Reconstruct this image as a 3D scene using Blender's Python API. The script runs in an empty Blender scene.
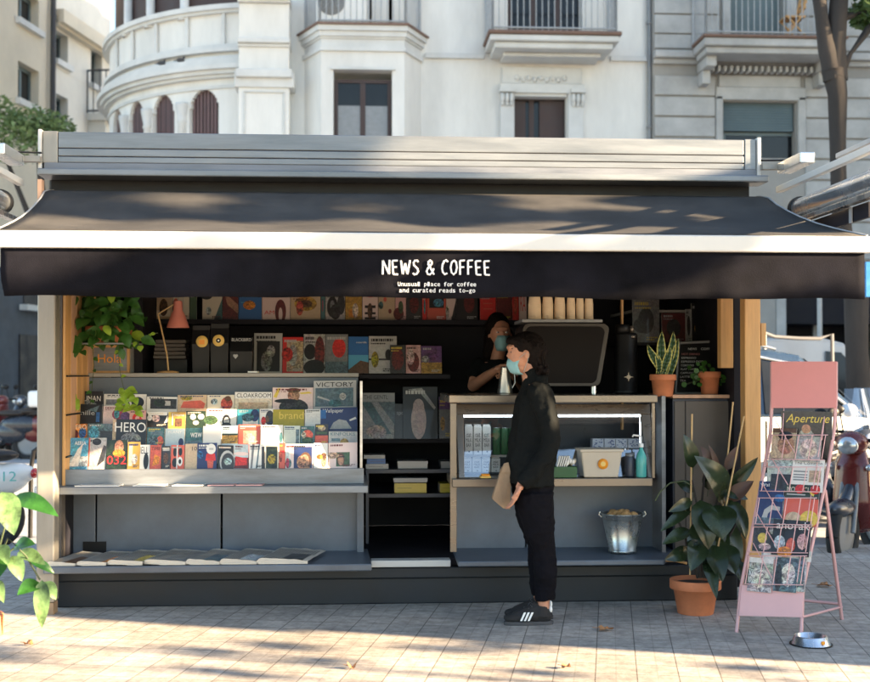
import bpy, bmesh, math, random
from mathutils import Vector, Matrix, Euler, noise
random.seed(11)
sc = bpy.context.scene
COL = sc.collection
PI = math.pi
R = math.radians

# ------------------------------------------------------------------ camera
CAM = Vector((0.0, 0.0, 1.455))
YAW, PITCH, LENS, SHY = 3.45, 0.9, 50.0, 0.0172
FPX = 870.0*LENS/36.0
cd = bpy.data.cameras.new('camera')
cam = bpy.data.objects.new('camera', cd); COL.objects.link(cam)
cam.location = CAM
cam.rotation_euler = (R(90+PITCH), 0, R(-YAW))
cd.lens = LENS; cd.sensor_width = 36; cd.shift_y = SHY
cd.clip_start = 0.1; cd.clip_end = 600
cd.dof.use_dof = True; cd.dof.focus_distance = 7.5; cd.dof.aperture_fstop = 2.4
sc.camera = cam
ROT = Euler((R(90+PITCH), 0, R(-YAW))).to_matrix()

# ------------------------------------------------------------------ light
SUN_AZ = -20.0      # degrees from +X (negative: towards the viewer's side)
SUN_EL = 15.0
w = bpy.data.worlds.new('World'); sc.world = w; w.use_nodes = True
nt = w.node_tree; nt.nodes.clear()
sky = nt.nodes.new('ShaderNodeTexSky'); sky.sky_type = 'NISHITA'; sky.sun_disc = False
sky.sun_elevation = R(SUN_EL); sky.sun_rotation = R(90-SUN_AZ)
sky.altitude = 20; sky.air_density = 1.0; sky.dust_density = 0.6; sky.ozone_density = 1.0
bg = nt.nodes.new('ShaderNodeBackground'); bg.inputs[1].default_value = 0.06
out = nt.nodes.new('ShaderNodeOutputWorld')
nt.links.new(sky.outputs[0], bg.inputs[0]); nt.links.new(bg.outputs[0], out.inputs[0])
sd = bpy.data.lights.new('sun', 'SUN'); sd.energy = 5.0; sd.angle = R(0.6); sd.color = (1.0, 0.74, 0.46)
sun = bpy.data.objects.new('sun', sd); COL.objects.link(sun)
sdir = Vector((math.cos(R(SUN_AZ))*math.cos(R(SUN_EL)), math.sin(R(SUN_AZ))*math.cos(R(SUN_EL)), math.sin(R(SUN_EL))))
sun.rotation_euler = sdir.to_track_quat('Z', 'Y').to_euler(); sun.location = (20, -5, 12)
sc.view_settings.view_transform = 'Standard'; sc.view_settings.look = 'None'
sc.view_settings.exposure = 3.2; sc.view_settings.gamma = 1; sc.view_settings.use_curve_mapping = False

# ------------------------------------------------------------------ measuring helpers
def U(px, py, Y):
    """world point on the vertical plane at distance Y that the photograph shows at pixel px, py"""
    d = ROT @ Vector(((px-435)/FPX, (341+SHY*870-py)/FPX, -1.0))
    return CAM + d*(Y/d.y)
def X(px, Y, py=375): return U(px, py, Y).x
def Z(py, Y, px=400): return U(px, py, Y).z
def G(px, py):
    """point on the ground shown at a pixel"""
    d = ROT @ Vector(((px-435)/FPX, (341+SHY*870-py)/FPX, -1.0))
    return CAM + d*(-CAM.z/d.z)

# ------------------------------------------------------------------ materials
def newmat(name):
    m = bpy.data.materials.new(name); m.use_nodes = True
    return m, m.node_tree, m.node_tree.nodes['Principled BSDF']
def mat(name, col, rough=0.6, metal=0.0, var=0.12, scale=6.0, bump=0.0, bscale=60.0, coat=0.0, stretch=None, spec=0.5, rvar=0.1, transl=0.0):
    m, t, b = newmat(name)
    tc = t.nodes.new('ShaderNodeTexCoord'); mp = t.nodes.new('ShaderNodeMapping')
    t.links.new(tc.outputs['Object'], mp.inputs[0])
    if stretch: mp.inputs['Scale'].default_value = stretch
    n = t.nodes.new('ShaderNodeTexNoise'); n.inputs['Scale'].default_value = scale; n.inputs['Detail'].default_value = 6
    n.inputs['Roughness'].default_value = 0.65
    t.links.new(mp.outputs[0], n.inputs[0])
    r = t.nodes.new('ShaderNodeMapRange'); r.inputs[1].default_value = 0.3; r.inputs[2].default_value = 0.7
    r.inputs[3].default_value = 1-var; r.inputs[4].default_value = 1+var
    t.links.new(n.outputs[0], r.inputs[0])
    mx = t.nodes.new('ShaderNodeVectorMath'); mx.operation = 'SCALE'; mx.inputs[0].default_value = col[:3]
    t.links.new(r.outputs[0], mx.inputs['Scale'])
    t.links.new(mx.outputs[0], b.inputs['Base Color'])
    b.inputs['Metallic'].default_value = metal; b.inputs['Specular IOR Level'].default_value = spec
    b.inputs['Coat Weight'].default_value = coat
    rr = t.nodes.new('ShaderNodeMapRange'); rr.inputs[1].default_value = 0.3; rr.inputs[2].default_value = 0.7
    rr.inputs[3].default_value = max(0.03, rough-rvar); rr.inputs[4].default_value = min(1, rough+rvar)
    t.links.new(n.outputs[0], rr.inputs[0]); t.links.new(rr.outputs[0], b.inputs['Roughness'])
    if bump:
        n2 = t.nodes.new('ShaderNodeTexNoise'); n2.inputs['Scale'].default_value = bscale; n2.inputs['Detail'].default_value = 4
        t.links.new(mp.outputs[0], n2.inputs[0])
        bp = t.nodes.new('ShaderNodeBump'); bp.inputs['Strength'].default_value = bump; bp.inputs['Distance'].default_value = 0.01
        t.links.new(n2.outputs[0], bp.inputs['Height']); t.links.new(bp.outputs[0], b.inputs['Normal'])
    if transl:
        tr = t.nodes.new('ShaderNodeBsdfTranslucent'); ms = t.nodes.new('ShaderNodeMixShader'); ms.inputs[0].default_value = transl
        t.links.new(mx.outputs[0], tr.inputs[0]); o = t.nodes['Material Output']
        t.links.new(b.outputs[0], ms.inputs[1]); t.links.new(tr.outputs[0], ms.inputs[2]); t.links.new(ms.outputs[0], o.inputs[0])
    return m
def emis(name, col, s):
    m, t, b = newmat(name); b.inputs['Base Color'].default_value = (*col, 1)
    b.inputs['Emission Color'].default_value = (*col, 1); b.inputs['Emission Strength'].default_value = s
    return m
def glass(name, tint=(0.9, 0.95, 0.95), refl=0.12, rough=0.02):
    m, t, b = newmat(name); t.nodes.remove(b)
    tr = t.nodes.new('ShaderNodeBsdfTransparent'); tr.inputs[0].default_value = (*tint, 1)
    gl = t.nodes.new('ShaderNodeBsdfGlossy'); gl.inputs['Roughness'].default_value = rough
    fr = t.nodes.new('ShaderNodeFresnel'); fr.inputs[0].default_value = 1.5
    ad = t.nodes.new('ShaderNodeMath'); ad.operation = 'ADD'; ad.inputs[1].default_value = refl*0.3; ad.use_clamp = True
    ms = t.nodes.new('ShaderNodeMixShader'); t.links.new(fr.outputs[0], ad.inputs[0]); t.links.new(ad.outputs[0], ms.inputs[0])
    t.links.new(tr.outputs[0], ms.inputs[1]); t.links.new(gl.outputs[0], ms.inputs[2])
    t.links.new(ms.outputs[0], t.nodes['Material Output'].inputs[0])
    return m
def printed(name, rough=0.35, coat=0.15):
    """printed paper: ink colour comes from the mesh's own Col attribute; its alpha says how photographic the area is"""
    m, t, b = newmat(name)
    a = t.nodes.new('ShaderNodeAttribute'); a.attribute_name = 'Col'
    tc = t.nodes.new('ShaderNodeTexCoord')
    n = t.nodes.new('ShaderNodeTexNoise'); n.inputs['Scale'].default_value = 26; n.inputs['Detail'].default_value = 8
    n.inputs['Distortion'].default_value = 2.2; n.inputs['Roughness'].default_value = 0.72
    t.links.new(tc.outputs['Object'], n.inputs[0])
    rp = t.nodes.new('ShaderNodeValToRGB'); cr = rp.color_ramp; cr.elements[0].position = .36; cr.elements[0].color = (.05,.045,.05,1)
    cr.elements[1].position = .66; cr.elements[1].color = (1.7,1.65,1.55,1)
    for p_, c_ in ((.45,(.32,.28,.27,1)),(.52,(.85,.8,.78,1)),(.58,(1.15,1.1,1.0,1))): e_ = cr.elements.new(p_); e_.color = c_
    t.links.new(n.outputs[0], rp.inputs[0])
    n2 = t.nodes.new('ShaderNodeTexNoise'); n2.inputs['Scale'].default_value = 17; n2.inputs['Detail'].default_value = 3
    t.links.new(tc.outputs['Object'], n2.inputs[0])
    sat = t.nodes.new('ShaderNodeMixRGB'); sat.blend_type = 'OVERLAY'; sat.inputs[0].default_value = 0.5
    t.links.new(a.outputs['Color'], sat.inputs[1]); t.links.new(n2.outputs['Color'], sat.inputs[2])
    sca = t.nodes.new('ShaderNodeVectorMath'); sca.operation = 'MULTIPLY'
    t.links.new(sat.outputs[0], sca.inputs[0]); t.links.new(rp.outputs[0], sca.inputs[1])
    mx = t.nodes.new('ShaderNodeMixRGB')
    t.links.new(a.outputs['Alpha'], mx.inputs[0]); t.links.new(a.outputs['Color'], mx.inputs[1]); t.links.new(sca.outputs[0], mx.inputs[2])
    t.links.new(mx.outputs[0], b.inputs['Base Color'])
    b.inputs['Roughness'].default_value = rough; b.inputs['Coat Weight'].default_value = coat
    return m

M = {}
M['steel'] = mat('galvanised_steel', (0.175, 0.19, 0.205), 0.36, 0.4, 0.28, 2.2, 0.05, 90, stretch=(0.5, 1, 5))
M['steel_lip'] = mat('weathered_steel', (0.15, 0.165, 0.19), 0.5, 0.5, 0.25, 3, stretch=(0.6, 1, 6))
M['alu'] = mat('brushed_aluminium', (0.62, 0.62, 0.60), 0.28, 0.9, 0.15, 5, stretch=(1, 1, 0.2))
M['post'] = mat('dull_painted_steel', (0.27, 0.255, 0.225), 0.5, 0.3, 0.12, 4, stretch=(3, 3, 0.5))
M['chrome'] = mat('polished_metal', (0.62, 0.66, 0.70), 0.24, 0.9, 0.08, 3)
M['white_bar'] = mat('white_enamel', (0.52, 0.52, 0.50), 0.35, 0, 0.05, 3)
M['fabric'] = mat('awning_fabric', (0.047, 0.046, 0.045), 0.9, 0, 0.3, 3.0, 0.25, 220, spec=0.15)
M['valance'] = mat('valance_fabric', (0.006, 0.006, 0.0085), 0.9, 0, 0.7, 2.2, 0.2, 200, spec=0.06)
M['grey'] = mat('grey_blue_paint', (0.10, 0.122, 0.155), 0.40, 0.15, 0.26, 1.7, 0.02, 40)
M['grey_light'] = mat('worn_grey_steel', (0.20, 0.22, 0.245), 0.4, 0.4, 0.3, 5, 0.03, 60, stretch=(0.5, 1, 3))
M['base'] = mat('dark_base_paint', (0.009, 0.013, 0.019), 0.5, 0.1, 0.3, 3, 0.03, 60)
M['dark'] = mat('interior_dark_paint', (0.011, 0.011, 0.016), 0.6, 0, 0.2, 3, spec=0.2)
M['black'] = mat('black_plastic', (0.007, 0.007, 0.008), 0.45, 0, 0.2, 6, spec=0.3)
M['navy'] = mat('cabinet_navy', (0.04, 0.05, 0.075), 0.4, 0.1, 0.15, 4)
M['taupe'] = mat('cabinet_taupe', (0.10, 0.088, 0.078), 0.5, 0.1, 0.12, 4)
M['wood'] = mat('pale_wood', (0.58, 0.33, 0.13), 0.55, 0, 0.2, 3, 0.05, 50, stretch=(8, 8, 0.6))
M['wood_pink'] = mat('pinkish_wood', (0.56, 0.34, 0.22), 0.55, 0, 0.2, 3, 0.05, 50, stretch=(8, 8, 0.6))
M['shelf'] = mat('shelf_edge', (0.30, 0.285, 0.26), 0.5, 0.2, 0.1, 8)
M['bronze'] = mat('warm_steel_frame', (0.20, 0.17, 0.14), 0.30, 0.7, 0.04, 3, stretch=(0.5, 1, 3))
M['glass'] = glass('clear_glass', (.97,.98,.99), .5)
M['led'] = emis('led_tube', (0.8, 0.92, 1.0), 1.0)
M['terra'] = mat('terracotta', (0.52, 0.175, 0.075), 0.8, 0, 0.16, 9, 0.08, 90)
M['soil'] = mat('soil', (0.03, 0.02, 0.014), 0.95, 0, 0.4, 30, 0.6, 60)
M['print'] = printed('printed_paper')
M['news'] = mat('newsprint', (0.50, 0.48, 0.43), 0.85, 0, 0.08, 8)
M['ink'] = mat('ink', (0.05, 0.05, 0.055), 0.7)
M['white'] = mat('white_paint', (0.78, 0.78, 0.76), 0.5, 0, 0.04, 5)
M['letter'] = mat('white_lettering', (0.80, 0.80, 0.78), 0.6, 0, 0.02, 5)
M['pink'] = mat('pink_enamel', (0.64, 0.37, 0.37), 0.42, 0, 0.05, 5)
M['pink_deep'] = mat('coral_enamel', (0.60, 0.23, 0.225), 0.5, 0, 0.05, 5)
M['pink_lamp'] = mat('coral_lamp', (0.62, 0.22, 0.17), 0.45, 0, 0.05, 5)
M['cup'] = mat('cream_paper_cup', (0.72, 0.56, 0.38), 0.6, 0, 0.04, 10)
M['kraft'] = mat('kraft_paper', (0.27, 0.19, 0.12), 0.8, 0, 0.12, 12, 0.25, 30)
M['galv'] = mat('bucket_zinc', (0.50, 0.54, 0.54), 0.3, 0.85, 0.2, 14)
M['skin'] = mat('skin', (0.42, 0.20, 0.125), 0.5, 0, 0.12, 25, 0.12, 150)
M['skin2'] = mat('skin_tan', (0.36, 0.17, 0.10), 0.5, 0, 0.08, 20)
M['hair'] = mat('dark_hair', (0.006, 0.0035, 0.003), 0.6, 0, 0.5, 40, 0.8, 130, spec=0.12)
M['jacket'] = mat('black_jacket', (0.0055, 0.0068, 0.0072), 0.85, 0, 0.3, 14, 0.3, 120, spec=0.12)
M['trousers'] = mat('black_trousers', (0.0045, 0.0045, 0.007), 0.9, 0, 0.3, 10, 0.3, 160, spec=0.1)
M['mask'] = mat('mask_blue', (0.22, 0.42, 0.46), 0.85, 0, 0.06, 20)
M['shoe'] = mat('black_suede', (0.014, 0.013, 0.014), 0.85, 0, 0.3, 30, 0.3, 200)
M['leaf_dark'] = mat('rubber_leaf', (0.018, 0.030, 0.013), 0.22, 0, 0.6, 6, 0.05, 20, spec=0.4)
M['leaf_red'] = mat('rubber_leaf_underside', (0.075, 0.035, 0.022), 0.5, 0, 0.2, 8)
M['leaf_vine'] = mat('vine_leaf', (0.045, 0.135, 0.022), 0.4, 0, 0.3, 15, transl=0.3)
M['leaf_lime'] = mat('lime_leaf', (0.30, 0.46, 0.05), 0.4, 0, 0.25, 15, transl=0.35)
M['leaf_snake'] = mat('snake_leaf', (0.035, 0.075, 0.035), 0.4, 0, 0.5, 30)
M['leaf_edge'] = mat('snake_leaf_edge', (0.45, 0.42, 0.12), 0.45)
M['stem'] = mat('green_stem', (0.05, 0.07, 0.03), 0.6)
M['bark'] = mat('plane_bark', (0.030, 0.026, 0.024), 0.9, 0, 0.5, 3, 0.7, 14, stretch=(1, 1, 0.35))
M['tree_leaf'] = mat('tree_leaf', (0.075, 0.13, 0.04), 0.6, 0, 0.5, 1.5, transl=0.3)
M['cane'] = mat('bamboo_cane', (0.50, 0.34, 0.16), 0.6, 0, 0.15, 20)
M['tyre'] = mat('tyre_rubber', (0.02, 0.02, 0.02), 0.85, 0, 0.2, 20)
M['glass_dark'] = mat('dark_window_glass', (0.012, 0.014, 0.017), 0.10, 0, 0.3, 2, spec=0.28, rvar=0.03)
M['car_white'] = mat('white_car_paint', (0.72, 0.72, 0.70), 0.25, 0, 0.03, 2, coat=0.6)
M['car_dark'] = mat('dark_blue_car_paint', (0.02, 0.04, 0.075), 0.22, 0.2, 0.1, 2, coat=0.6)
M['red_lens'] = mat('red_lens', (0.45, 0.02, 0.02), 0.2, 0, 0.1, 5, coat=0.5)
M['moto_dark'] = mat('scooter_dark_paint', (0.03, 0.035, 0.045), 0.3, 0.1, 0.1, 4, coat=0.5)
M['moto_red'] = mat('scooter_maroon_paint', (0.13, 0.018, 0.015), 0.3, 0.1, 0.1, 4, coat=0.5)
M['moto_white'] = mat('scooter_white_paint', (0.70, 0.70, 0.68), 0.3, 0, 0.03, 4, coat=0.5)
M['seat'] = mat('seat_vinyl', (0.02, 0.016, 0.014), 0.5, 0, 0.2, 20)
M['lamp_lens'] = mat('headlamp_lens', (0.55, 0.58, 0.60), 0.12, 0.6, 0.1, 10)
M['render'] = mat('cream_white_render', (0.68, 0.67, 0.635), 0.85, 0, 0.15, 1.1, 0.12, 18, stretch=(1,1,.3))
M['trim'] = mat('pale_stone_trim', (0.58, 0.585, 0.57), 0.85, 0, 0.12, 1.6, 0.1, 20)
M['stone'] = mat('grey_ashlar', (0.40, 0.40, 0.39), 0.9, 0, 0.24, 1.3, 0.15, 20)
M['stone_dk'] = mat('groove_shadow_stone', (0.30, 0.29, 0.27), 0.9, 0, 0.1, 2)
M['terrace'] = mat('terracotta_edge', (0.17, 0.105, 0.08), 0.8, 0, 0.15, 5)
M['shutter'] = mat('brown_shutter', (0.045, 0.026, 0.024), 0.6, 0, 0.15, 4)
M['shutter_teal'] = mat('teal_grey_shutter', (0.10, 0.14, 0.15), 0.5, 0, 0.1, 4)
M['iron'] = mat('grey_iron', (0.22, 0.23, 0.24), 0.5, 0.3, 0.15, 10)
M['iron_lt'] = mat('pale_iron', (0.36, 0.37, 0.38), 0.5, 0.3, 0.15, 10)
M['yellow'] = mat('ochre_render', (0.60, 0.54, 0.43), 0.9, 0, 0.1, 0.8, 0.05, 20)
M['cream'] = mat('cream_stone', (0.64, 0.615, 0.55), 0.9, 0, 0.1, 0.8, 0.05, 20)
M['blue_sign'] = mat('blue_sign_enamel', (0.01, 0.13, 0.34), 0.4)
M['dgreen'] = mat('dark_green_box', (0.02, 0.09, 0.03), 0.5)
M['plastic'] = mat('beige_plastic', (0.50, 0.45, 0.37), 0.4, 0, 0.05, 6)
M['orange'] = mat('orange_sticker', (0.80, 0.30, 0.02), 0.5)
M['teal'] = mat('turquoise_liquid', (0.08, 0.42, 0.40), 0.15, 0, 0.05, 5)
M['dry_leaf'] = mat('dry_leaf', (0.36, 0.17, 0.07), 0.8, 0, 0.3, 30)
M['bread'] = mat('crust', (0.50, 0.28, 0.11), 0.8, 0, 0.35, 25, 0.6, 50)
M['led_cold'] = M['led']

# ------------------------------------------------------------------ mesh builder
_glyph = {}
TMP = bpy.data.scenes.new('workbench')
def evaluate(o):
    """the object's mesh with its modifiers applied, worked out in a scratch scene"""
    TMP.collection.objects.link(o)
    with bpy.context.temp_override(scene=TMP, view_layer=TMP.view_layers[0]):
        dg = bpy.context.evaluated_depsgraph_get(); dg.update()
        me = bpy.data.meshes.new_from_object(o.evaluated_get(dg))
    TMP.collection.objects.unlink(o); return me
def text_data(s):
    if s in _glyph: return _glyph[s]
    cu = bpy.data.curves.new('t', 'FONT'); cu.body = s; cu.resolution_u = 3; cu.fill_mode = 'FRONT'
    o = bpy.data.objects.new('t', cu); me = evaluate(o)
    v = [(p.co.x, p.co.y) for p in me.vertices]; f = [list(p.vertices) for p in me.polygons]
    bpy.data.objects.remove(o); bpy.data.curves.remove(cu); bpy.data.meshes.remove(me)
    x0 = min(p[0] for p in v); x1 = max(p[0] for p in v); y0 = min(p[1] for p in v); y1 = max(p[1] for p in v)
    v = [((a-x0)/(x1-x0), (b-y0)/(y1-y0)) for a, b in v]
    _glyph[s] = (v, f, (x1-x0)/(y1-y0)); return _glyph[s]

class MB:
    def __init__(s): s.v = []; s.f = []; s.m = []; s.c = []; s.mats = []; s.sm = []
    def slot(s, m):
        if isinstance(m, str): m = M[m]
        if m not in s.mats: s.mats.append(m)
        return s.mats.index(m)
    def add(s, vs, fs, m='white', col=None, smooth=False):
        b = len(s.v); s.v += [tuple(v) for v in vs]; k = s.slot(m)
        for f in fs: s.f.append([b+i for i in f]); s.m.append(k); s.c.append(col); s.sm.append(smooth)
        return s
    def box(s, p, q, m='white', col=None):
        x0, y0, z0 = [min(a, b) for a, b in zip(p, q)]; x1, y1, z1 = [max(a, b) for a, b in zip(p, q)]
        return s.add([(x0,y0,z0),(x1,y0,z0),(x1,y1,z0),(x0,y1,z0),(x0,y0,z1),(x1,y0,z1),(x1,y1,z1),(x0,y1,z1)],
              [(0,3,2,1),(4,5,6,7),(0,1,5,4),(1,2,6,5),(2,3,7,6),(3,0,4,7)], m, col)
    def obox(s, o, u, v, n, m='white', col=None):
        """box from corner o spanned by vectors u, v, n"""
        o, u, v, n = Vector(o), Vector(u), Vector(v), Vector(n)
        P = [o, o+u, o+u+n, o+n, o+v, o+u+v, o+u+v+n, o+v+n]
        return s.add(P, [(0,3,2,1),(4,5,6,7),(0,1,5,4),(1,2,6,5),(2,3,7,6),(3,0,4,7)], m, col)
    def pbox(s, x0, y0, x1, y1, Y, d, m='white', col=None):
        """box whose front face, on the plane Y, covers pixels x0..x1, y0..y1; d metres deep"""
        xm = (x0+x1)/2
        return s.box((X(x0, Y), Y, Z(y1, Y, xm)), (X(x1, Y), Y+d, Z(y0, Y, xm)), m, col)
    def tube(s, pts, r, m='white', n=8, col=None, cap=True, flat=1.0):
        pts = [Vector(p) for p in pts]
        if not isinstance(r, (list, tuple)): r = [r]*len(pts)
        t0 = (pts[1]-pts[0]).normalized(); up = Vector((0,0,1)) if abs(t0.z) < 0.9 else Vector((0,1,0))
        vs = []; a = None
        for i, p in enumerate(pts):
            t = (pts[min(i+1, len(pts)-1)]-pts[max(i-1, 0)]).normalized()
            if a is None: a = t.cross(up).normalized()
            else: a = (a-t*a.dot(t)).normalized()
            b = t.cross(a)
            for k in range(n):
                th = 2*PI*k/n; vs.append(p+a*math.cos(th)*r[i]+b*math.sin(th)*r[i]*flat)
        fs = [(i*n+k, i*n+(k+1)%n, (i+1)*n+(k+1)%n, (i+1)*n+k) for i in range(len(pts)-1) for k in range(n)]
        s.add(vs, fs, m, col, True)
        if cap: s.add(vs[:n], [list(range(n))[::-1]], m, col); s.add(vs[-n:], [list(range(n))], m, col)
        return s
    def lathe(s, c, prof, m='white', n=24, col=None, axis='Z'):
        """prof: list of (radius, height)"""
        vs = []
        for r, h in prof:
            for k in range(n):
                th = 2*PI*k/n; a, b = r*math.cos(th), r*math.sin(th)
                vs.append((c[0]+a, c[1]+b, c[2]+h) if axis == 'Z' else ((c[0]+a, c[1]+h, c[2]+b) if axis == 'Y' else (c[0]+h, c[1]+a, c[2]+b)))
        fs = [(i*n+k, i*n+(k+1)%n, (i+1)*n+(k+1)%n, (i+1)*n+k) for i in range(len(prof)-1) for k in range(n)]
        if axis == 'Y': fs = [f[::-1] for f in fs]
        return s.add(vs, fs, m, col, True)
    def ball(s, c, r, m='white', n=14, k=9, col=None, rot=None):
        if not isinstance(r, (tuple, list)): r = (r, r, r)
        vs = []; c = Vector(c)
        for i in range(k+1):
            ph = PI*i/k
            for j in range(n):
                th = 2*PI*j/n; p = Vector((r[0]*math.sin(ph)*math.cos(th), r[1]*math.sin(ph)*math.sin(th), r[2]*math.cos(ph)))
                if rot: p = rot @ p
                vs.append(c+p)
        fs = [(i*n+j, (i+1)*n+j, (i+1)*n+(j+1)%n, i*n+(j+1)%n) for i in range(k) for j in range(n)]
        return s.add(vs, fs, m, col, True)
    def prism(s, pts, d, m='white', col=None):
        """pts: planar 3D outline, d: extrusion vector"""
        pts = [Vector(p) for p in pts]; d = Vector(d); n = len(pts)
        vs = pts+[p+d for p in pts]
        return s.add(vs, [list(range(n))[::-1], list(range(n, 2*n))]+[(i, (i+1)%n, n+(i+1)%n, n+i) for i in range(n)], m, col)
    def text(s, t, o, u, v, w=None, h=0.1, m='letter', col=None, lift=None):
        """text with its lower left corner at o, running along u, up along v"""
        gv, gf, asp = text_data(t); o = Vector(o); u = Vector(u).normalized(); v = Vector(v).normalized()
        if w is None: w = h*asp
        return s.add([o+u*a*w+v*b*h for a, b in gv], gf, m, col)
    def build(s, name, parent=None, local=False, bevel=0, smooth=False, seg=2, weld=False):
        me = bpy.data.meshes.new(name)
        off = Vector((0,0,0)) if (parent is None or local) else world_loc(parent)
        me.from_pydata([(v[0]-off.x, v[1]-off.y, v[2]-off.z) for v in s.v], [], s.f)
        for m in s.mats: me.materials.append(m)
        me.polygons.foreach_set('material_index', s.m)
        me.polygons.foreach_set('use_smooth', [bool(x) or smooth for x in s.sm])
        if any(c is not None for c in s.c):
            at = me.color_attributes.new('Col', 'FLOAT_COLOR', 'CORNER'); i = 0; buf = []
            for f, c in zip(s.f, s.c):
                cc = (0.5,0.5,0.5,0) if c is None else (tuple(c)+(0.0,))[:4]
                buf += list(cc)*len(f)
            at.data.foreach_set('color', buf)
        me.update()
        o = bpy.data.objects.new(name, me); COL.objects.link(o)
        if weld:
            bm = bmesh.new(); bm.from_mesh(me); bmesh.ops.remove_doubles(bm, verts=bm.verts, dist=1e-5); bmesh.ops.recalc_face_normals(bm, faces=bm.faces); bm.to_mesh(me); bm.free()
        if parent is not None: o.parent = parent
        if bevel:
            bm = o.modifiers.new('bevel', 'BEVEL'); bm.width = bevel; bm.segments = seg; bm.limit_method = 'ANGLE'; bm.angle_limit = R(40); bm.harden_normals = False
        return o
def world_loc(o):
    v = Vector(o.location)
    while o.parent: o = o.parent; v += Vector(o.location)
    return v
def tag(o, label=None, cat=None, group=None, kind=None):
    if label: o['label'] = label
    if cat: o['category'] = cat
    if group: o['group'] = group
    if kind: o['kind'] = kind
    return o
def thing(name, label, cat, loc=(0,0,0), rz=0, group=None):
    o = bpy.data.objects.new(name, None); COL.objects.link(o); o.empty_display_size = 0.1
    o.location = loc; o.rotation_euler = (0, 0, rz)
    return tag(o, label, cat, group)
def kids(o): return [c for c in COL.objects if c.parent == o]
def dup(o, loc=None, rz=None, label=None, parent=None):
    c = o.copy(); COL.objects.link(c)
    if parent is not None: c.parent = parent
    for k in kids(o): dup(k, parent=c)
    if loc is not None: c.location = loc
    if rz is not None: c.rotation_euler = (0, 0, rz)
    if label: c['label'] = label
    return c
def fuse(mb, name, m, parent=None, voxel=0.008, smooth=6, fac=0.6, local=False):
    """melt overlapping volumes into one continuous skin"""
    o = mb.build('tmp', None); COL.objects.unlink(o)
    rm = o.modifiers.new('r', 'REMESH'); rm.mode = 'VOXEL'; rm.voxel_size = voxel; rm.use_smooth_shade = True
    sm = o.modifiers.new('s', 'SMOOTH'); sm.factor = fac; sm.iterations = smooth
    me = evaluate(o); me.name = name
    bpy.data.objects.remove(o)
    if parent is not None and not local:
        me.transform(Matrix.Translation(-world_loc(parent)))
    me.materials.clear(); me.materials.append(M[m] if isinstance(m, str) else m)
    for p in me.polygons: p.use_smooth = True; p.material_index = 0
    me.update()
    n = bpy.data.objects.new(name, me); COL.objects.link(n)
    if parent is not None: n.parent = parent
    return n
def crumple(o, amp, sc_, seed=0, stretch=(1,1,1), ridge=False):
    me = o.data; n = len(me.vertices); co = [0.0]*(3*n); nr = [0.0]*(3*n)
    me.vertices.foreach_get('co', co); me.vertex_normals.foreach_get('vector', nr)
    for i in range(0, 3*n, 3):
        p = Vector((co[i]*stretch[0], co[i+1]*stretch[1], co[i+2]*stretch[2]))*sc_ + Vector((seed, 0, 0))
        d = noise.noise(p)*amp + noise.noise(p*2.3)*amp*0.45
        if ridge: d = amp*(.5-abs(noise.noise(p))*2.6) if abs(noise.noise(p)) < .19 else 0.0
        co[i] += nr[i]*d; co[i+1] += nr[i+1]*d; co[i+2] += nr[i+2]*d
    me.vertices.foreach_set('co', co)
    o.data.update()
def leaf(mb, a, b, w, m, up=(0,0,1), bend=0.15, cup=0.25, n=7, edge=None, tipp=0.35):
    """a leaf from stalk point a to tip b, w wide, arching along up"""
    a, b, up = Vector(a), Vector(b), Vector(up); L = (b-a).length; t = (b-a).normalized()
    s = t.cross(up)
    if s.length < 1e-4: s = Vector((1,0,0))
    s.normalize(); nn = s.cross(t).normalized(); vs = []
    for i in range(n+1):
        q = i/n; half = w*0.5*(math.sin(PI*q**0.8)**0.75)*(1-0.25*q)
        c = a+t*L*q+nn*bend*L*math.sin(PI*q*0.9)
        for j in (-1, -0.5, 0, 0.5, 1): vs.append(c+s*half*j+nn*cup*half*abs(j))
    fs = [(i*5+j, i*5+j+1, (i+1)*5+j+1, (i+1)*5+j) for i in range(n) for j in range(4)]
    if edge:
        mb.add(vs, [f for k, f in enumerate(fs) if k%4 in (1, 2)], m, None, True)
        mb.add(vs, [f for k, f in enumerate(fs) if k%4 in (0, 3)], edge, None, True)
    else: mb.add(vs, fs, m, None, True)
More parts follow.
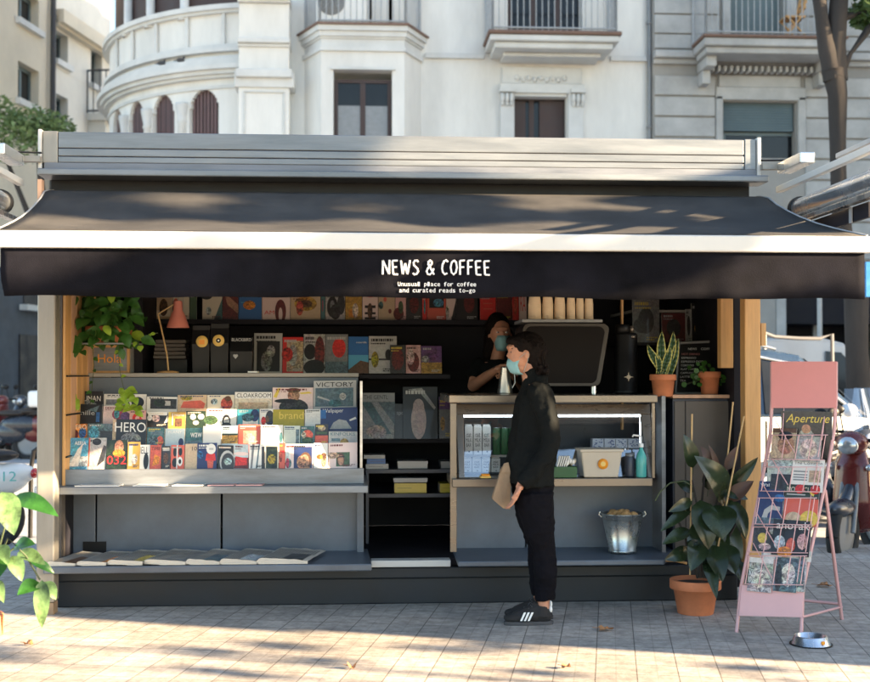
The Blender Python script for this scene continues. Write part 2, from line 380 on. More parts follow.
# ------------------------------------------------------------------ the setting
def paving_material():
    m, t, b = newmat('panot_tiles')
    tc = t.nodes.new('ShaderNodeTexCoord'); mp = t.nodes.new('ShaderNodeMapping')
    mp.inputs['Rotation'].default_value = (0, 0, R(11.7)); mp.inputs['Location'].default_value = (0.075, 0.03, 0)
    t.links.new(tc.outputs['Object'], mp.inputs[0])
    def brick(w_, ms, c1, c2, mc):
        n = t.nodes.new('ShaderNodeTexBrick'); n.offset = 0; n.squash = 1
        n.inputs['Scale'].default_value = 1; n.inputs['Brick Width'].default_value = w_; n.inputs['Row Height'].default_value = w_
        n.inputs['Mortar Size'].default_value = ms; n.inputs['Mortar Smooth'].default_value = 0.3
        n.inputs['Color1'].default_value = c1; n.inputs['Color2'].default_value = c2; n.inputs['Mortar'].default_value = mc
        t.links.new(mp.outputs[0], n.inputs[0]); return n
    b1 = brick(0.20, 0.0030, (0.47,0.425,0.375,1), (0.37,0.335,0.295,1), (0.16,0.142,0.122,1))
    b2 = brick(0.10, 0.004, (1,1,1,1), (0.93,0.93,0.93,1), (0.74,0.73,0.72,1))
    mu = t.nodes.new('ShaderNodeMixRGB'); mu.blend_type = 'MULTIPLY'; mu.inputs[0].default_value = 0.7
    t.links.new(b1.outputs[0], mu.inputs[1]); t.links.new(b2.outputs[0], mu.inputs[2])
    n = t.nodes.new('ShaderNodeTexNoise'); n.inputs['Scale'].default_value = 1.3; n.inputs['Detail'].default_value = 9; n.inputs['Roughness'].default_value = 0.7
    t.links.new(tc.outputs['Object'], n.inputs[0])
    r = t.nodes.new('ShaderNodeMapRange'); r.inputs[1].default_value = 0.3; r.inputs[2].default_value = 0.72; r.inputs[3].default_value = 0.68; r.inputs[4].default_value = 1.22
    t.links.new(n.outputs[0], r.inputs[0])
    n3 = t.nodes.new('ShaderNodeTexNoise'); n3.inputs['Scale'].default_value = 14; n3.inputs['Detail'].default_value = 6; n3.inputs['Roughness'].default_value = 0.75
    t.links.new(tc.outputs['Object'], n3.inputs[0])
    r3 = t.nodes.new('ShaderNodeMapRange'); r3.inputs[1].default_value = 0.34; r3.inputs[2].default_value = 0.62; r3.inputs[3].default_value = 0.62; r3.inputs[4].default_value = 1.1
    t.links.new(n3.outputs[0], r3.inputs[0])
    mm = t.nodes.new('ShaderNodeMath'); mm.operation = 'MULTIPLY'; t.links.new(r.outputs[0], mm.inputs[0]); t.links.new(r3.outputs[0], mm.inputs[1])
    sc_ = t.nodes.new('ShaderNodeVectorMath'); sc_.operation = 'SCALE'
    t.links.new(mu.outputs[0], sc_.inputs[0]); t.links.new(mm.outputs[0], sc_.inputs['Scale'])
    t.links.new(sc_.outputs[0], b.inputs['Base Color']); b.inputs['Roughness'].default_value = 0.8
    bp = t.nodes.new('ShaderNodeBump'); bp.inputs['Strength'].default_value = 0.35; bp.inputs['Distance'].default_value = 0.006
    n4 = t.nodes.new('ShaderNodeTexNoise'); n4.inputs['Scale'].default_value = 55; t.links.new(tc.outputs['Object'], n4.inputs[0])
    ad = t.nodes.new('ShaderNodeMath'); ad.operation = 'MULTIPLY_ADD'; ad.inputs[1].default_value = 0.5
    t.links.new(n4.outputs[0], ad.inputs[0]); t.links.new(b1.outputs[0], ad.inputs[2])
    t.links.new(ad.outputs[0], bp.inputs['Height']); t.links.new(bp.outputs[0], b.inputs['Normal'])
    return m
M['paving'] = paving_material()
M['asphalt'] = mat('worn_asphalt', (0.27, 0.285, 0.31), 0.9, 0, 0.2, 1.2, 0.3, 120)
M['kerb'] = mat('granite_kerb', (0.36, 0.355, 0.34), 0.85, 0, 0.15, 8, 0.1, 60)
M['earth'] = mat('far_ground', (0.30, 0.31, 0.32), 0.95, 0, 0.2, 0.3)

KERB = 10.0
tag(MB().box((-200,-150,-0.40), (200,250,-0.14), 'earth').build('ground'), kind='structure')
tag(MB().box((-60,KERB+0.15,-0.139), (60,19.8,-0.12), 'asphalt').build('road'), kind='structure')
tag(MB().box((-30,-20,-0.139), (30,KERB,0.0), 'paving').build('pavement'), kind='structure')
kb = MB()
for i in range(60):
    kb.box((-30+i, KERB+0.003, -0.139), (-29.006+i, KERB+0.147, 0.002), 'kerb')
tag(kb.build('kerb', bevel=0.012), kind='structure')
tag(MB().box((-60,19.81,-0.139), (60,60,0.0), 'earth').build('far_pavement'), kind='structure')

# ------------------------------------------------------------------ facades
def wall(mb, o, u, W, H, holes, m, th=0.35, n=None):
    """a wall W x H from corner o along unit vector u with rectangular openings (u0, z0, u1, z1); the outside is at -n"""
    o, u = Vector(o), Vector(u); up = Vector((0,0,1)); n = n or Vector((-u.y, u.x, 0))
    us = sorted({0.0, W} | {max(0, min(W, h[k])) for h in holes for k in (0, 2)})
    zs = sorted({0.0, H} | {max(0, min(H, h[k])) for h in holes for k in (1, 3)})
    for j in range(len(zs)-1):
        run = None
        for i in range(len(us)-1):
            cu, cz = (us[i]+us[i+1])/2, (zs[j]+zs[j+1])/2
            hole = any(h[0] < cu < h[2] and h[1] < cz < h[3] for h in holes)
            if not hole:
                if run is None: run = us[i]
            if hole or i == len(us)-2:
                end = us[i] if hole else us[i+1]
                if run is not None and end > run:
                    mb.obox(o+u*run+up*zs[j], u*(end-run), up*(zs[j+1]-zs[j]), n*th, m)
                run = None
YF = 24.0
def fx(p): return X(p, YF)
def fz(p, q=400): return Z(p, YF, q)

# white corner building with a round end
wb = thing('corner_building', 'cream white apartment building with rounded corner, balconies and arched windows behind the kiosk', 'building', (3, 26, 0))
x0, x1 = fx(288), fx(651)
mb = MB()
mez = [(334,80,391,150), (514,95,567,150)]; top = [(368,-60,392,37), (508,-60,583,44)]
holes = [(fx(a)-x0, fz(d), fx(c)-x0, fz(b)) for a, b, c, d in mez+top if True]
holes = [h for h in holes if h[0] > fx(425)-x0]
wall(mb, (x0, YF, 0), (1,0,0), x1-x0, 14, holes, 'render')
# the round end, in short facets
RC = 4.3; cx, cy = x0, YF+RC
def rp(deg, off=0.0): return Vector((cx-(RC+off)*math.sin(R(deg)), cy-(RC+off)*math.cos(R(deg)), 0))
zt_arch = Z(91, 24.5, 200); z_sp = zt_arch-0.42
step = 4
def deg_of(px):
    best = min(range(0, 900), key=lambda d: abs((lambda p: (p.x/p.y)-(X(px, 25)/25.0))(rp(d/10))) + (0 if d < 720 else 1)); return best/10
arches = [(deg_of(b_), deg_of(a_)) for a_, b_ in ((189,218),(152,173),(128,143),(112,121))]
arches.append((76, 84))
for a in [x*0.5 for x in range(0, 220, 1)]:
    p, q = rp(a), rp(a+0.5); zt = 8.72
    segs = [(0, z_sp-1.9), (zt_arch+0.0, zt)]
    inside = next(((s, e) for s, e in arches if s <= a+0.25 < e), None)
    if inside:
        s_, e_ = inside; tt = ((a+0.25)-(s_+e_)/2)/((e_-s_)/2); zz = z_sp+0.42*math.sqrt(max(0, 1-tt*tt))
        segs.append((zz, zt_arch))
    else: segs.append((z_sp-1.9, zt_arch))
    for za, zb in segs:
        if zb-za < 0.005: continue
        pi, qi = rp(a, -0.35), rp(a+0.5, -0.35)
        vs = [(*p.xy, za), (*q.xy, za), (*qi.xy, za), (*pi.xy, za), (*p.xy, zb), (*q.xy, zb), (*qi.xy, zb), (*pi.xy, zb)]
        mb.add(vs, [(0,1,2,3),(7,6,5,4),(4,5,1,0),(5,6,2,1),(6,7,3,2),(7,4,0,3)], 'render')
# storey wall behind the gallery, set back
for a in range(0, 110, 5):
    p, q = rp(a, -0.12), rp(a+5, -0.12); mb.add([(*p.xy,8.3),(*q.xy,8.3),(*q.xy,14),(*p.xy,14)], [(0,1,2,3)], 'shutter')
mb.box((cx-0.05, YF+0.3, 0), (x1, YF+9, 13.8), 'render')
mb.build('wall', wb)
def band(mb, z0_, z1_, off, m='trim', a0=0, a1=109, flat_to=None, st=3):
    """a moulding that follows the round end at offset off"""
    a = a0
    while a < a1:
        b_ = min(a+st, a1); p, q, pi, qi = rp(a, off), rp(b_, off), rp(a, -0.02), rp(b_, -0.02)
        vs = [(*p.xy,z0_),(*q.xy,z0_),(*qi.xy,z0_),(*pi.xy,z0_),(*p.xy,z1_),(*q.xy,z1_),(*qi.xy,z1_),(*pi.xy,z1_)]
        mb.add(vs, [(0,1,2,3),(7,6,5,4),(4,5,1,0),(5,6,2,1),(6,7,3,2),(7,4,0,3)], m); a = b_
for (ya, yb, off) in ((4, 9, .16), (9, 12, .10), (43, 47, .07), (47, 51, .13), (55, 59, .10), (59, 65, .20), (65, 70, .28), (70, 74, .20), (74, 77, .12), (84, 87, .04)):
    mc = MB(); band(mc, Z(yb, YF, 290), Z(ya, YF, 290), off); mc.build('cornice', wb)
M['arch_shutter'] = mat('faded_red_shutter', (.13,.075,.075), .6)
M['slate_wall'] = mat('dark_stone', (.07,.08,.095), .9, 0, .3, 2)
# panels of the parapet, pier and pilasters
pm = MB()
for d_ in (6, 17, 28, 39, 50, 61):
    pm = MB(); p = rp(d_, 0.02); q = rp(d_+0.9, 0.02); pi, qi = rp(d_, 0.06), rp(d_+0.9, 0.06)
    za, zb = Z(43, YF, 290), Z(12, YF, 290)
    pm.add([(*pi.xy,za),(*qi.xy,za),(*qi.xy,zb),(*pi.xy,zb),(*p.xy,za),(*q.xy,za),(*q.xy,zb),(*p.xy,zb)], [(0,3,2,1),(0,1,5,4),(2,3,7,6),(0,4,7,3),(1,2,6,5)], 'trim')
    pm.build('parapet_moulding', wb)
for d_ in (deg_of(182), deg_of(147.5), deg_of(125)):
    q = MB(); p = rp(d_, 0.02)
    q.lathe((p.x, p.y, zt_arch-2.4), [(.09,0),(.09,.02),(.085,1.75),(.11,1.78),(.09,1.84),(.13,2.05),(.14,2.1),(.14,2.16),(.0,2.16)], 'trim', 12); q.build('column', wb)
    q = MB(); p = rp(d_, -0.04)
    q.lathe((p.x, p.y, 8.62), [(.13,0),(.13,.1),(.09,.15),(.085,3),(.0,3)], 'trim', 12); q.build('column', wb)
for s_, e_ in arches:
    q = MB(); n_ = 8
    for i in range(n_):
        a = s_+(e_-s_)*i/n_; b_ = s_+(e_-s_)*(i+1)/n_
        p, r_ = rp(a, -0.10), rp(b_, -0.10)
        q.add([(*p.xy,z_sp-1.9),(*r_.xy,z_sp-1.9),(*r_.xy,zt_arch),(*p.xy,zt_arch)], [(0,1,2,3)], 'arch_shutter' if i%2 else 'shutter')
        c = rp(a, -0.07); d_ = rp(a+0.5, -0.07)
        q.add([(*c.xy,z_sp-1.9),(*d_.xy,z_sp-1.9),(*d_.xy,zt_arch),(*c.xy,zt_arch)], [(0,1,2,3)], 'arch_shutter')
    q.build('arched_shutter', wb)
# pier between the round end and the oriel
pr = MB()
pr.box((fx(240), YF-0.45, 0), (fx(290), YF+0.2, fz(77)), 'render')
pr.box((fx(236), YF-0.5, fz(95)), (fx(295), YF+0.1, fz(80)), 'trim'); pr.box((fx(238), YF-0.6, fz(86)), (fx(293), YF, fz(78)), 'trim')
pr.box((fx(240), YF-0.42, fz(80)), (fx(290), YF+0.2, fz(12)), 'render')
for ya, yb, d_ in ((3,9,.62),(9,12,.5),(47,52,.55),(52,55,.48)):
    pr.box((fx(239), YF-d_, fz(yb)), (fx(291), YF+0.1, fz(ya)), 'trim')
for xa, xb, ya, yb in ((245,247,100,140),(284,286,100,140),(245,286,98,100)):
    pr.box((fx(xa), YF-0.49, fz(yb)), (fx(xb), YF-0.44, fz(ya)), 'trim')
pr.build('pier', wb, bevel=0.03)
# oriel
orl = MB(); zt = fz(38)
P = [(fx(304), YF), (fx(322), YF-0.75), (fx(403), YF-0.75), (fx(421), YF)]
def ori(mb, off, za, zb, m):
    q = [(P[0][0]-off, P[0][1]), (P[1][0]-off*0.5, P[1][1]-off), (P[2][0]+off*0.5, P[2][1]-off), (P[3][0]+off, P[3][1])]
    mb.prism([(a, b, za) for a, b in q], (0, 0, zb-za), m)
z_w0, z_w1 = fz(150)-0.6, fz(80)
ori(orl, 0, 0, z_w0, 'render'); ori(orl, 0, z_w1, fz(60), 'render')
orl.prism([(*P[0], z_w0), (*P[1], z_w0), (fx(334), P[1][1], z_w0), (fx(334), YF, z_w0)], (0,0,z_w1-z_w0), 'render')
orl.prism([(fx(391), YF, z_w0), (fx(391), P[1][1], z_w0), (*P[2], z_w0), (*P[3], z_w0)], (0,0,z_w1-z_w0), 'render')
orl.build('oriel', wb)
ot = MB()
for ya, yb, off in ((36,38,.16),(38,43,.12),(43,48,.07),(48,50,.03),(58,62,.05),(50,58,.0)):
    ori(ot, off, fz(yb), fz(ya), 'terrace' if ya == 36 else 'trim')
ot.box((fx(331), YF-0.80, fz(80)), (fx(394), YF-0.74, fz(77.5)), 'trim')
ot.build('oriel_cornice', wb)
def window(x0_, y0_, x1_, y1_, Y, parent, frame='shutter', pane='glass_dark', bars=1, name='window'):
    f = MB(); a, b = X(x0_, Y), X(x1_, Y); c, d = Z(y1_, Y, 400), Z(y0_, Y, 400); t_ = 0.07
    f.box((a, Y, c), (a+t_, Y+0.06, d), frame); f.box((b-t_, Y, c), (b, Y+0.06, d), frame)
    f.box((a+t_, Y, d-t_), (b-t_, Y+0.06, d), frame); f.box((a+t_, Y, c), (b-t_, Y+0.06, c+t_), frame)
    for i in range(bars):
        xm = a+(b-a)*(i+1)/(bars+1); f.box((xm-0.05, Y+0.002, c+t_), (xm+0.05, Y+0.062, d-t_), frame)
    o = f.build(name, parent)
    MB().box((a+0.02, Y+0.03, c+0.02), (b-0.02, Y+0.05, d-0.02), pane).build('pane', o)
    return o
window(334, 80, 391, 160, YF-0.62, wb)
MB().box((fx(337), YF-0.60, fz(160)), (fx(388), YF-0.592, fz(113)), 'iron').build('half_curtain', wb)
ww = window(514, 95, 567, 160, YF+0.22, wb, bars=2)
q = MB(); q.box((fx(516), YF+0.19, fz(150)), (fx(527), YF+0.21, fz(97)), 'shutter'); q.box((fx(541), YF+0.19, fz(150)), (fx(565), YF+0.21, fz(97)), 'shutter'); q.build('shutter', wb)
window(508, -60, 583, 44, YF+0.25, wb, frame='shutter', bars=2)
window(368, -60, 392, 37, YF+0.0, wb, frame='shutter', bars=1)
q = MB(); q.box((fx(330), YF-0.02, fz(37)), (fx(366), YF-0.01, fz(-60)), 'white'); q.build('door_panel', wb)
# balcony of the flat part
bl = MB()
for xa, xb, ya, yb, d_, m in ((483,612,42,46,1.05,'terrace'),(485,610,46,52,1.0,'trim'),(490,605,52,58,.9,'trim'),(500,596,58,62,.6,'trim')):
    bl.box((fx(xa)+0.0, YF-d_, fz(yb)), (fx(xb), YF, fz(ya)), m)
bl.build('balcony_slab', wb, bevel=0.03)
for xa, xb in ((425,484),(611,650)): MB().box((fx(xa), YF-0.08, fz(58)), (fx(xb), YF+0.01, fz(53)), 'trim').build('string_course', wb)
sr = MB()
for xa, xb, ya, yb, d_ in ((500,514,92,150,.10),(568,583,92,150,.10),(500,584,83,92,.12),(502,582,66,82,.06),(514,567,92,95,.05)):
    sr.box((fx(xa), YF-d_, fz(yb)), (fx(xb), YF+0.01, fz(ya)), 'trim')
for xa in (499, 570):
    sr.box((fx(xa), YF-0.2, fz(92)), (fx(xa+15), YF, fz(88)), 'trim')
    for k in range(3): sr.ball((fx(xa+3+k*4.5), YF-0.14, fz(98)), (.045,.07,.11), 'trim', 8, 6)
    for k in range(3): sr.ball((fx(xa+3+k*4.5), YF-0.12, fz(103)), (.04,.05,.06), 'trim', 8, 6)
for k in range(9): sr.ball((fx(517+k*5.9), YF-0.07, fz(77+(k%2)*1.5)), (.05,.05,.06), 'trim', 8, 6)
sr.build('window_surround', wb)
def railing(pts, z0_, z1_, m, parent, gap=0.115, r=0.011, posts=True):
    q = MB(); 
    for i in range(len(pts)-1):
        a, b = Vector((*pts[i], 0)), Vector((*pts[i+1], 0)); L = (b-a).length; n_ = max(1, int(L/gap))
        for k in range(n_+1):
            p = a+(b-a)*k/n_; q.tube([(p.x, p.y, z0_), (p.x, p.y, z1_)], r if k%n_ else r*2.2, m, 5, cap=False)
        for zz in (z0_+0.06, z1_): q.tube([(a.x, a.y, zz), (b.x, b.y, zz)], r*1.8, m, 6)
    return q.build('railing', parent)
railing([(fx(486), YF-0.05), (fx(488), YF-0.95), (fx(607), YF-0.95), (fx(609), YF-0.05)], fz(42), fz(42)+1.05, 'iron_lt', wb)
railing([(fx(305), YF-0.05), (fx(321), YF-0.8), (fx(404), YF-0.8), (fx(420), YF-0.05)], fz(36), fz(36)+1.05, 'iron_lt', wb)
for xa in (649,):
    pp = MB().tube([(fx(xa), YF-0.1, 0), (fx(xa), YF-0.1, 13)], 0.045, 'iron', 8)
    for k in range(5): pp.lathe((fx(xa), YF-0.1, 2.2+k*2.1), [(.045,0),(.06,0),(.06,.06),(.045,.06)], 'iron', 8)
    pp.build('drainpipe', wb)
# air conditioner on the oriel balcony
ac = thing('air_conditioner', 'white air conditioning unit standing behind the balcony railing of the oriel', 'air conditioner', (fx(341), YF-0.5, fz(36)))
q = MB().box((fx(317), YF-0.62, fz(33)), (fx(366), YF-0.3, fz(-6)), 'white'); q.build('casing', ac, bevel=0.02)
c = Vector((fx(331.5), YF-0.63, fz(12)))
MB().lathe(c, [(0,-.003),(.26,-.003),(.27,.004)], 'iron', 24, axis='Y').build('fan_opening', ac)
q = MB()
for k in range(7): 
    rr = 0.04+k*0.036; q.tube([(c.x+rr*math.cos(t*PI/12), c.y-0.014, c.z+rr*math.sin(t*PI/12)) for t in range(25)], 0.005, 'iron_lt', 4, cap=False)
for k in range(4): 
    th = k*PI/4; q.tube([(c.x-.27*math.cos(th), c.y-.018, c.z-.27*math.sin(th)), (c.x+.27*math.cos(th), c.y-.018, c.z+.27*math.sin(th))], .006, 'iron_lt', 4)
q.build('fan_grille', ac)
MB().box((fx(318), YF-0.6, fz(36)), (fx(365), YF-0.35, fz(33)), 'iron').build('feet', ac)
# two pigeons on the cornice
for k, px_ in enumerate((155, 162)):
    p = rp(36-k*6.5, 0.14); zz = Z(59, YF, 290)+0.06
    q = MB().ball((p.x, p.y, zz), (.09,.05,.045), 'ink', 10, 7).ball((p.x+.07, p.y, zz+.055), (.026,.026,.03), 'ink', 8, 6).ball((p.x-.10, p.y, zz-.01), (.06,.022,.014), 'ink', 8, 5)
    g = fuse(q, 'pigeon', 'ink', None, 0.015, 3)
    tag(g, ['dark pigeon on the round cornice, the left one of two', 'dark pigeon on the round cornice, the right one of two'][k], 'pigeon', 'pigeons on the cornice')

# grey stone building to the right
YG = 23.8
def gx(p): return X(p, YG)
def gz(p): return Z(p, YG, 760)
sb = thing('stone_building', 'grey ashlar apartment building with grooved courses and a long balcony', 'building', (10, 26, 0))
mb = MB(); g0 = gx(653.5); W = 16
hs = [(gx(723)-g0, gz(158), gx(797)-g0, gz(102)), (gx(731)-g0, gz(50), gx(786)-g0, gz(-90)), (gx(776)-g0, 0.0, gx(900)-g0, gz(265))]
wall(mb, (g0, YG, 0), (1,0,0), W, 14, hs, 'stone_dk', 0.4)
mb.box((g0, YG+2.5, 0), (g0+W, YG+6, 14), 'stone_dk'); mb.build('wall', sb)
edges = [gz(y) for y in (260, 222, 180, 159, 138.5, 118, 97.5, 76.5)]
for i in range(len(edges)-1):
    za, zb = edges[i]+0.02, edges[i+1]-0.02
    for xa, xb in ((655,716),(806,838),(838,920)):
        MB().box((gx(xa), YG-0.05, za), (gx(xb)-0.01, YG+0.001, zb), 'stone').build('ashlar_course', sb, bevel=0.012)
for i, (ya, yb) in enumerate(((36.5,50),(17,35),(-3,15.5),(-25,-4.5))):
    for xa, xb in ((655,720),(800,920)): MB().box((gx(xa), YG-0.05, gz(yb)), (gx(xb), YG+0.001, gz(ya)), 'stone').build('ashlar_course', sb, bevel=0.012)
tr = MB()
for xa, xb, ya, yb, d_ in ((653.5,920,61,66,.10),(653.5,920,54,61,.22),(716,723,97,160,.09),(798,806,97,160,.09),(716,806,88,101,.09),(719,801,76,88,.06),(723,731,-90,50,.09),(787,797,-90,50,.09)):
    tr.box((gx(xa)+0.003, YG-d_, gz(yb)), (gx(xb), YG-0.002, gz(ya)), 'stone')
for k in range(19):
    xx = 708+k*6.1
    if xx < 812: tr.box((gx(xx), YG-0.35, gz(76)), (gx(xx+3), YG-0.1, gz(70)), 'stone')
for xx in (697, 812):
    tr.box((gx(xx), YG-0.75, gz(76)), (gx(xx+10), YG-0.05, gz(66)), 'stone'); tr.box((gx(xx+1), YG-0.4, gz(89)), (gx(xx+9), YG-0.05, gz(76)), 'stone')
tr.build('stone_trim', sb, bevel=0.02)
bl = MB()
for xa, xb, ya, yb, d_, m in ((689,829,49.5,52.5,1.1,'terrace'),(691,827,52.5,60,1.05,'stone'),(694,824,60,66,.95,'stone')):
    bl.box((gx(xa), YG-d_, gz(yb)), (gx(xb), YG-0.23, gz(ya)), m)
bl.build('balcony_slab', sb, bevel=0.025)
railing([(gx(693), YG-0.1), (gx(693), YG-1.0), (gx(826), YG-1.0), (gx(826), YG-0.1)], gz(49.5), gz(49.5)+0.98, 'iron_lt', sb)
q = MB()
for k in range(11): q.obox((gx(724), YG+0.10, gz(130)+k*0.052), (gx(796)-gx(724),0,0), (0,0.012,0.048), (0,0.02,-0.006), 'shutter_teal')
q.build('roller_shutter', sb)
window(723, 128, 797, 168, YG+0.2, sb, frame='shutter_teal', bars=1)
window(731, -90, 786, 52, YG+0.25, sb, frame='shutter_teal', pane='shutter_teal', bars=1)
# shopfront
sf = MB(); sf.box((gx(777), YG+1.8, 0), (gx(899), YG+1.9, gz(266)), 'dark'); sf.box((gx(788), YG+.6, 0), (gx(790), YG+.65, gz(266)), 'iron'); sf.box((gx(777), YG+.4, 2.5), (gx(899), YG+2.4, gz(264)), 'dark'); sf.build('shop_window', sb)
q = MB().box((gx(776.5), YG-0.02, 0), (gx(786), YG+0.35, gz(266)), 'stone'); q.box((gx(832), YG+1.0, 0), (gx(837), YG+1.1, gz(266)), 'iron'); q.build('shop_pillar', sb)
MB().box((gx(800), YG+0.5, gz(307)), (gx(840), YG+0.56, gz(298)), 'iron_lt').build('shop_sign_panel', sb)
# wooden chair on that balcony
ch = thing('folding_chair', 'pale wooden folding chair standing on the long stone balcony', 'chair', (gx(783), YG-0.6, gz(49.5)))
cx_, cy_, cz_ = gx(783), YG-0.6, gz(49.5)
MB().box((cx_-.2, cy_-.2, cz_+.43), (cx_+.2, cy_+.2, cz_+.46), 'wood').build('seat', ch)
q = MB()
for k in range(3): q.box((cx_+.19+.02*k, cy_-.2, cz_+.60+.11*k), (cx_+.21+.02*k, cy_+.2, cz_+.67+.11*k), 'wood')
q.build('backrest', ch)
for sy in (-.2, .18):
    MB().tube([(cx_-.22, cy_+sy, cz_), (cx_+.12, cy_+sy, cz_+.45), (cx_+.25, cy_+sy, cz_+.95)], .018, 'wood', 6).build('leg', ch)
    MB().tube([(cx_+.25, cy_+sy, cz_), (cx_-.18, cy_+sy, cz_+.46)], .018, 'wood', 6).build('leg', ch)

# buildings down the side street at the left, facing right
def side_building(name, label, pxa, Ya, pxb, Yb, m, H, wins, extra=None):
    """a facade running away from the viewer between two plan points; wins: (px0, py0, px1, py1)"""
    A = Vector((X(pxa, Ya), Ya, 0)); B = Vector((X(pxb, Yb), Yb, 0)); u = (B-A).normalized(); W_ = (B-A).length
    n_ = Vector((-u.y, u.x, 0))
    def hit(px, py):
        d = ROT @ Vector(((px-435)/FPX, (341+SHY*870-py)/FPX, -1.0)); nn = n_
        t = (A-CAM).dot(nn)/d.dot(nn); p = CAM+d*t; return (p-A).dot(u), p.z
    b = thing(name, label, 'building', A)
    hs = []
    for (a_, b_, c_, d_) in wins:
        u0, z0_ = hit(a_, (b_+d_)/2); u1, _ = hit(c_, (b_+d_)/2); um, zt_ = hit((a_+c_)/2, b_); um, zb_ = hit((a_+c_)/2, d_)
        hs.append((u0, zb_, u1, zt_))
    mb = MB(); wall(mb, A, u, W_, H, hs, m, 0.4, n_)
    mb.obox(A+n_*0.9, u*W_, Vector((0,0,H)), n_*7, m); mb.build('wall', b)
    for (u0, zb_, u1, zt_) in hs:
        o_ = A+u*u0+n_*0.22; f = MB(); w_ = u1-u0; h_ = zt_-zb_; t_ = min(0.09, w_*0.1)
        for (uu, zz, ww_, hh) in ((0,0,t_,h_),(w_-t_,0,t_,h_),(t_,0,w_-2*t_,t_),(t_,h_-t_,w_-2*t_,t_),(w_/2-t_/2,t_,t_,h_-2*t_)):
            f.obox(o_+u*uu+Vector((0,0,zb_+zz)), u*ww_, Vector((0,0,hh)), n_*0.06, 'shutter_teal')
        fo = f.build('window', b)
        MB().obox(o_+n_*0.03+Vector((0,0,zb_)), u*w_, Vector((0,0,h_)), n_*0.02, 'glass_dark').build('pane', fo)
        MB().obox(A+u*(u0-0.12)-n_*0.12+Vector((0,0,zb_-0.16)), u*(w_+0.24), Vector((0,0,0.15)), n_*0.15, 'trim').build('sill', fo)
    return b, A, u, n_, hit
sa = side_building('ochre_building', 'pale ochre rendered building with two visible windows at far left', -40, 27.5, 48, 31.9, 'yellow', 16, [(18,-6,39,24),(18,66,39,103)])
b, A, u, n_, hit = sa
q = MB(); u0, _ = hit(-30, 300); q.obox(A+u*0.02-n_*0.14, u*((Vector((X(48,31.9),31.9,0))-A).length-0.1), Vector((0,0,4.0)), n_*0.13, 'slate_wall')
q.build('stone_plinth', b)
q = MB(); ua, za = hit(13, 420); ub, zb = hit(37, 336); q.obox(A+u*ua-n_*0.17, u*(ub-ua), Vector((0,0,zb)), n_*0.04, 'dark'); q.build('doorway', b)
q = MB(); ua, za = hit(14, 310); q.obox(A+u*ua-n_*0.35, u*3.0, Vector((0,0,0.14)), n_*0.3, 'trim').obox(A+u*(ua+0.2)-n_*0.16+Vector((0,0,za)), u*2, Vector((0,0,1.0)), n_*0.04, 'dark')
q.v = [(v[0], v[1], v[2]+(za if i < 8 else 0)) for i, v in enumerate(q.v)]; q.build('ground_floor_window', b)
MB().tube([A+u*((Vector((X(48,31.9),31.9,0))-A).length-0.05)-n_*0.12, A+u*((Vector((X(48,31.9),31.9,0))-A).length-0.05)-n_*0.12+Vector((0,0,16))], 0.07, 'ink', 6).build('drainpipe', b)
sb2 = side_building('cream_building', 'cream stone building with cornices and an iron balcony down the side street', 49.5, 32.2, 109, 36.0, 'cream', 16, [(56,33,68,62),(91,50,102,86),(56,96,68,125)])
b, A, u, n_, hit = sb2
q = MB()
for (pa, ya, h_, off) in ((50,2,.35,.35),(50,8,.25,.2),(50,58,.01,.0)):
    _, zz = hit(50, ya+6); q.obox(A-n_*off+Vector((0,0,zz-h_)), u*20, Vector((0,0,h_)), n_*off, 'yellow')
for k in range(16):
    q.obox(A+u*4.6-n_*0.03+Vector((0,0,4+k*0.62)), u*8, Vector((0,0,0.03)), n_*0.03, 'trim')
q.build('cornice', b)
ua, za = hit(87, 113); ub, zb = hit(107, 113)
q = MB().obox(A+u*ua-n_*0.8+Vector((0,0,za-0.2)), u*(ub-ua), Vector((0,0,0.2)), n_*0.8, 'cream').obox(A+u*(ua+.1)-n_*0.5+Vector((0,0,za-1.0)), u*(ub-ua-.2), Vector((0,0,0.8)), n_*0.5, 'cream'); q.build('balcony_slab', b)
p0 = A+u*ua-n_*0.75; p1 = A+u*ub-n_*0.75; p2 = A+u*ua
railing([tuple(p2.xy), tuple(p0.xy), tuple(p1.xy)], za, za+1.2, 'ink', b, gap=0.16, r=0.016)

# ------------------------------------------------------------------ trees
def crown(name, clumps, parent, n=1500, size=0.09, seed=1, m='tree_leaf'):
    rnd = random.Random(seed); q = MB()
    for k in range(n):
        c, r_ = clumps[rnd.randrange(len(clumps))]
        while True:
            d = Vector((rnd.uniform(-1,1), rnd.uniform(-1,1), rnd.uniform(-1,1)))
            if 0.25 < d.length < 1: break
        p = Vector(c)+Vector((d.x*r_[0], d.y*r_[1], d.z*r_[2])); s_ = size*rnd.uniform(0.6, 1.4)
        a = Vector((rnd.uniform(-1,1), rnd.uniform(-1,1), rnd.uniform(-.6,.6))).normalized(); b_ = a.cross(Vector((rnd.uniform(-1,1), rnd.uniform(-1,1), 1))).normalized()
        q.add([p-a*s_, p-b_*s_*0.55, p+a*s_, p+b_*s_*0.55], [(0,1,2,3)], m)
    return q.build(name, parent)
def branchy(pts, r0, r1, mb, m='bark'):
    P_ = [Vector(p) for p in pts]; n_ = len(P_); mb.tube(P_, [r0+(r1-r0)*i/(n_-1) for i in range(n_)], m, 9)
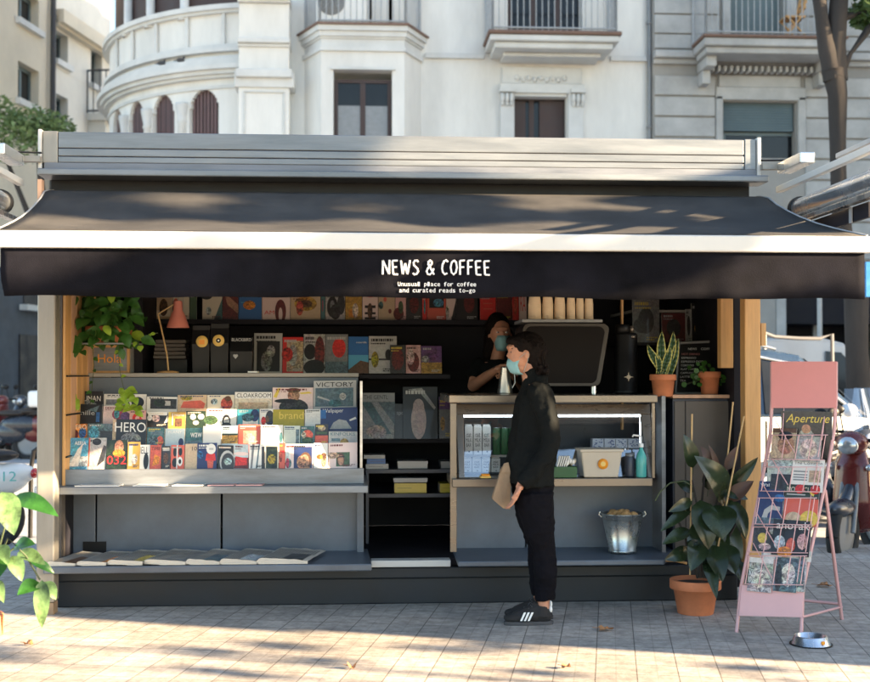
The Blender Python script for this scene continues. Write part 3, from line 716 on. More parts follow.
# plane tree seen at the right, trunk behind the parked car
YT = 16.0
t1 = thing('plane_tree', 'dark plane tree trunk with forked limbs rising past the kiosk at right', 'tree', (X(858, YT), YT, 0))
q = MB()
def T(px, py, dy=0): return U(px, py, YT+dy)
q.tube([(X(862,YT), YT, -0.1), T(861,420), T(859,350), T(856,290), T(850,250), T(842,235), T(839,190), T(839,140), T(836,95), T(833,70)],
       [.27,.18,.155,.15,.14,.125,.12,.125,.13,.16], 'bark', 12)
q.tube([T(834,80), T(827,50), T(822,20), T(816,-20), T(806,-90)], [.15,.12,.115,.10,.07], 'bark', 9)
q.tube([T(836,80), T(838,45), T(838,10), T(842,-40), T(850,-120)], [.15,.14,.13,.12,.08], 'bark', 9)
q.tube([T(838,75), T(850,52), T(868,30), T(900,5)], [.09,.06,.05,.03], 'bark', 8)
q.tube([T(838,20), T(848,16), T(866,12), T(890,-10)], [.05,.035,.03,.02], 'bark', 7)
tk = q.build('trunk', t1); crumple(tk, 0.05, 3.2, 3); crumple(tk, .03, 7, 1)
crown('crown', [(T(885,5), (.5,.5,.35)), (T(870,15,.2), (.25,.3,.2)), (T(940,-60), (1.5,1.2,.8)), (T(900,-160), (2,1.5,1.0))], t1, 900, 0.085, 5)
# street tree far left
t2 = thing('leafy_street_tree', 'soft green street tree in front of the ochre building at far left', 'tree', (X(50, 25), 25, 0))
q = MB(); q.tube([(X(50,25), 25, -.1), (X(48,25), 25, 3.0), (X(38,25), 25, 6.0)], [.16,.13,.06], 'bark', 8); q.tube([(X(48,25), 25, 3.0), (X(30,25), 25, 4.6), (X(4,25), 25, 5.9)], [.09,.06,.04], 'bark', 8); q.build('trunk', t2)
M['tree_leaf_soft'] = mat('soft_tree_leaf', (.16,.24,.10), .7, 0, .5, 1.5, transl=.3)
crown('crown', [(U(8,128,25), (.7,.7,.42)), (U(30,124,25), (.6,.6,.4)), (U(52,125,25.4), (.45,.5,.3)), (U(-15,112,25), (.7,.7,.4)), (U(18,140,25), (.8,.7,.5))], t2, 2600, 0.06, 9, 'tree_leaf_soft')
# ------------------------------------------------------------------ the kiosk
YB, YL, YR, YW = 7.7, 7.45, 7.45, 9.45       # base front, ledge front, roof front, back wall
XL, XR = X(45, YR), X(757, YR)               # ends of the roof
kiosk = thing('news_kiosk', 'dark grey metal news and coffee kiosk with black awning and open counters', 'kiosk', ((XL+XR)/2, 8.4, 0))
K = kiosk
ztop = Z(134.5, YR, 300)
# base
q = MB(); q.box((X(58,YB), YB, 0.0), (X(737,YB), YW, 0.165), 'base')
q.box((X(58,YB)+0.01, YB-0.03, 0.166), (X(737,YB)-0.01, YW-0.01, 0.235), 'base')
q.build('base', K, bevel=0.008)
FL = 0.28
MB().box((X(62,YB), YB+0.05, 0.236), (X(735,YB), YW, FL), 'dark').build('floor', K)
MB().box((X(371,YB), YB-0.06, FL-0.038), (X(450,YB), YB+0.048, FL+0.004), 'white_bar').build('threshold', K, bevel=0.004)
# ledges
def ledge(name, pts, z, th, m='grey'):
    mb = MB(); mb.prism([(a, b, z-th) for a, b in pts], (0, 0, th), m); return mb.build(name, K, bevel=0.008)
zl = Z(565.5, YL, 200); z2 = zl-0.035
ledge('ledge', [(X(44,YL), YL), (X(372,YL), YL), (X(368,8.1), 8.1), (X(62,8.1), 8.1)], zl, 0.045)
ledge('ledge', [(X(458,YL), YL), (X(664,YL), YL), (X(682,8.0)+.02, 8.1), (X(452,8.1), 8.1)], zl+0.01, 0.035)
# left counter: panels and tray
YP = 8.02
q = MB(); zc = Z(491, 7.6, 200); q.box((X(62,YP), YP, FL), (X(96,YP), YP+.03, zc), 'grey'); q.box((X(97.5,YP), YP-0.004, FL), (X(221,YP), YP+.026, zc), 'grey')
q.box((X(223,YP), YP-0.004, FL), (X(363,YP), YP+.026, zc), 'grey'); q.box((X(62,YP), YP-.07, FL), (X(71,YP), YP-.005, zc), 'grey')
q.box((X(357,YP), YP-.07, FL), (X(364,YP), YP-.006, zc), 'grey')
q.build('counter_panel', K, bevel=0.004)
MB().box((X(63,8.0)+0.13, YP-0.008, Z(553,YP)), (X(63,8.0)+.13+.15, YP+.002, Z(539,YP)), 'black').build('vent_opening', K)
q = MB().box((X(54,7.6), 7.6, Z(494,7.6,200)), (X(368,7.6), YP+.4, Z(486.5,7.6,200)), 'grey_light'); q.build('counter_top', K, bevel=0.004)
q = MB().box((X(59,7.72), 7.72, Z(486.4,7.6,200)), (X(364,7.72), 7.735, Z(469,7.72,200)), 'grey_light'); q.build('magazine_lip', K, bevel=0.003)
# stepped rack behind the lip
zt0 = Z(486.4, 7.6, 200)
rk = MB()
for k in range(4):
    rk.box((X(66,7.8), 7.80+0.13*k, zt0+0.002), (X(358,7.8), 7.80+0.13*(k+1), zt0+0.035+0.085*k), 'dark')
rk.box((X(360,7.8), 7.76, zt0), (X(362.5,7.8), 8.35, Z(381,7.9)), 'grey_light')
rk.build('magazine_rack', K)
MB().box((X(66,8.36), 8.37, zt0), (X(358,8.36), 8.385, Z(377.6,8.35,200)), 'grey').build('rack_back_panel', K)
# side wall left, posts
q = MB().box((X(55.5,YB), YB, 0.236), (X(62,YB), YB+0.10, 2.70), 'taupe').box((X(55.5,YB)-.02, YB+.1, FL), (X(62,YB)+.0, YW, 2.70), 'dark'); q.build('side_wall', K)
q = MB()
for k in range(9):
    ya = YB+0.005+k*0.155; 
    if ya+0.15 > YW: break
    q.box((X(62.2,YB), ya, FL+.45), (X(62.2,YB)+0.018, ya+0.148, 2.5), 'wood' if k%3 != 1 else 'wood_pink')
q.build('side_boards', K, bevel=0.003)
MB().box((XL-.01, YR+.17, 2.50), (XR+.01, YR+.19, ztop-.2), 'black').build('lip_shade_strip', K)  # black strip stands in for the shade under the roof lip
for z_ in (Z(376,8.0), Z(413,8.0), Z(453,8.0)): MB().tube([(X(62.2,YB)+.024, YB+.02, z_), (X(62.2,YB)+.024, YB+.62, z_)], .006, 'black', 6).build('wall_rail', K)
MB().box((X(36,YL), YL+.02, 0.075), (X(54.3,YL), YL+0.14, 2.42), 'post').build('post', K, bevel=0.01)
MB().box((X(36,YL)+.004, YL+.024, 0.0), (X(53.5,YL), YL+0.13, 0.073), 'kraft').build('post_foot', K)
MB().box((X(746,YL), YL+.02, 0.0), (X(762,YL), YL+0.12, 2.42), 'wood').build('wooden_post', K, bevel=0.006)
q = MB().box((X(721,7.7), 7.7, Z(368,7.7,727)), (X(733.5,7.7), 7.78, 2.6), 'wood'); q.build('hanging_board', K, bevel=0.004)
q = MB().box((X(735,YB), YB+.02, FL-0.2), (X(744,YB), YW, 2.7), 'dark'); q.build('side_wall', K)
MB().box((X(760,YL)+.02, YL+.03, Z(345,YL)), (X(760,YL)+.05, YL+.06, Z(322,YL)), 'wood').build('hook', K)
# back wall and roof
MB().box((X(55,YB), YW+0.001, FL), (X(744,YB), YW+0.06, 2.7), 'dark').build('back_wall', K)
MB().box((XL+.02, YR+0.22, 2.66), (XR-.02, YW+.1, 2.72), 'dark').build('ceiling', K)
q = MB().box((XL+.04, YR+0.10, 2.722), (XR-.04, YW+.12, 2.80), 'steel_lip'); q.build('roof', K)
# fascia of three boards
def ft(y, px): return Z(y, YR, px)
xa, xb = X(57,YR), X(745,YR); ztop = ft(134.5, 300)
H = [(0, .098), (.101, .147), (.150, .187)]
for h0, h1 in H:
    MB().box((xa, YR, ztop-h1), (xb, YR+.05, ztop-h0), 'steel').build('fascia_board', K, bevel=0.005)
q = MB().box((xa, YR+.045, ztop-.186), (xb, YR+.08, ztop-.001), 'black').box((xa, YR+.052, ztop-.03), (xb, YR+.4, ztop-.012), 'steel_lip'); q.build('fascia_backing', K)
for a, b in ((41.5,56.6),(745.4,757)):
    MB().box((X(a,YR), YR-.004, ztop-.19), (X(b,YR), YR+.3, ztop+.004), 'post' if a < 100 else 'steel').build('fascia_end', K, bevel=0.005)
for a, b in ((37.5,41),(757.3,761)):
    MB().box((X(a,YR), YR-.02, ztop-.235), (X(b,YR), YR+.3, ztop+.012), 'white_bar').build('end_bracket', K, bevel=0.004)
q = MB().box((XL-.01, YR-.005, ztop-.228), (XR+.02, YR+.2, ztop-.189), 'steel_lip'); q.build('gutter_recess', K)
q = MB().box((X(36,YR-.05), YR-.05, ztop-.272), (X(770,YR-.05), YR+.15, ztop-.230), 'steel'); q.build('roof_lip', K, bevel=0.008)
# awning
aw = MB(); NY, NX = 16, 60
prof = [(7.60, 2.60), (7.50, 2.585), (7.38, 2.555), (7.27, 2.492), (7.10, 2.415), (6.95, 2.36), (6.75, 2.298), (6.55, 2.25), (6.35, 2.214), (6.20, 2.188)]
x0_, x1_ = X(45,7.43), X(766,7.43); xA, xB = X(-4,6.2), X(868,6.2)
vs = []; n_ = len(prof)
for j, (yy, zz) in enumerate(prof):
    s_ = max(0, (7.43-yy)/1.23)
    for i in range(NX+1):
        t_ = i/NX; xx = x0_+(x1_-x0_)*t_; xe = xA+(xB-xA)*t_; xx = xx+(xe-xx)*s_
        sag = math.sin(PI*s_); rip = 0.006*math.sin(t_*31+1.0)*sag + 0.010*noise.noise(Vector((t_*7, s_*2.5, 3)))*sag
        edge = 0.02*math.exp(-min(t_, 1-t_)*25)*sag
        vs.append((xx, yy, zz+rip+edge))
fs = [(j*(NX+1)+i, (j+1)*(NX+1)+i, (j+1)*(NX+1)+i+1, j*(NX+1)+i+1) for j in range(n_-1) for i in range(NX)]
aw.add(vs, fs, 'fabric', None, True)
awn = aw.build('awning', K); sm_ = awn.modifiers.new('t', 'SOLIDIFY'); sm_.thickness = 0.003
for i_ in (0, NX): MB().tube([vs[j*(NX+1)+i_] for j in range(n_)], 0.006, 'iron_lt', 6).build('awning_hem', awn)
zb0, zb1 = Z(249.8,6.17,430), Z(233,6.17,430)
MB().box((X(-7,6.17), 6.17, zb0), (X(873,6.17), 6.235, zb1), 'white_bar').build('front_bar', awn, bevel=0.008)
# valance with soft waves, thick cloth
va = MB(); NXX = 120; zb = Z(297.5,6.2,430); vv = []
xA_, xB_ = X(0,6.2), X(865,6.2)
for j in range(7):
    for i in range(NXX+1):
        t_ = i/NXX; s_ = j/6; xx = xA_+(xB_-xA_)*t_
        yy = 6.20+0.028*s_*noise.noise(Vector((t_*11, 0, 1)))+0.010*s_*noise.noise(Vector((t_*40, s_, 5)))
        zz = zb0-0.001+(zb-zb0)*s_
        zz += s_*0.010*noise.noise(Vector((t_*9, 7, 1)))
        c = min(xx-xA_, 0.045); 
        if s_ > 0.6 and c < 0.045 and i < 3: xx += 0.02*(s_-0.6)/0.4
        vv.append((xx, yy, zz))
va.add(vv, [(j*(NXX+1)+i, (j+1)*(NXX+1)+i, (j+1)*(NXX+1)+i+1, j*(NXX+1)+i+1) for j in range(6) for i in range(NXX)], 'valance', None, True)
vo = va.build('valance', awn); s2 = vo.modifiers.new('t', 'SOLIDIFY'); s2.thickness = 0.004; s2.offset = 0
# hand drawn capitals on the valance
STROKES = {
 'N': [[(0,0),(0.02,1.0)],[(0.02,1.0),(.46,0.02)],[(.46,0.02),(.50,1.04)]],
 'E': [[(0.06,0.02),(0.0,0.98)],[(0,0.98),(.40,1.0)],[(0.02,.52),(.34,.54)],[(0.06,0.02),(.42,0.0)]],
 'W': [[(0,1.0),(.12,0.02)],[(.12,0.02),(.30,.80)],[(.30,.80),(.46,0.02)],[(.46,.02),(.66,1.02)]],
 'S': [[(.40,.90),(.30,1.0),(.15,1.0),(.05,.86),(.08,.66),(.22,.54),(.34,.40),(.38,.22),(.28,.05),(.12,0.0),(0,.10)]],
 '&': [[(.56,0.0),(.14,.72),(.14,.90),(.26,1.0),(.38,.92),(.38,.76),(.10,.44),(.02,.22),(.10,.04),(.26,0.0),(.44,.16),(.54,.44)]],
 'C': [[(.42,.88),(.30,1.0),(.14,.94),(.03,.70),(0,.42),(.06,.14),(.20,0.0),(.38,.08)]],
 'O': [[(.24,1.0),(.08,.86),(0,.5),(.07,.14),(.22,0.0),(.38,.14),(.46,.5),(.40,.86),(.24,1.0)]],
 'F': [[(0.03,0.0),(0.02,1.0)],[(0.02,1.0),(.38,1.03)],[(.03,.54),(.33,.56)]],
}
def strokes(mb, word, o, h, total, r, m='letter'):
    adv = {'N':.50,'E':.42,'W':.66,'S':.40,'&':.56,'C':.42,'O':.46,'F':.38,' ':.18}; gap = .20
    w_ = sum(adv[c] for c in word)+gap*(len(word)-1); k = total/(w_); cx_ = 0; rnd = random.Random(4)
    for c in word:
        dy = rnd.uniform(-.02, .03)
        for s_ in STROKES.get(c, []):
            pts = [Vector((o[0]+(cx_+a)*k, o[1], o[2]+(b+dy)*h)) for a, b in s_]
            mb.tube(pts, r, m, 6, flat=1.0)
            for p in pts[1:-1]: mb.ball(p, r, m, 6, 4)
        cx_ += adv[c]+gap
q = MB(); strokes(q, 'NEWS & COFFEE', (X(382.5,6.19), 6.191, Z(274.5,6.19,435)), Z(260.5,6.19,435)-Z(274.5,6.19,435), X(490,6.19)-X(382.5,6.19), 0.0052)
q.v = [(v[0], 6.191+(v[1]-6.191)*0.35, v[2]) for v in q.v]; q.build('lettering', vo)
q = MB()
def mono(mb, s, px0, px1, pyb, pyt, Y):
    xa, xb = X(px0,Y), X(px1,Y); k = (xb-xa)/len(s); zb_, zt_ = Z(pyb,Y,435), Z(pyt,Y,435); hh = zt_-zb_
    for i, c in enumerate(s):
        if c == ' ': continue
        h = hh*(1.0 if c in 'Uldftbk' else .74); z0 = zb_
        if c in 'pg': z0 = zb_-hh*.26; h = hh
        if c == '-': h = hh*.14; z0 = zb_+hh*.3
        mb.text(c, (xa+k*(i+.10), Y, z0), (1,0,0), (0,0,1), k*(.80 if c not in 'lt' else .62), h)
mono(q, 'Unusual place for coffee', 397.5, 476.5, 286.2, 282.0, 6.186); mono(q, 'and curated reads to-go', 399, 475.5, 292.4, 288.2, 6.186)
to = q.build('lettering', vo)
tt = to.modifiers.new('t', 'SOLIDIFY'); tt.thickness = 0.0014

# side awnings folded away along both ends, running towards the viewer
def wing(name, label, sgn, xk):
    t_ = thing(name, label, 'side awning', (xk, 6.9, 2.2))
    Yn, Yf = 5.3, 7.52
    def P_(off, z): return xk+sgn*off, z
    q = MB(); x_, z_ = P_(.10, 0)
    rail = [(7.3,0),(5.15,0)]
    # white box
    q = MB(); q.box((xk+sgn*.08, 6.98, 2.71), (xk+sgn*.17, 7.38, 2.775), 'alu'); q.build('box_section', t_, bevel=0.006)
    q = MB(); q.box((xk+sgn*.12, Yn, 2.612), (xk+sgn*.16, Yf, 2.652), 'white_bar'); q.box((xk+sgn*.30, Yn+.5, 2.74), (xk+sgn*.34, 7.0, 2.77), 'iron_lt'); q.build('top_rail', t_, bevel=0.004)
    q = MB(); q.tube([(xk+sgn*.20, 7.30, 2.485), (xk+sgn*.20, 6.1, 2.485)], .062, 'chrome', 20); q.build('roller_casing', t_)
    q = MB(); q.tube([(xk+sgn*.20, 6.1, 2.485), (xk+sgn*.20, 5.86, 2.485)], .055, 'kraft', 20); q.lathe((xk+sgn*.20, 6.02, 2.485), [(.0,0),(.058,0),(.058,.03),(.0,.03)], 'kraft', 20, axis='Y'); q.tube([(xk+sgn*.20, 5.86, 2.485), (xk+sgn*.20, 5.83, 2.485)], .06, 'black', 20); q.tube([(xk+sgn*.20, 5.83, 2.485), (xk+sgn*.20, 5.6, 2.485)], .022, 'chrome', 12); q.build('roller_end', t_)
    MB().tube([(xk+sgn*.20, 7.33, 2.485), (xk+sgn*.20, 7.30, 2.485)], .075, 'black', 20).build('end_cap', t_)
    q = MB(); q.box((xk+sgn*.14, Yn, 2.385), (xk+sgn*.19, Yf, 2.415), 'alu'); q.build('bottom_rail', t_, bevel=0.003)
    q = MB(); q.box((xk+sgn*.20, 6.3, 2.30), (xk+sgn*.22, 7.2, 2.383), 'dark'); q.box((xk+sgn*.195, 6.5, 2.295), (xk+sgn*.19, 6.54, 2.383), 'iron_lt'); q.build('arm_cover', t_)
    q = MB(); q.tube([(xk-sgn*.01, 7.42, 2.80), (xk+sgn*.12, 7.35, 2.79), (xk+sgn*.14, 7.2, 2.78)], .006, 'black', 5); q.box((xk-sgn*.01, 7.38, 2.74), (xk+sgn*.10, 7.43, 2.775), 'post'); q.build('bracket', t_)
    return t_
wing('side_awning', 'folded side awning in chrome and white metal, right end of the kiosk roof', 1, XR+.03)
lw = wing('side_awning', 'folded side awning with pale rails and roller, left end of the kiosk roof', -1, XL-.03)
q = MB(); q.box((XL-.01, YR-.06, ztop-.30), (XL-.035, YR-.0, 2.30), 'wood_pink'); q.build('upright', lw)

# ---------------------------------------------------------------- interior fittings
# long shelf over the magazines, partition, upper shelves
ys = 8.35
MB().box((X(74,ys), ys, Z(377,ys,200)), (X(358.5,ys), ys+.5, Z(373,ys,200)), 'shelf').build('shelf', K, bevel=0.003)
MB().box((X(143,8.9), 8.55, Z(373,8.5)+.002), (X(151,8.9), YW, 2.6), 'dark').build('partition', K)
yu = 9.05; zus = Z(319.5, yu, 300)
MB().box((X(153,yu), yu, zus-.035), (X(527,yu), YW, zus), 'dark').build('shelf', K)
zms = Z(374.5, 8.8, 420)
MB().box((X(359.5,8.75), 8.75, zms-.03), (X(450,8.75), YW, zms), 'dark').build('shelf', K)
zlow = Z(438.5, 8.8, 400); zb1 = Z(468.5, 8.6, 400); zb2 = Z(492.5, 8.6, 400)
MB().box((X(361,8.75), 8.75, zlow-.03), (X(452,8.75), YW, zlow), 'dark').build('shelf', K)
MB().box((X(366,8.5), 8.5, zb1-.025), (X(458,8.5), YW, zb1), 'navy').build('shelf', K)
MB().box((X(366,8.5), 8.5, zb2-.025), (X(458,8.5), YW, zb2), 'navy').build('shelf', K)
MB().box((X(366,8.3), 8.45, FL), (X(369,8.3), YW, zb1), 'navy').build('partition', K)
MB().box((X(632,8.6), 8.6, Z(342,8.6)-.02), (X(735,8.6), YW, Z(342,8.6)), 'dark').build('shelf', K)
MB().box((X(632,8.7), 8.7, Z(309,8.7)-.02), (X(700,8.7), YW, Z(309,8.7)), 'shelf').build('shelf', K)
MB().box((X(628,8.0), 8.2, FL+.8), (X(630,8.0), 8.24, 2.6), 'wood').build('upright', K)

# coffee counter, belongs to the kiosk; the cooled display case inside it
Yc = 7.62
zct, zcb = Z(395,Yc,550), Z(402.8,Yc,550)
MB().box((X(449,Yc), Yc, zcb), (X(657.5,Yc), 8.5, zct), 'bronze').build('service_counter_top', K, bevel=0.005)
q = MB().box((X(450.5,Yc), Yc+.03, Z(545,8.0)), (X(457,Yc), Yc+.06, zcb-.002), 'bronze'); q.build('counter_leg', K, bevel=0.003); q = MB(); q.box((X(656,Yc)-.02, Yc+.03, Z(480,Yc)), (X(656,Yc), Yc+.06, zcb-.002), 'bronze'); q.build('counter_leg', K, bevel=0.003)
zsb, zst = Z(487,7.58,550), Z(478.5,7.58,550)
MB().box((X(452.5,7.58), 7.58, zsb), (X(652.5,7.58), 8.1, zst), 'bronze').build('service_shelf', K, bevel=0.005)
q = MB(); q.box((X(452,YP), YP, FL+.01), (X(525,YP), YP+.03, zsb-.002), 'grey'); q.box((X(526.5,YP), YP-.003, FL+.01), (X(655,YP), YP+.027, zsb-.002), 'grey')
q.build('counter_panel', K, bevel=0.004)
q = MB(); q.prism([(X(463,YP), YP-.006, FL+.03), (X(463,YP), YP-.006, Z(492,YP)), (X(520,YP), YP-.006, Z(492,YP)), (X(520,YP), YP-.006, Z(528,YP))], (0,.002,0), 'taupe'); 
q = MB().box((X(656,7.9), 7.75, FL+.02), (X(656,7.9)+.025, 8.5, zct-.01), 'grey_light'); q.build('counter_end_panel', K)
dc = thing('display_case', 'cooled glass display case with steel frame built under the coffee counter', 'display case', (X(552,7.75), 7.9, zst), group=None)
def slant(px, py):   # the glass leans towards the customer at the bottom
    s_ = (py-404)/(478-404); Y_ = 7.80-0.14*s_; return U(px, py, Y_)
q = MB()
def fr(a, b, c, d): q.prism([slant(*a), slant(*b), slant(*c), slant(*d)], (0,.04,0), 'bronze')
fr((456,404),(650,404),(650,414),(456,414)); fr((456,414.2),(463.5,414.2),(464.5,478),(459,478)); fr((641,414.2),(650,414.2),(655,478),(648,478))
q.build('frame', dc, bevel=0.003)
q = MB(); q.prism([slant(464,414.5),slant(641,414.5),slant(648,477.5),slant(464.5,477.5)], (0,.006,0), 'glass'); q.v = [(a, b+.03, c) for a, b, c in q.v]; q.build('glass_front', dc)
q = MB(); ya = 7.86; q.box((X(463,ya), ya, Z(417,ya,550)), (X(640,ya), ya+.02, Z(414.8,ya,550)), 'led'); q.box((X(641,ya)-.007, ya+.003, Z(470,ya)), (X(641,ya), ya+.013, Z(418,ya)), 'led'); q.build('light_tube', dc)
M['case_in'] = mat('case_interior', (0.045, 0.052, 0.065), 0.35, 0.3, 0.15, 4)
q = MB(); q.box((X(459,8.1)-.02, 7.9, zst+.002), (X(459,8.1)-.005, 8.45, zcb-.004), 'case_in'); q.box((X(650,8.0), 7.9, zst+.002), (X(650,8.0)+.015, 8.45, zcb-.004), 'case_in')
q.box((X(459,8.1)-.02, 8.452, zst+.002), (X(650,8.0)+.015, 8.47, zcb-.004), 'case_in'); q.box((X(459,8.1)-.004, 7.86, zst+.003), (X(650,8.0)-.002, 8.45, zst+.012), 'case_in')
q.build('cabinet', dc)
zsh = Z(454.5, 8.0, 480)
MB().box((X(462,8.0), 7.92, zsh-.012), (X(515,8.0), 8.44, zsh), 'shelf').build('shelf', dc)
MB().box((X(545,8.2), 8.1, Z(448.5,8.2)-.01), (X(648,8.2), 8.44, Z(448.5,8.2)), 'glass').build('shelf', dc)

# tall cabinet at the right end of the counter
cb = thing('tall_cabinet', 'taupe storage cabinet with dark side standing right of the coffee counter', 'cabinet', (X(705,7.95), 8.1, FL))
ycf = 7.85
MB().box((X(673,ycf), ycf+.012, FL+.01), (X(735,ycf)-.01, 8.5, Z(398.5,ycf,700)), 'navy').build('body', cb, bevel=0.004)
q = MB(); q.box((X(674.5,ycf), ycf, FL+.03), (X(685,ycf), ycf+.011, Z(401,ycf,700)), 'taupe'); q.box((X(685.5,ycf), ycf-.004, FL+.03), (X(733,ycf), ycf+.011, Z(401,ycf,700)), 'taupe'); q.build('door', cb, bevel=0.003)
MB().box((X(673,ycf)-.01, ycf-.03, Z(398.2,ycf,700)), (X(735,ycf), 8.5, Z(394.6,ycf,700)), 'wood_pink').build('top', cb, bevel=0.004)
p = U(685, 485, ycf-.02); MB().ball(p, .009, 'chrome', 10, 7).build('lock', cb)
ztopc = Z(394.6,ycf,700)
# ------------------------------------------------------------------ magazines and books
CC = C = dict(w=(.80,.78,.74), cream=(.76,.68,.54), k=(.012,.012,.014), dk=(.04,.04,.045), g=(.22,.23,.24), lg=(.48,.48,.47), navy=(.02,.035,.13), blue=(.03,.15,.42), sky=(.10,.40,.62),
 turq=(.06,.34,.44), teal=(.06,.17,.19), pale=(.52,.62,.66), red=(.70,.03,.025), coral=(.66,.12,.075), orange=(.80,.28,.03), yel=(.74,.55,.08), ochre=(.55,.33,.06), olive=(.42,.34,.02), green=(.06,.12,.05),
 dgreen=(.02,.038,.02), mint=(.56,.63,.58), pink=(.76,.45,.44), ppink=(.80,.62,.58), rasp=(.42,.04,.09), skin=(.50,.26,.16), beige=(.60,.45,.30), brown=(.14,.07,.035), maroon=(.16,.02,.02), purple=(.15,.06,.22), slate=(.12,.19,.23))
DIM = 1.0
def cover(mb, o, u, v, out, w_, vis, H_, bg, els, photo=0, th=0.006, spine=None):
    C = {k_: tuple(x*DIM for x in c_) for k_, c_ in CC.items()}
    """o: top left corner of the cover; vis: height of the part that shows; H_: full height"""
    k = [0]
    def P_(a, b, l): return o+u*(a*w_)-v*((1-b)*vis)+out*l
    mb.obox(o-v*H_, u*w_, v*H_, -out*th, 'print', C['w'])
    mb.add([o-v*H_+out*.0003, o-v*H_+u*w_+out*.0003, o+u*w_+out*.0003, o+out*.0003], [(0,1,2,3)], 'print', (*C[bg], photo))
    for e in els:
        k[0] += 1; l = 0.0004+0.0003*k[0]; t_ = e[0]
        if t_ == 'r':
            c = (*C[e[5]], e[6] if len(e) > 6 else 0); mb.add([P_(e[1],e[2],l), P_(e[3],e[2],l), P_(e[3],e[4],l), P_(e[1],e[4],l)], [(0,1,2,3)], 'print', c)
        elif t_ == 'e':
            c = (*C[e[5]], max(.35, min(1, 1.6*e[6])) if len(e) > 6 else 0)
            mb.add([P_(e[1]+e[3]*math.cos(2*PI*i/18), e[2]+e[4]*math.sin(2*PI*i/18), l) for i in range(18)], [tuple(range(18))], 'print', c)
        elif t_ == 'p':
            c = (*C[e[2]], e[3] if len(e) > 3 else 0); mb.add([P_(a, b, l) for a, b in e[1]], [tuple(range(len(e[1])))], 'print', c)
        elif t_ == 'ti':
            mb.text(e[5], P_(e[1],e[2],l), u, v+u*.3, (e[3]-e[1])*w_, (e[4]-e[2])*vis, 'print', (*C[e[6]], 0))
        elif t_ == 't':
            mb.text(e[5], P_(e[1],e[2],l), u, v, (e[3]-e[1])*w_, (e[4]-e[2])*vis, 'print', (*C[e[6]], 0))
def fine_print(rnd, bg):
    """unreadable small type: rows of tiny bars"""
    dark = sum(CC[bg]) > .9; col = rnd.choice(['k','dk','navy','maroon']) if dark else rnd.choice(['w','cream','yel','lg']); els = []
    def row(u0, u1, v0, v1, c):
        u = u0
        while u < u1:
            d = rnd.uniform(.03, .09); els.append(('r', u, v0, min(u+d, u1), v1, c)); u += d+.025
    row(.08, rnd.uniform(.45, .9), .86, .93, col)
    if rnd.random() < .6: row(.08, rnd.uniform(.3, .8), .78, .81, col)
    if rnd.random() < .5: row(.5, .92, .10, .13, col); row(.5, .8, .05, .08, col)
    if rnd.random() < .5: c_ = rnd.choice(list(CC)); a = rnd.uniform(.1,.6); els.insert(0, ('e', a, rnd.uniform(.2,.6), rnd.uniform(.1,.3), rnd.uniform(.1,.3), c_, .7))
    return els
def person_els(cx=.5, top='brown', skin='skin', body='k', s=1.0, v=.0):
    return [('e',cx,.05+v,.30*s,.42*s,body,.5), ('e',cx,.60+v,.15*s,.26*s,top,.2), ('e',cx,.54+v,.11*s,.2*s,skin,.3)]
TG = 'magazines on the stepped rack'
tilt = R(10)
def mag(tier, x0, x1, yt, bg, els, desc, vis=26, photo=0, name='magazine'):
    Yb_ = 7.815+0.13*tier; zb_ = zt0+.036+.085*tier
    zt_ = Z(yt, Yb_+.04, (x0+x1)/2); H_ = (zt_-zb_)/math.cos(tilt)
    Yt = Yb_+H_*math.sin(tilt); jit = random.uniform(-.002, .002)
    xa, xb = X(x0, Yt), X(x1, Yt)
    v = Vector((0, math.sin(tilt), math.cos(tilt))); out = Vector((0, -math.cos(tilt), math.sin(tilt))); u = Vector((1, 0, jit)).normalized()
    if not any(e_[0] == 't' for e_ in els) and len(els): els = list(els)+fine_print(random.Random(int(x0*7+yt)), bg)
    rl = random.uniform(-.022, .022); u = Vector((math.cos(rl), jit, math.sin(rl)))
    mb = MB(); cover(mb, Vector((xa+.001, Yt+jit*3-x0*.0001*(tier%2), zt_)), u, v, out, xb-xa-.002, vis*7.9/FPX, H_, bg, els, photo)
    o = mb.build(name)
    row = ['front row', 'second row', 'third row', 'top row'][tier]
    return tag(o, desc+', '+row+' of the rack', 'magazine', TG)
e, r_, t_ = 'e', 'r', 't'
# front row
mag(0, 68, 89, 438, 'sky', [('r',.0,0,1,.35,'pale',.8),('p',[(.1,0),(.55,0),(.75,.8),(.5,.6)],'w',.3),('t',.35,.75,.9,.88,'aerial'.upper()[:5],'w')], 'magazine with a blue and white aerial cover', 28, .6)
mag(0, 89.3, 107, 438, 'lg', [('r',-.0,0,.06,1,'coral'),('e',.45,.86,.26,.12,'k'),('p',[(.5,0),(.9,.2),(1,.7),(.85,.75)],'dk',.5)], 'grey photo magazine with a black oval badge and red spine', 28, .4)
mag(0, 107.3, 128, 440, 'dgreen', [('e',.6,.72,.22,.28,'skin',.5),('e',.6,.5,.3,.14,'orange',.4),('t',.03,.08,.97,.40,'032','red')], 'dark magazine with a portrait and big red numerals', 26, .8)
mag(0, 128.3, 141, 442, 'ochre', [('r',.1,.1,.4,.9,'cream',.3)], 'narrow ochre yellow magazine')
mag(0, 134, 150.5, 445, 'w', [('t',.10,.62,.90,.92,'SHELL','k'),('e',.78,.3,.16,.35,'k',.3)], 'white magazine with narrow black capitals and a dark figure', 23)
mag(0, 150.8, 162, 445, 'coral', [('t',.1,.78,.9,.92,'TIME','k'),('p',[(.2,.1),(.8,.2),(.9,.5),(.4,.6)],'orange',.5)], 'orange red magazine with small black capitals', 23, .3)
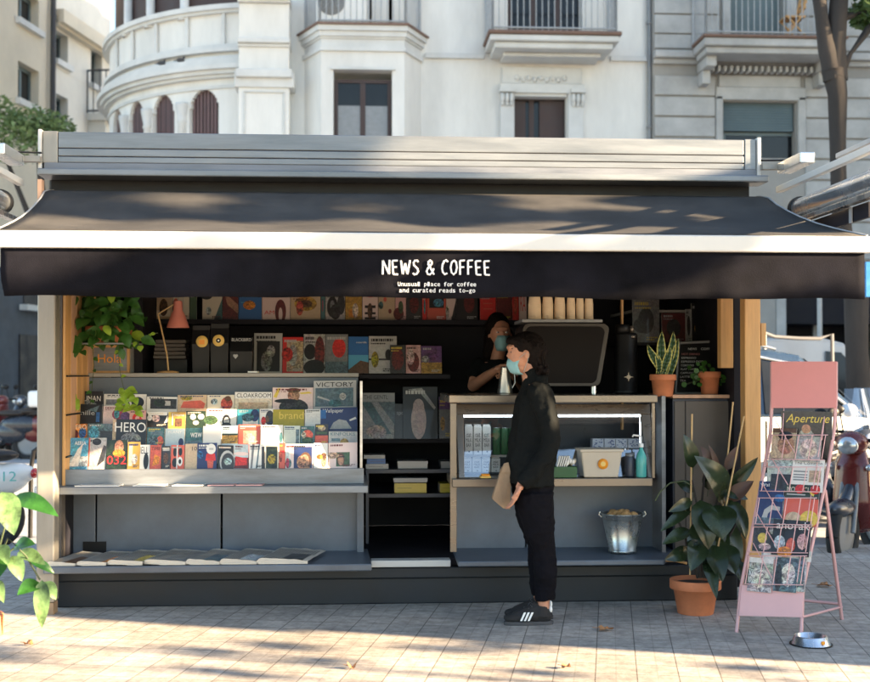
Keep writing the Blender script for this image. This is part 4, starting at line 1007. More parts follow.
mag(0, 162.3, 171, 446, 'dk', [('r',.1,.78,.9,.9,'lg',.3),('e',.5,.45,.3,.25,'brown',.6)], 'narrow black portrait magazine with a grey title', 22, .6)
mag(0, 171.3, 185, 445, 'coral', [('e',.3,.7,.14,.2,'k'),('e',.7,.72,.14,.18,'k'),('e',.3,.25,.2,.2,'k'),('e',.68,.3,.2,.2,'w'),('e',.68,.3,.1,.1,'k'),('r',.42,.0,.5,1,'w')], 'orange magazine with black and white pattern', 23)
mag(0, 185.3, 198, 444, 'beige', [('t',.55,.72,.95,.88,'10','k')], 'plain sand coloured magazine', 24, .15)
mag(0, 197.5, 217.5, 443, 'navy', [('p',[(.55,0),(.8,0),(.85,.35),(.5,.35)],'coral',.3),('p',[(.42,.3),(.95,.3),(.9,.58),(.48,.58)],'red',.2),('e',.7,.76,.24,.21,'w'),('r',.6,.72,.82,.8,'lg')], 'navy magazine with a red cup and round white badge', 25)
mag(0, 218, 234, 445, 'k', [('e',.62,.28,.48,.50,'lg'),('e',.66,.24,.42,.43,'dk'),('e',.66,.3,.25,.16,'pale',.6),('r',.2,.86,.8,.93,'coral')], 'black magazine with a pale ring on the cover', 23)
mag(0, 234.3, 249, 444, 'pale', [('r',0,0,1,.45,'maroon',.5),('p',[(.1,.1),(.9,.15),(.9,.42),(.1,.5)],'red',.4),('e',.5,.6,.5,.08,'ppink')], 'pale blue magazine with a red lower half', 24, .2)
mag(0, 249.3, 265, 444, 'w', [('p',[(.1,0),(.22,0),(.35,1),(.2,1)],'g',.3),('p',[(.45,0),(.55,0),(.7,1),(.62,1)],'slate',.3),('r',.82,0,1,.9,'dk',.4)], 'white magazine with slanting grey stripes', 24)
mag(0, 265.3, 279, 445, 'cream', [('r',.08,.0,.92,.93,'dgreen',.8),('e',.5,.4,.3,.22,'olive',.8)], 'cream framed magazine with a green still life', 23)
mag(0, 279.3, 285.5, 443, 'coral', [('r',.1,.6,.9,.7,'red')], 'very narrow red spined magazine', 25)
mag(0, 285.7, 296, 444, 'w', [('r',.05,.1,.35,.9,'pale',.4),('e',.3,.2,.3,.2,'slate',.5)], 'white magazine with a pale blue edge', 24)
mag(0, 290.5, 313.5, 444, 'ppink', [('r',.15,.0,.95,.88,'navy',.15),('e',.66,.30,.27,.36,'brown',.2),('e',.64,.28,.19,.28,'skin',.2),('e',.62,-.1,.3,.2,'skin',.2)], 'navy portrait magazine of a dark haired face in pale margins', 24)
mag(0, 313.8, 328, 443, 'w', [('e',.72,.32,.22,.28,'beige',.7),('e',.72,.5,.2,.12,'brown',.5)], 'white magazine with a small sepia portrait', 25)
mag(0, 328.3, 357.5, 443, 'ppink', [('r',.27,.06,.74,.62,'green',.5),('e',.43,.34,.13,.26,'brown',.3),('e',.43,.30,.1,.2,'skin',.3),('r',.3,.42,.56,.46,'k')], 'pale pink magazine with a small photo of a bearded man', 25)
# second row
mag(1, 69, 88, 424, 'orange', [('e',.3,.4,.25,.3,'maroon',.5),('e',.75,.5,.2,.3,'blue',.6),('t',.15,.7,.95,.95,'HERO','cream')], 'colourful orange collage magazine', 18, .7)
mag(1, 88.3, 114, 423.5, 'slate', [('e',.25,.5,.2,.4,'sky',.6),('r',.5,.1,1,.6,'dk',.4)], 'dark blue photo magazine', 18, .8)
mag(1, 113.5, 147.5, 419, 'k', [('r',0,.0,.1,1,'beige',.5),('e',.55,.1,.3,.3,'g',.6),('t',.07,.42,.98,.86,'HERO','w')], 'black magazine with large bold white capitals', 22, .0)
mag(1, 147.8, 165.5, 427.5, 'teal', [('r',.2,.55,.9,.8,'slate',.4),('e',.75,.2,.2,.3,'coral',.4)], 'grey teal magazine with a small orange figure', 17, .5)
mag(1, 165.8, 185.5, 428.5, 'pale', [('t',.15,.7,.85,.86,'PLANT','w'),('e',.82,.15,.13,.25,'navy',.3)], 'pale blue grey magazine with faint lettering', 16, .1)
mag(1, 185.8, 203.5, 428, 'teal', [('t',.3,.4,.95,.7,'waw','w'),('r',0,.0,1,.2,'slate',.5)], 'teal magazine with white letters', 16, .5)
mag(1, 203.8, 222, 426, 'w', [], 'blank white magazine', 18)
mag(1, 222.3, 238.5, 425.5, 'pale', [('r',.0,.0,1,.52,'ochre',.7),('r',.0,.45,1,.55,'dgreen',.5)], 'magazine with a field below a pale sky', 18)
mag(1, 238.8, 261, 424.5, 'coral', [('r',.22,.0,.85,.68,'beige',.4),('e',.55,.25,.2,.3,'cream',.4)], 'orange framed magazine with a beige centre', 19)
mag(1, 261.3, 283.5, 425, 'w', [('e',.92,.3,.08,.3,'teal',.3)], 'white magazine with a slim grey green mark', 18)
mag(1, 283.8, 300.5, 425.5, 'mint', [('r',.75,.0,.95,.8,'slate',.6)], 'pale mint magazine', 18, .1)
mag(1, 300.8, 315, 426, 'teal', [('e',.5,.5,.4,.3,'coral',.4),('e',.5,.2,.4,.2,'green',.5)], 'green and red mixed magazine', 18, .7)
mag(1, 315.3, 328.5, 424, 'dk', [('r',.0,.0,1,.42,'coral',.2),('r',.1,.5,.9,.6,'green',.4),('e',.5,.8,.3,.15,'beige',.5)], 'black and orange magazine', 20, .5)
mag(1, 328.8, 357.5, 431, 'lg', [('t',.06,.70,.92,.92,'KINFOLKS','teal'),('e',.55,.2,.15,.3,'ochre',.5),('r',.1,.3,.4,.5,'slate',.4)], 'pale grey magazine with a muted title', 14, .2)
# third row
mag(2, 73, 103, 404, 'k', [('t',.2,.45,.75,.68,'mille','lg'),('p',[(.5,.7),(.9,.95),(.8,.6)],'slate',.5),('r',.8,.1,.92,.6,'blue',.5)], 'black magazine with white script', 20, .5)
mag(2, 103.3, 130, 406, 'ppink', [('e',.62,.55,.28,.33,'rasp',.5),('e',.85,.4,.2,.3,'purple',.5)], 'pink magazine with a raspberry red flower', 19, .2)
mag(2, 129.7, 146.5, 410.5, 'pink', [('r',.05,.0,.95,.95,'pink',.2),('e',.45,.45,.28,.38,'red'),('e',.48,.45,.13,.18,'pink'),('r',.45,.36,.8,.44,'red')], 'pink magazine with a round red letter', 15)
mag(2, 146.8, 168.5, 412, 'k', [('p',[(0,1),(1,1),(.95,.75),(.1,.78)],'w'),('e',.15,.6,.12,.2,'w',.2),('p',[(.82,.2),(.98,.3),(.98,.75)],'w')], 'black magazine with a white top and arrow', 15, .3)
mag(2, 168.8, 186, 412, 'ochre', [('r',0,0,.14,1,'yel'),('r',.2,.1,.28,.9,'cream'),('t',.36,.70,.92,.88,'Home','w'),('r',.4,.0,.8,.55,'brown',.7)], 'brown and yellow framed magazine', 15, .4)
mag(2, 186.3, 206.5, 411, 'dgreen', [('e',.35,.6,.14,.2,'w',.2),('e',.75,.62,.16,.2,'w',.2),('e',.5,.2,.15,.15,'cream',.2)], 'black magazine with white blossoms', 15, .4)
mag(2, 206.8, 237, 409, 'w', [('e',.66,.30,.14,.38,'k',.2),('e',.67,.28,.09,.24,'lg',.2),('e',.67,.02,.16,.18,'k',.2)], 'white magazine with a black haired portrait sketch', 17)
mag(2, 237.3, 259.5, 409.5, 'turq', [('r',.25,.0,.95,.38,'w',.1),('e',.8,.6,.2,.4,'navy',.4)], 'turquoise magazine with a navy figure', 16, .15)
mag(2, 259.8, 274.5, 409, 'w', [('e',.7,.4,.3,.5,'dk',.4),('e',.5,.3,.15,.25,'brown',.4)], 'white magazine with a dark curly head', 16)
mag(2, 273, 304.5, 409.5, 'olive', [('t',.20,.35,.98,.85,'brand','yel')], 'olive magazine with bold yellow letters', 15, .1)
mag(2, 304.8, 322, 409.5, 'w', [('r',.1,.1,.9,.7,'w',.15)], 'small blank off white magazine', 15)
mag(2, 320.5, 357.5, 408, 'navy', [('t',.06,.72,.62,.95,'Wallpaper','w'),('p',[(.25,.0),(.85,.0),(.7,.38),(.5,.45),(.35,.3)],'lg',.2),('p',[(.8,.35),(.98,.45),(.95,.55),(.78,.42)],'w'),('r',.0,.5,.15,.9,'blue',.2)], 'navy blue magazine with white title and pale arch', 22)
# top row
mag(3, 74, 104, 391, 'k', [('t',.2,.35,.92,.7,'HUMAN','w'),('e',.5,.1,.3,.3,'g',.6)], 'black magazine with bold white word', 16, .4)
mag(3, 104.3, 147, 394, 'w', [('r',.05,.2,.6,.6,'g',.6),('e',.8,.4,.15,.4,'k',.3)], 'white magazine behind the lime leaves', 14, .1)
mag(3, 147.3, 178, 396.5, 'w', [('r',.12,.1,.98,.85,'dk',.7),('r',.6,.35,.78,.7,'lg',.3)], 'white framed magazine with a dark photo', 14)
mag(3, 178.3, 207.5, 395, 'beige', [('p',[(.1,.1),(.9,.05),(.95,.4),(.8,.62),(.2,.55)],'coral',.2),('e',.3,.78,.2,.16,'olive',.5)], 'beige magazine with a red lip shape', 15, .2)
mag(3, 207.8, 235, 395, 'cream', [('e',.72,.35,.22,.5,'coral',.5),('e',.76,.72,.12,.2,'brown',.4)], 'cream magazine with a small red haired figure', 14)
mag(3, 235.3, 272.5, 392, 'cream', [('r',0,.62,1,1,'w'),('t',.05,.68,.97,.93,'CLOAKROOM','k'),('r',.1,.0,.9,.4,'beige',.5)], 'cream magazine with an uneven black title', 18, .3)
mag(3, 272.8, 313.5, 387.5, 'ppink', [('e',.52,.05,.36,.42,'dk',.9),('e',.52,.62,.15,.3,'skin',.5),('e',.52,.86,.17,.12,'brown',.6),('p',[(.02,.55),(.12,.95),(.2,.98),(.1,.5)],'yel'),('p',[(.65,.75),(.9,.8),(.98,.72),(.7,.68)],'yel')], 'cream portrait magazine of a person in a checked coat', 22, .1)
mag(3, 313.8, 356.5, 381, 'lg', [('r',.04,.0,.93,.72,'slate',.5),('p',[(.08,.35),(.4,.2),(.35,.28),(.1,.42)],'lg',.4),('e',.68,.38,.08,.14,'lg',.4),('e',.5,.12,.15,.14,'teal',.5),('t',.05,.76,.93,.94,'VICTORY','k')], 'largest grey magazine with bold black title over a dark sea', 27)

# leaflets and newspapers
def slab(x0, x1, Yn, d, z, m, label, cat, name, group, rot=0, th=.006):
    mb = MB(); a, b = X(x0,Yn), X(x1,Yn); mb.box((a, Yn, z), (b, Yn+d, z+th), m); o = mb.build(name); return tag(o, label, cat, group)
for i, (a, b, m) in enumerate(((75,119,'white'),(133,164,'white'),(172,203,'white'),(208,234,'pink'),(236,262,'pink'))):
    mb = MB(); Yn = 7.612; z = Z(486.5,7.6,200)+.0015; xa, xb = X(a,Yn), X(b,Yn)
    mb.prism([(xa, Yn, z), (xb, Yn, z), (xb+.01, Yn+.1, z), (xa+.02, Yn+.1, z)], (0,0,.006), m).add([(xa+.02,Yn+.02,z+.0065),(xb-.03,Yn+.02,z+.0065),(xb-.04,Yn+.05,z+.0065),(xa+.03,Yn+.05,z+.0065)], [(0,1,2,3)], 'news')
    tag(mb.build('leaflet'), ['long white leaflet at the left end of the grey counter edge', 'short white leaflet lying second from the left on the counter edge', 'white leaflet in the middle of the counter edge', 'pink leaflet lying next to the white ones on the counter edge', 'pink leaflet furthest right on the counter edge'][i], 'leaflet', 'leaflets on the counter edge')
def newspaper(x0, x1, yb, yt, label, fold=0.02, colr=None, lie=0):
    Yn = YL+.015; z = zl+.002; xa, xb = X(x0,Yn), X(x1,Yn); n_ = 18; mb = MB(); vs_ = []; D = .42
    hump = [(.0,.010),(.03,.024),(.10,.029),(.5,.022),(.85,.014),(1,.007)]
    for j in range(9):
        for i in range(n_+1):
            t = i/n_; h = 0
            for (a, ha), (b, hb) in zip(hump, hump[1:]):
                if a <= t <= b: h = ha+(hb-ha)*(t-a)/(b-a)
            s = j/8; sk = .10*s
            vs_.append((xa+(xb-xa)*t+sk, Yn+D*s, z+h*(1+fold*10*s)+lie+.004*noise.noise(Vector((t*6+x0, s*5, 1)))))
    F = [(j*(n_+1)+i, j*(n_+1)+i+1, (j+1)*(n_+1)+i+1, (j+1)*(n_+1)+i) for j in range(8) for i in range(n_)]
    mb.add(vs_, F, 'news', None, True)
    m = len(vs_); bot = [(x, y, z) for x, y, _ in vs_[:n_+1]]
    for k in range(3):
        f0, f1 = k/3, (k+.93)/3
        a_ = [(x, y+.0008*k, z+(zz-z)*f0) for x, y, zz in vs_[:n_+1]]; b_ = [(x, y+.0008*k, z+(zz-z)*f1) for x, y, zz in vs_[:n_+1]]
        mb.add(a_+b_, [(i, i+1, n_+2+i, n_+1+i) for i in range(n_)], 'news')
    mb.add([bot[0], vs_[0], vs_[8*(n_+1)], (vs_[8*(n_+1)][0], vs_[8*(n_+1)][1], z)], [(0,1,2,3)], 'news')
    # columns of print, headline and picture follow the sheet
    def patch(t0, s0, t1, s1, m_, col=None):
        i0, i1 = int(t0*n_), max(int(t0*n_)+1, int(t1*n_)); j0, j1 = int(s0*8), max(int(s0*8)+1, int(s1*8))
        for j in range(j0, min(j1, 8)):
            for i in range(i0, min(i1, n_)):
                q4 = [vs_[j*(n_+1)+i], vs_[j*(n_+1)+i+1], vs_[(j+1)*(n_+1)+i+1], vs_[(j+1)*(n_+1)+i]]
                if m_ == 'ink' and col is None:
                    c = [Vector(p) for p in q4]
                    for l in range(3):
                        a, b = (l+.2)/3, (l+.6)/3
                        mb.add([c[0].lerp(c[3],a)+Vector((.001,0,.0012)), c[1].lerp(c[2],a)+Vector((-.002,0,.0012)), c[1].lerp(c[2],b)+Vector((-.002,0,.0012)), c[0].lerp(c[3],b)+Vector((.001,0,.0012))], [(0,1,2,3)], 'ink')
                else: mb.add([(p[0], p[1], p[2]+.0014) for p in q4], [(0,1,2,3)], m_, col)
    patch(.12,.62,.95,.9,'ink'); patch(.15,.1,.5,.5,'ink'); patch(.55,.12,.92,.5, 'print' if colr else 'ink', (*C[colr], .6) if colr else None)
    return tag(mb.build('newspaper'), label, 'newspaper', 'newspapers laid out on the low ledge')
newspaper(47, 82, 0, 0, 'grey brown newspaper at the far left end of the low ledge', 0, 'brown')
newspaper(76, 128, 0, 0, 'newspaper with a small orange picture, near the left post', .004, 'orange')
newspaper(107, 160, 0, 0, 'newspaper with a yellow strip across its front page', .006, 'yel', .006)
newspaper(143, 190, 0, 0, 'white newspaper with folded edge in the middle of the row', .010, None, .008)
newspaper(186, 222, 0, 0, 'newspaper with a dense grey headline', .010, 'slate', .008)
newspaper(220, 259, 0, 0, 'newspaper with a bluish photograph', .008, 'pale', .008)
newspaper(257, 308, 0, 0, 'rightmost newspaper with a black photograph on the low ledge', .012, 'k', .010)

# upper shelf of books
DIM = 0.62  # darker print colours carry the shade of the kiosk interior
BG = 'books on the top shelf'
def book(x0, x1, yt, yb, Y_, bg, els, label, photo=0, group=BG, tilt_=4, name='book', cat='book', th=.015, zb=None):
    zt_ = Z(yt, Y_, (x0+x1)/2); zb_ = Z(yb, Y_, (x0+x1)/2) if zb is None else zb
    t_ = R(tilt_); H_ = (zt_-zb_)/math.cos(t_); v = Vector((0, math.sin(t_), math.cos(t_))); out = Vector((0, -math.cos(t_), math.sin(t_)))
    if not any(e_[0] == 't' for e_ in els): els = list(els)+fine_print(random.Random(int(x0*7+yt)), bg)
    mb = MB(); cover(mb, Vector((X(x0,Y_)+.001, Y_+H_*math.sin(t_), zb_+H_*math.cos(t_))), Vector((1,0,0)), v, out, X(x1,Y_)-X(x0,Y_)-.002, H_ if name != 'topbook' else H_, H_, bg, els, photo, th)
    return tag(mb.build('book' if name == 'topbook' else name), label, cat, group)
top = [(153,172,'beige','pale beige book at the left end of the top shelf',[('r',.1,.1,.9,.3,'cream')],0),
 (172.3,189,'cream','cream book beside the green spine on the top shelf',[('r',.3,.0,.34,1,'lg'),('r',.6,0,.64,1,'lg')],0),
 (189.3,196.5,'green','narrow green book on the top shelf',[],0),
 (202,222,'cream','cream book with black corner on the top shelf',[('e',.2,.9,.3,.15,'k'),('p',[(.6,0),(1,0),(1,.8)],'teal',.4)],0),
 (222.3,238,'maroon','dark red book on the top shelf',[('p',[(.1,.9),(1,.5),(1,.2),(.3,.5)],'skin',.5)],.5),
 (238.3,261.5,'blue','plain bright blue book on the top shelf',[('r',.1,.75,.8,.78,'sky'),('r',.1,.55,.7,.58,'sky')],0),
 (261.8,290,'ppink','pale pink book with red letters on the top shelf',[('t',.08,.20,.70,.34,'AMIN','red'),('e',.66,.3,.2,.45,'maroon',.3),('e',.66,.2,.07,.25,'ppink')],0),
 (290.3,320.5,'beige','tan book with a golden drawing on the top shelf',[('e',.5,.62,.38,.28,'ochre',.6),('e',.5,.62,.22,.14,'brown',.6)],.1),
 (320.8,325,'teal','very thin teal book on the top shelf',[],0),
 (325.3,345,'lg','grey book with dark double portrait on the top shelf',[('e',.35,.5,.28,.4,'k',.3),('e',.8,.6,.2,.4,'dk',.3),('e',.35,.55,.12,.2,'g',.4)],.4),
 (345.3,362,'ochre','orange brown book on the top shelf',[('r',.2,.1,.7,.4,'orange',.5)],.5),
 (362.3,378,'ppink','pale book with thick black bars on the top shelf',[('r',.15,.42,.85,.52,'k'),('r',.15,.2,.85,.28,'k'),('r',.15,.02,.85,.1,'k'),('e',.5,.9,.3,.1,'red')],0),
 (378.3,395,'beige','tan dotted book on the top shelf',[('e',.4,.7,.1,.08,'coral'),('e',.7,.3,.1,.08,'maroon')],.1),
 (395.3,406,'pink','dusty pink book with a dark corner on the top shelf',[('e',.3,.2,.5,.2,'maroon',.4)],.1),
 (406.3,422,'dk','black photo book on the top shelf',[('e',.5,.5,.3,.3,'maroon',.6)],.5),
 (422.3,427,'red','thin red book on the top shelf',[],0),
 (427.3,446,'coral','salmon book with a black torn picture on the top shelf',[('p',[(.1,.4),(.9,.4),(.9,.85),(.6,.7),(.4,.85),(.1,.75)],'k')],.1),
 (446.3,456,'ppink','pale rose book with a dark wedge on the top shelf',[('p',[(.5,0),(1,0),(1,.7)],'k')],0),
 (456.3,478,'k','black book with a dim face on the top shelf',[('e',.6,.55,.25,.32,'maroon',.4)],.3),
 (480,496,'red','bright red book with fine lettering on the top shelf',[('r',.2,.6,.8,.64,'coral'),('r',.2,.4,.8,.44,'coral')],.2),
 (496.3,512,'maroon','dark wine red book on the top shelf',[],.5),
 (512.3,519,'red','scarlet book with floral print on the top shelf',[('e',.5,.5,.3,.3,'coral',.6)],.5),
 (519.3,527,'ppink','pink and white book with red capitals beside the cups',[('t',.15,.3,.85,.8,'RA','red')],0)]
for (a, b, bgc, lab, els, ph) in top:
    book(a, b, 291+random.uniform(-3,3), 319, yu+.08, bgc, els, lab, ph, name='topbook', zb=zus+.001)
# magazines displayed on the shelf of the back wall
MG = 'magazines leaning on the back wall'
yb_ = 8.72; zs = Z(374,8.8,300)+.004
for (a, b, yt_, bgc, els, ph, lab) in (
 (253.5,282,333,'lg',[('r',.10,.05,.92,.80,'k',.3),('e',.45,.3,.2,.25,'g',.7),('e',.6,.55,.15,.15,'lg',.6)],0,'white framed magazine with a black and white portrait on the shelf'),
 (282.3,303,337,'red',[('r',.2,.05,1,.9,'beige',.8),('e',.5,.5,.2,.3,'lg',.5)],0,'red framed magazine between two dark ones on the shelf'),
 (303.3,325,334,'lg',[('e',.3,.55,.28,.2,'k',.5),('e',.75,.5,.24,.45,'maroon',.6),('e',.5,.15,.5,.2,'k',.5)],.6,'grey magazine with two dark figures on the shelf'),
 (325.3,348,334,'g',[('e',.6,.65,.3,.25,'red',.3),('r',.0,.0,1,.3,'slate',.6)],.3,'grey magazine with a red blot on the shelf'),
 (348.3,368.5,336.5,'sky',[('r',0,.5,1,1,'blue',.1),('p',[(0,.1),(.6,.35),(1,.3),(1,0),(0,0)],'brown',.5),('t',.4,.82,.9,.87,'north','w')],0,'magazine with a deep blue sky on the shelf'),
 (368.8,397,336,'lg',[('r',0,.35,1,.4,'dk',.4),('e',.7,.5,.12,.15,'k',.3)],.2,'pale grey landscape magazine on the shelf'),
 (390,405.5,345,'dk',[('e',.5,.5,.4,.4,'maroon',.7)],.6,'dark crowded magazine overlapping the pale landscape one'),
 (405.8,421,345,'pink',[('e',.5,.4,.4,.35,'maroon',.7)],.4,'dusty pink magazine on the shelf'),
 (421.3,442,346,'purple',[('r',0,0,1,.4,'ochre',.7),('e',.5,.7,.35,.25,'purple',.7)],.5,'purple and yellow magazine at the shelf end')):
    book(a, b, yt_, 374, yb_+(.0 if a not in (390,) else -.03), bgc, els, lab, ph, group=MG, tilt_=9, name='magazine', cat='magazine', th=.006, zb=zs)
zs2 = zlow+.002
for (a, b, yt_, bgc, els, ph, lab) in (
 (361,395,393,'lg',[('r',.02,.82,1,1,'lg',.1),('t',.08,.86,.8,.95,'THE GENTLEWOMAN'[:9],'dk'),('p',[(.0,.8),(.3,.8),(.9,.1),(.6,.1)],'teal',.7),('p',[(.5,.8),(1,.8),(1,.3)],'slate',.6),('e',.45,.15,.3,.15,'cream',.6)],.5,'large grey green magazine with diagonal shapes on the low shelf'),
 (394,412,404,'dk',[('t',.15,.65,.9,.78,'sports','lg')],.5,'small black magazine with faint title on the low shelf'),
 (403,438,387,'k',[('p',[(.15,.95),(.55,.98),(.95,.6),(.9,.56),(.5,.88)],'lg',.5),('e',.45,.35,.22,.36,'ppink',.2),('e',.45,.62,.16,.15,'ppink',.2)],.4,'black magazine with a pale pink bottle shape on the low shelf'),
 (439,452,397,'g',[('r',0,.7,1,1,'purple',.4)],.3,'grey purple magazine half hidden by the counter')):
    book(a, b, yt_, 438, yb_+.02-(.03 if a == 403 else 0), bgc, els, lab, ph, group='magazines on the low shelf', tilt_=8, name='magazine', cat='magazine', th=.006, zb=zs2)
DIM = 0.62  # same interior shade kept in the print colours
# lying books and boxes on the two lowest shelves
def lying(x0, x1, y0_, y1_, Y_, m, label, cat='book', name='book', d=.22, g=None, zb=None, col=None):
    mb = MB(); a, b = X(x0,Y_), X(x1,Y_); z0_, z1_ = (Z(y1_,Y_,400) if zb is None else zb), Z(y0_,Y_,400)
    if name == 'book':
        mb.box((a, Y_, z0_), (b, Y_+d, z0_+.003), 'print', C[m]).box((a, Y_, z1_-.003), (b, Y_+d, z1_), 'print', C[m]).box((a, Y_+.004, z0_+.003), (b-.004, Y_+d-.004, z1_-.003), 'news').box((a, Y_, z0_+.0031), (b, Y_+.0035, z1_-.0031), 'print', C[m]).box((a+.02, Y_-.0006, (z0_+z1_)/2-.001), (a+.12, Y_-.0001, (z0_+z1_)/2+.001), 'print', C['dk'])
    else: mb.box((a, Y_, z0_), (b, Y_+d, z1_), 'print', C[m]).box((a-.003, Y_-.003, z1_-.02), (b+.003, Y_+d, z1_+.002), 'print', C[m])
    return tag(mb.build(name), label, cat, g)
lying(364, 385, 455, 458.6, 8.55, 'lg', 'grey book on top of the blue one in the low stack')
lying(367, 385.5, 458.8, 463.8, 8.55, 'blue', 'blue book in the middle of the low stack', zb=None)
lying(366, 388.5, 464, 468.2, 8.54, 'lg', 'pale book at the bottom of the low stack', zb=zb1+.001)
lying(398, 427.5, 461.5, 468.2, 8.55, 'lg', 'flat pale grey box of magazines on the low shelf', 'box', 'box', zb=zb1+.003)
lying(441, 452, 462, 468.2, 8.56, 'g', 'dim grey box at the shelf end beside the counter', 'box', 'box', zb=zb1+.003)
lying(394, 427, 478.5, 482.5, 8.55, 'lg', 'thin grey box lying on the yellow book', 'box', 'box')
lying(394.5, 426.5, 483.4, 492, 8.55, 'yel', 'thick yellow book on the lowest shelf', zb=zb2+.001)
lying(440, 452, 484, 492, 8.56, 'olive', 'olive yellow book half hidden behind the counter leg', zb=zb2+.001)

# things on the long shelf at left: silver panel, framed board, lamp, stacks, coffee bags
zL = Z(373,ys,200)+.001
def std(x0, x1, y0_, Y_, d, m, name, label, cat, bevel=.003):
    mb = MB(); mb.box((X(x0,Y_), Y_, zL), (X(x1,Y_), Y_+d, Z(y0_,Y_,(x0+x1)/2)), m); return tag(mb.build(name, bevel=bevel), label, cat)
o = std(127.5, 142.5, 339, 8.62, .03, 'white', 'foam_board', 'pale blue white panel leaning behind the framed board on the shelf', 'panel')
fb = thing('framed_board', 'grey board in a pale wood frame with orange handwriting under the hanging plant', 'framed board', (X(107,8.5), 8.5, zL))
a, b, zt_ = X(86,8.5), X(129.5,8.5), Z(345,8.5,107)
q = MB().box((a, 8.5, zL), (a+.018, 8.52, zt_), 'wood').box((b-.018, 8.5, zL), (b, 8.52, zt_), 'wood').box((a+.019, 8.5, zt_-.018), (b-.019, 8.52, zt_), 'wood').box((a+.019, 8.5, zL), (b-.019, 8.52, zL+.014), 'wood'); q.build('frame', fb)
MB().box((a+.018, 8.505, zL+.014), (b-.018, 8.515, zt_-.018), 'grey_light').build('board', fb)
q = MB()
q.text('Hola', (a+.08, 8.503, zL+.07), (1,0,0), (0,0,1), .16, .06, 'orange'); q.build('writing', fb)
lp = thing('desk_lamp', 'coral pink desk lamp with a bent wooden arm on the long shelf', 'lamp', (X(166,8.45), 8.45, zL))
MB().lathe((X(168,8.45), 8.45, zL), [(0,0),(.075,0),(.075,.008),(.02,.016),(0,.016)], 'wood', 24).build('base', lp)
MB().tube([U(168.5,372,8.45), U(167,355,8.45), U(163,336,8.45), U(158,314,8.45)], .006, 'cane', 8).build('arm', lp)
MB().tube([U(158,314,8.45), U(176,303,8.45)], .005, 'cane', 8).build('arm', lp)
c = U(178, 327.5, 8.45)
MB().lathe(c, [(.078,0),(.072,.02),(.045,.095),(.032,.115),(.030,.175),(.024,.185),(0,.187)], 'pink_lamp', 24).build('lamp_shade', lp)
pk = thing('paper_stack', 'stack of grey brown paper parcels behind the desk lamp', 'stack', (X(170,8.7), 8.7, zL))
for k in range(5):
    z0_ = zL+.10+.028*k; MB().box((X(153,8.7)+.004*k, 8.7, z0_), (X(186,8.7)-.006*(k%2), 8.9, z0_+.025), 'kraft' if k < 0 else 'taupe').build('parcel', pk, bevel=.004)
MB().box((X(153,8.7), 8.72, zL), (X(187,8.7), 8.92, zL+.098), 'black').build('crate', pk, bevel=.004)
def coffee_bag(x0, x1, y0_, label, disc, eye=False, Y_=8.5):
    t = thing('coffee_bag', label, 'coffee bag', (X((x0+x1)/2,Y_), Y_+.04, zL), group='black bags of coffee beans')
    a, b, zt_ = X(x0,Y_), X(x1,Y_), Z(y0_,Y_,200); h = zt_-zL
    q = MB(); P1 = [(a+.005, Y_, zL), (b-.005, Y_, zL), (b-.005, Y_+.08, zL), (a+.005, Y_+.08, zL)]
    P2 = [(a, Y_-.004, zL+h*.6), (b, Y_-.004, zL+h*.6), (b, Y_+.08, zL+h*.6), (a, Y_+.08, zL+h*.6)]
    P3 = [(a, Y_+.034, zL+h*.9), (b, Y_+.034, zL+h*.9), (b, Y_+.044, zL+h*.9), (a, Y_+.044, zL+h*.9)]
    P4 = [(p[0], p[1], zt_) for p in P3]
    q.add(P1+P2+P3+P4, [(0,3,2,1)]+[(4*l+i, 4*l+(i+1)%4, 4*l+4+(i+1)%4, 4*l+4+i) for l in range(3) for i in range(4)]+[(12,13,14,15)], 'black'); q.build('bag', t, bevel=.004)
    if disc:
        c = U(*disc, Y_-.006); q = MB().lathe(c, [(0,-.002),(.040,-.002),(.041,.002)], 'orange' if False else 'yellow_lab', 24, axis='Y')
        if eye: q.lathe(c+Vector((0,-.001,0)), [(0,-.002),(.017,-.002)], 'black', 16, axis='Y').lathe(c+Vector((0,-.002,0)), [(0,-.002),(.006,-.002)], 'white', 12, axis='Y')
        else: q.box((c.x-.02, c.y-.004, c.z-.02), (c.x+.018, c.y-.003, c.z+.012), 'orange')
        q.build('label', t)
    return t
M['yellow_lab'] = mat('yellow_label', (.72, .50, .14), .5, 0, .05, 20)
coffee_bag(191.5, 209.5, 325, 'black coffee bag with a round yellow label and orange print', (202,341.5))
coffee_bag(210, 228.5, 323, 'black coffee bag with a yellow ring label around a black dot', (218.5,340.5), True)
t = coffee_bag(229.5, 252.5, 337, 'wide black coffee bag with pale word and a small grey heart', None)
q = MB(); q.text('BLACKBIRD', (X(231.5,8.48), 8.493, Z(341.5,8.48)), (1,0,0), (0,0,1), X(251,8.48)-X(231.5,8.48), .022, 'lettering_grey' if 'lettering_grey' in M else 'iron_lt')
q.build('lettering', t); q = MB(); c = U(235.5, 355.5, 8.49)
q.ball((c.x-.008, 8.491, c.z), (.010,.002,.010), 'iron_lt', 10, 6).ball((c.x+.008, 8.491, c.z), (.010,.002,.010), 'iron_lt', 10, 6).prism([(c.x-.017, 8.490, c.z-.003), (c.x, 8.490, c.z-.024), (c.x+.017, 8.490, c.z-.003)], (0,.002,0), 'iron_lt'); q.build('heart_emblem', t)
tag(MB().box((X(248,8.4), 8.38, zL), (X(258,8.4), 8.46, zL+.012), 'white').build('card', bevel=.001), 'small white card lying at the shelf edge before the framed portrait', 'card')

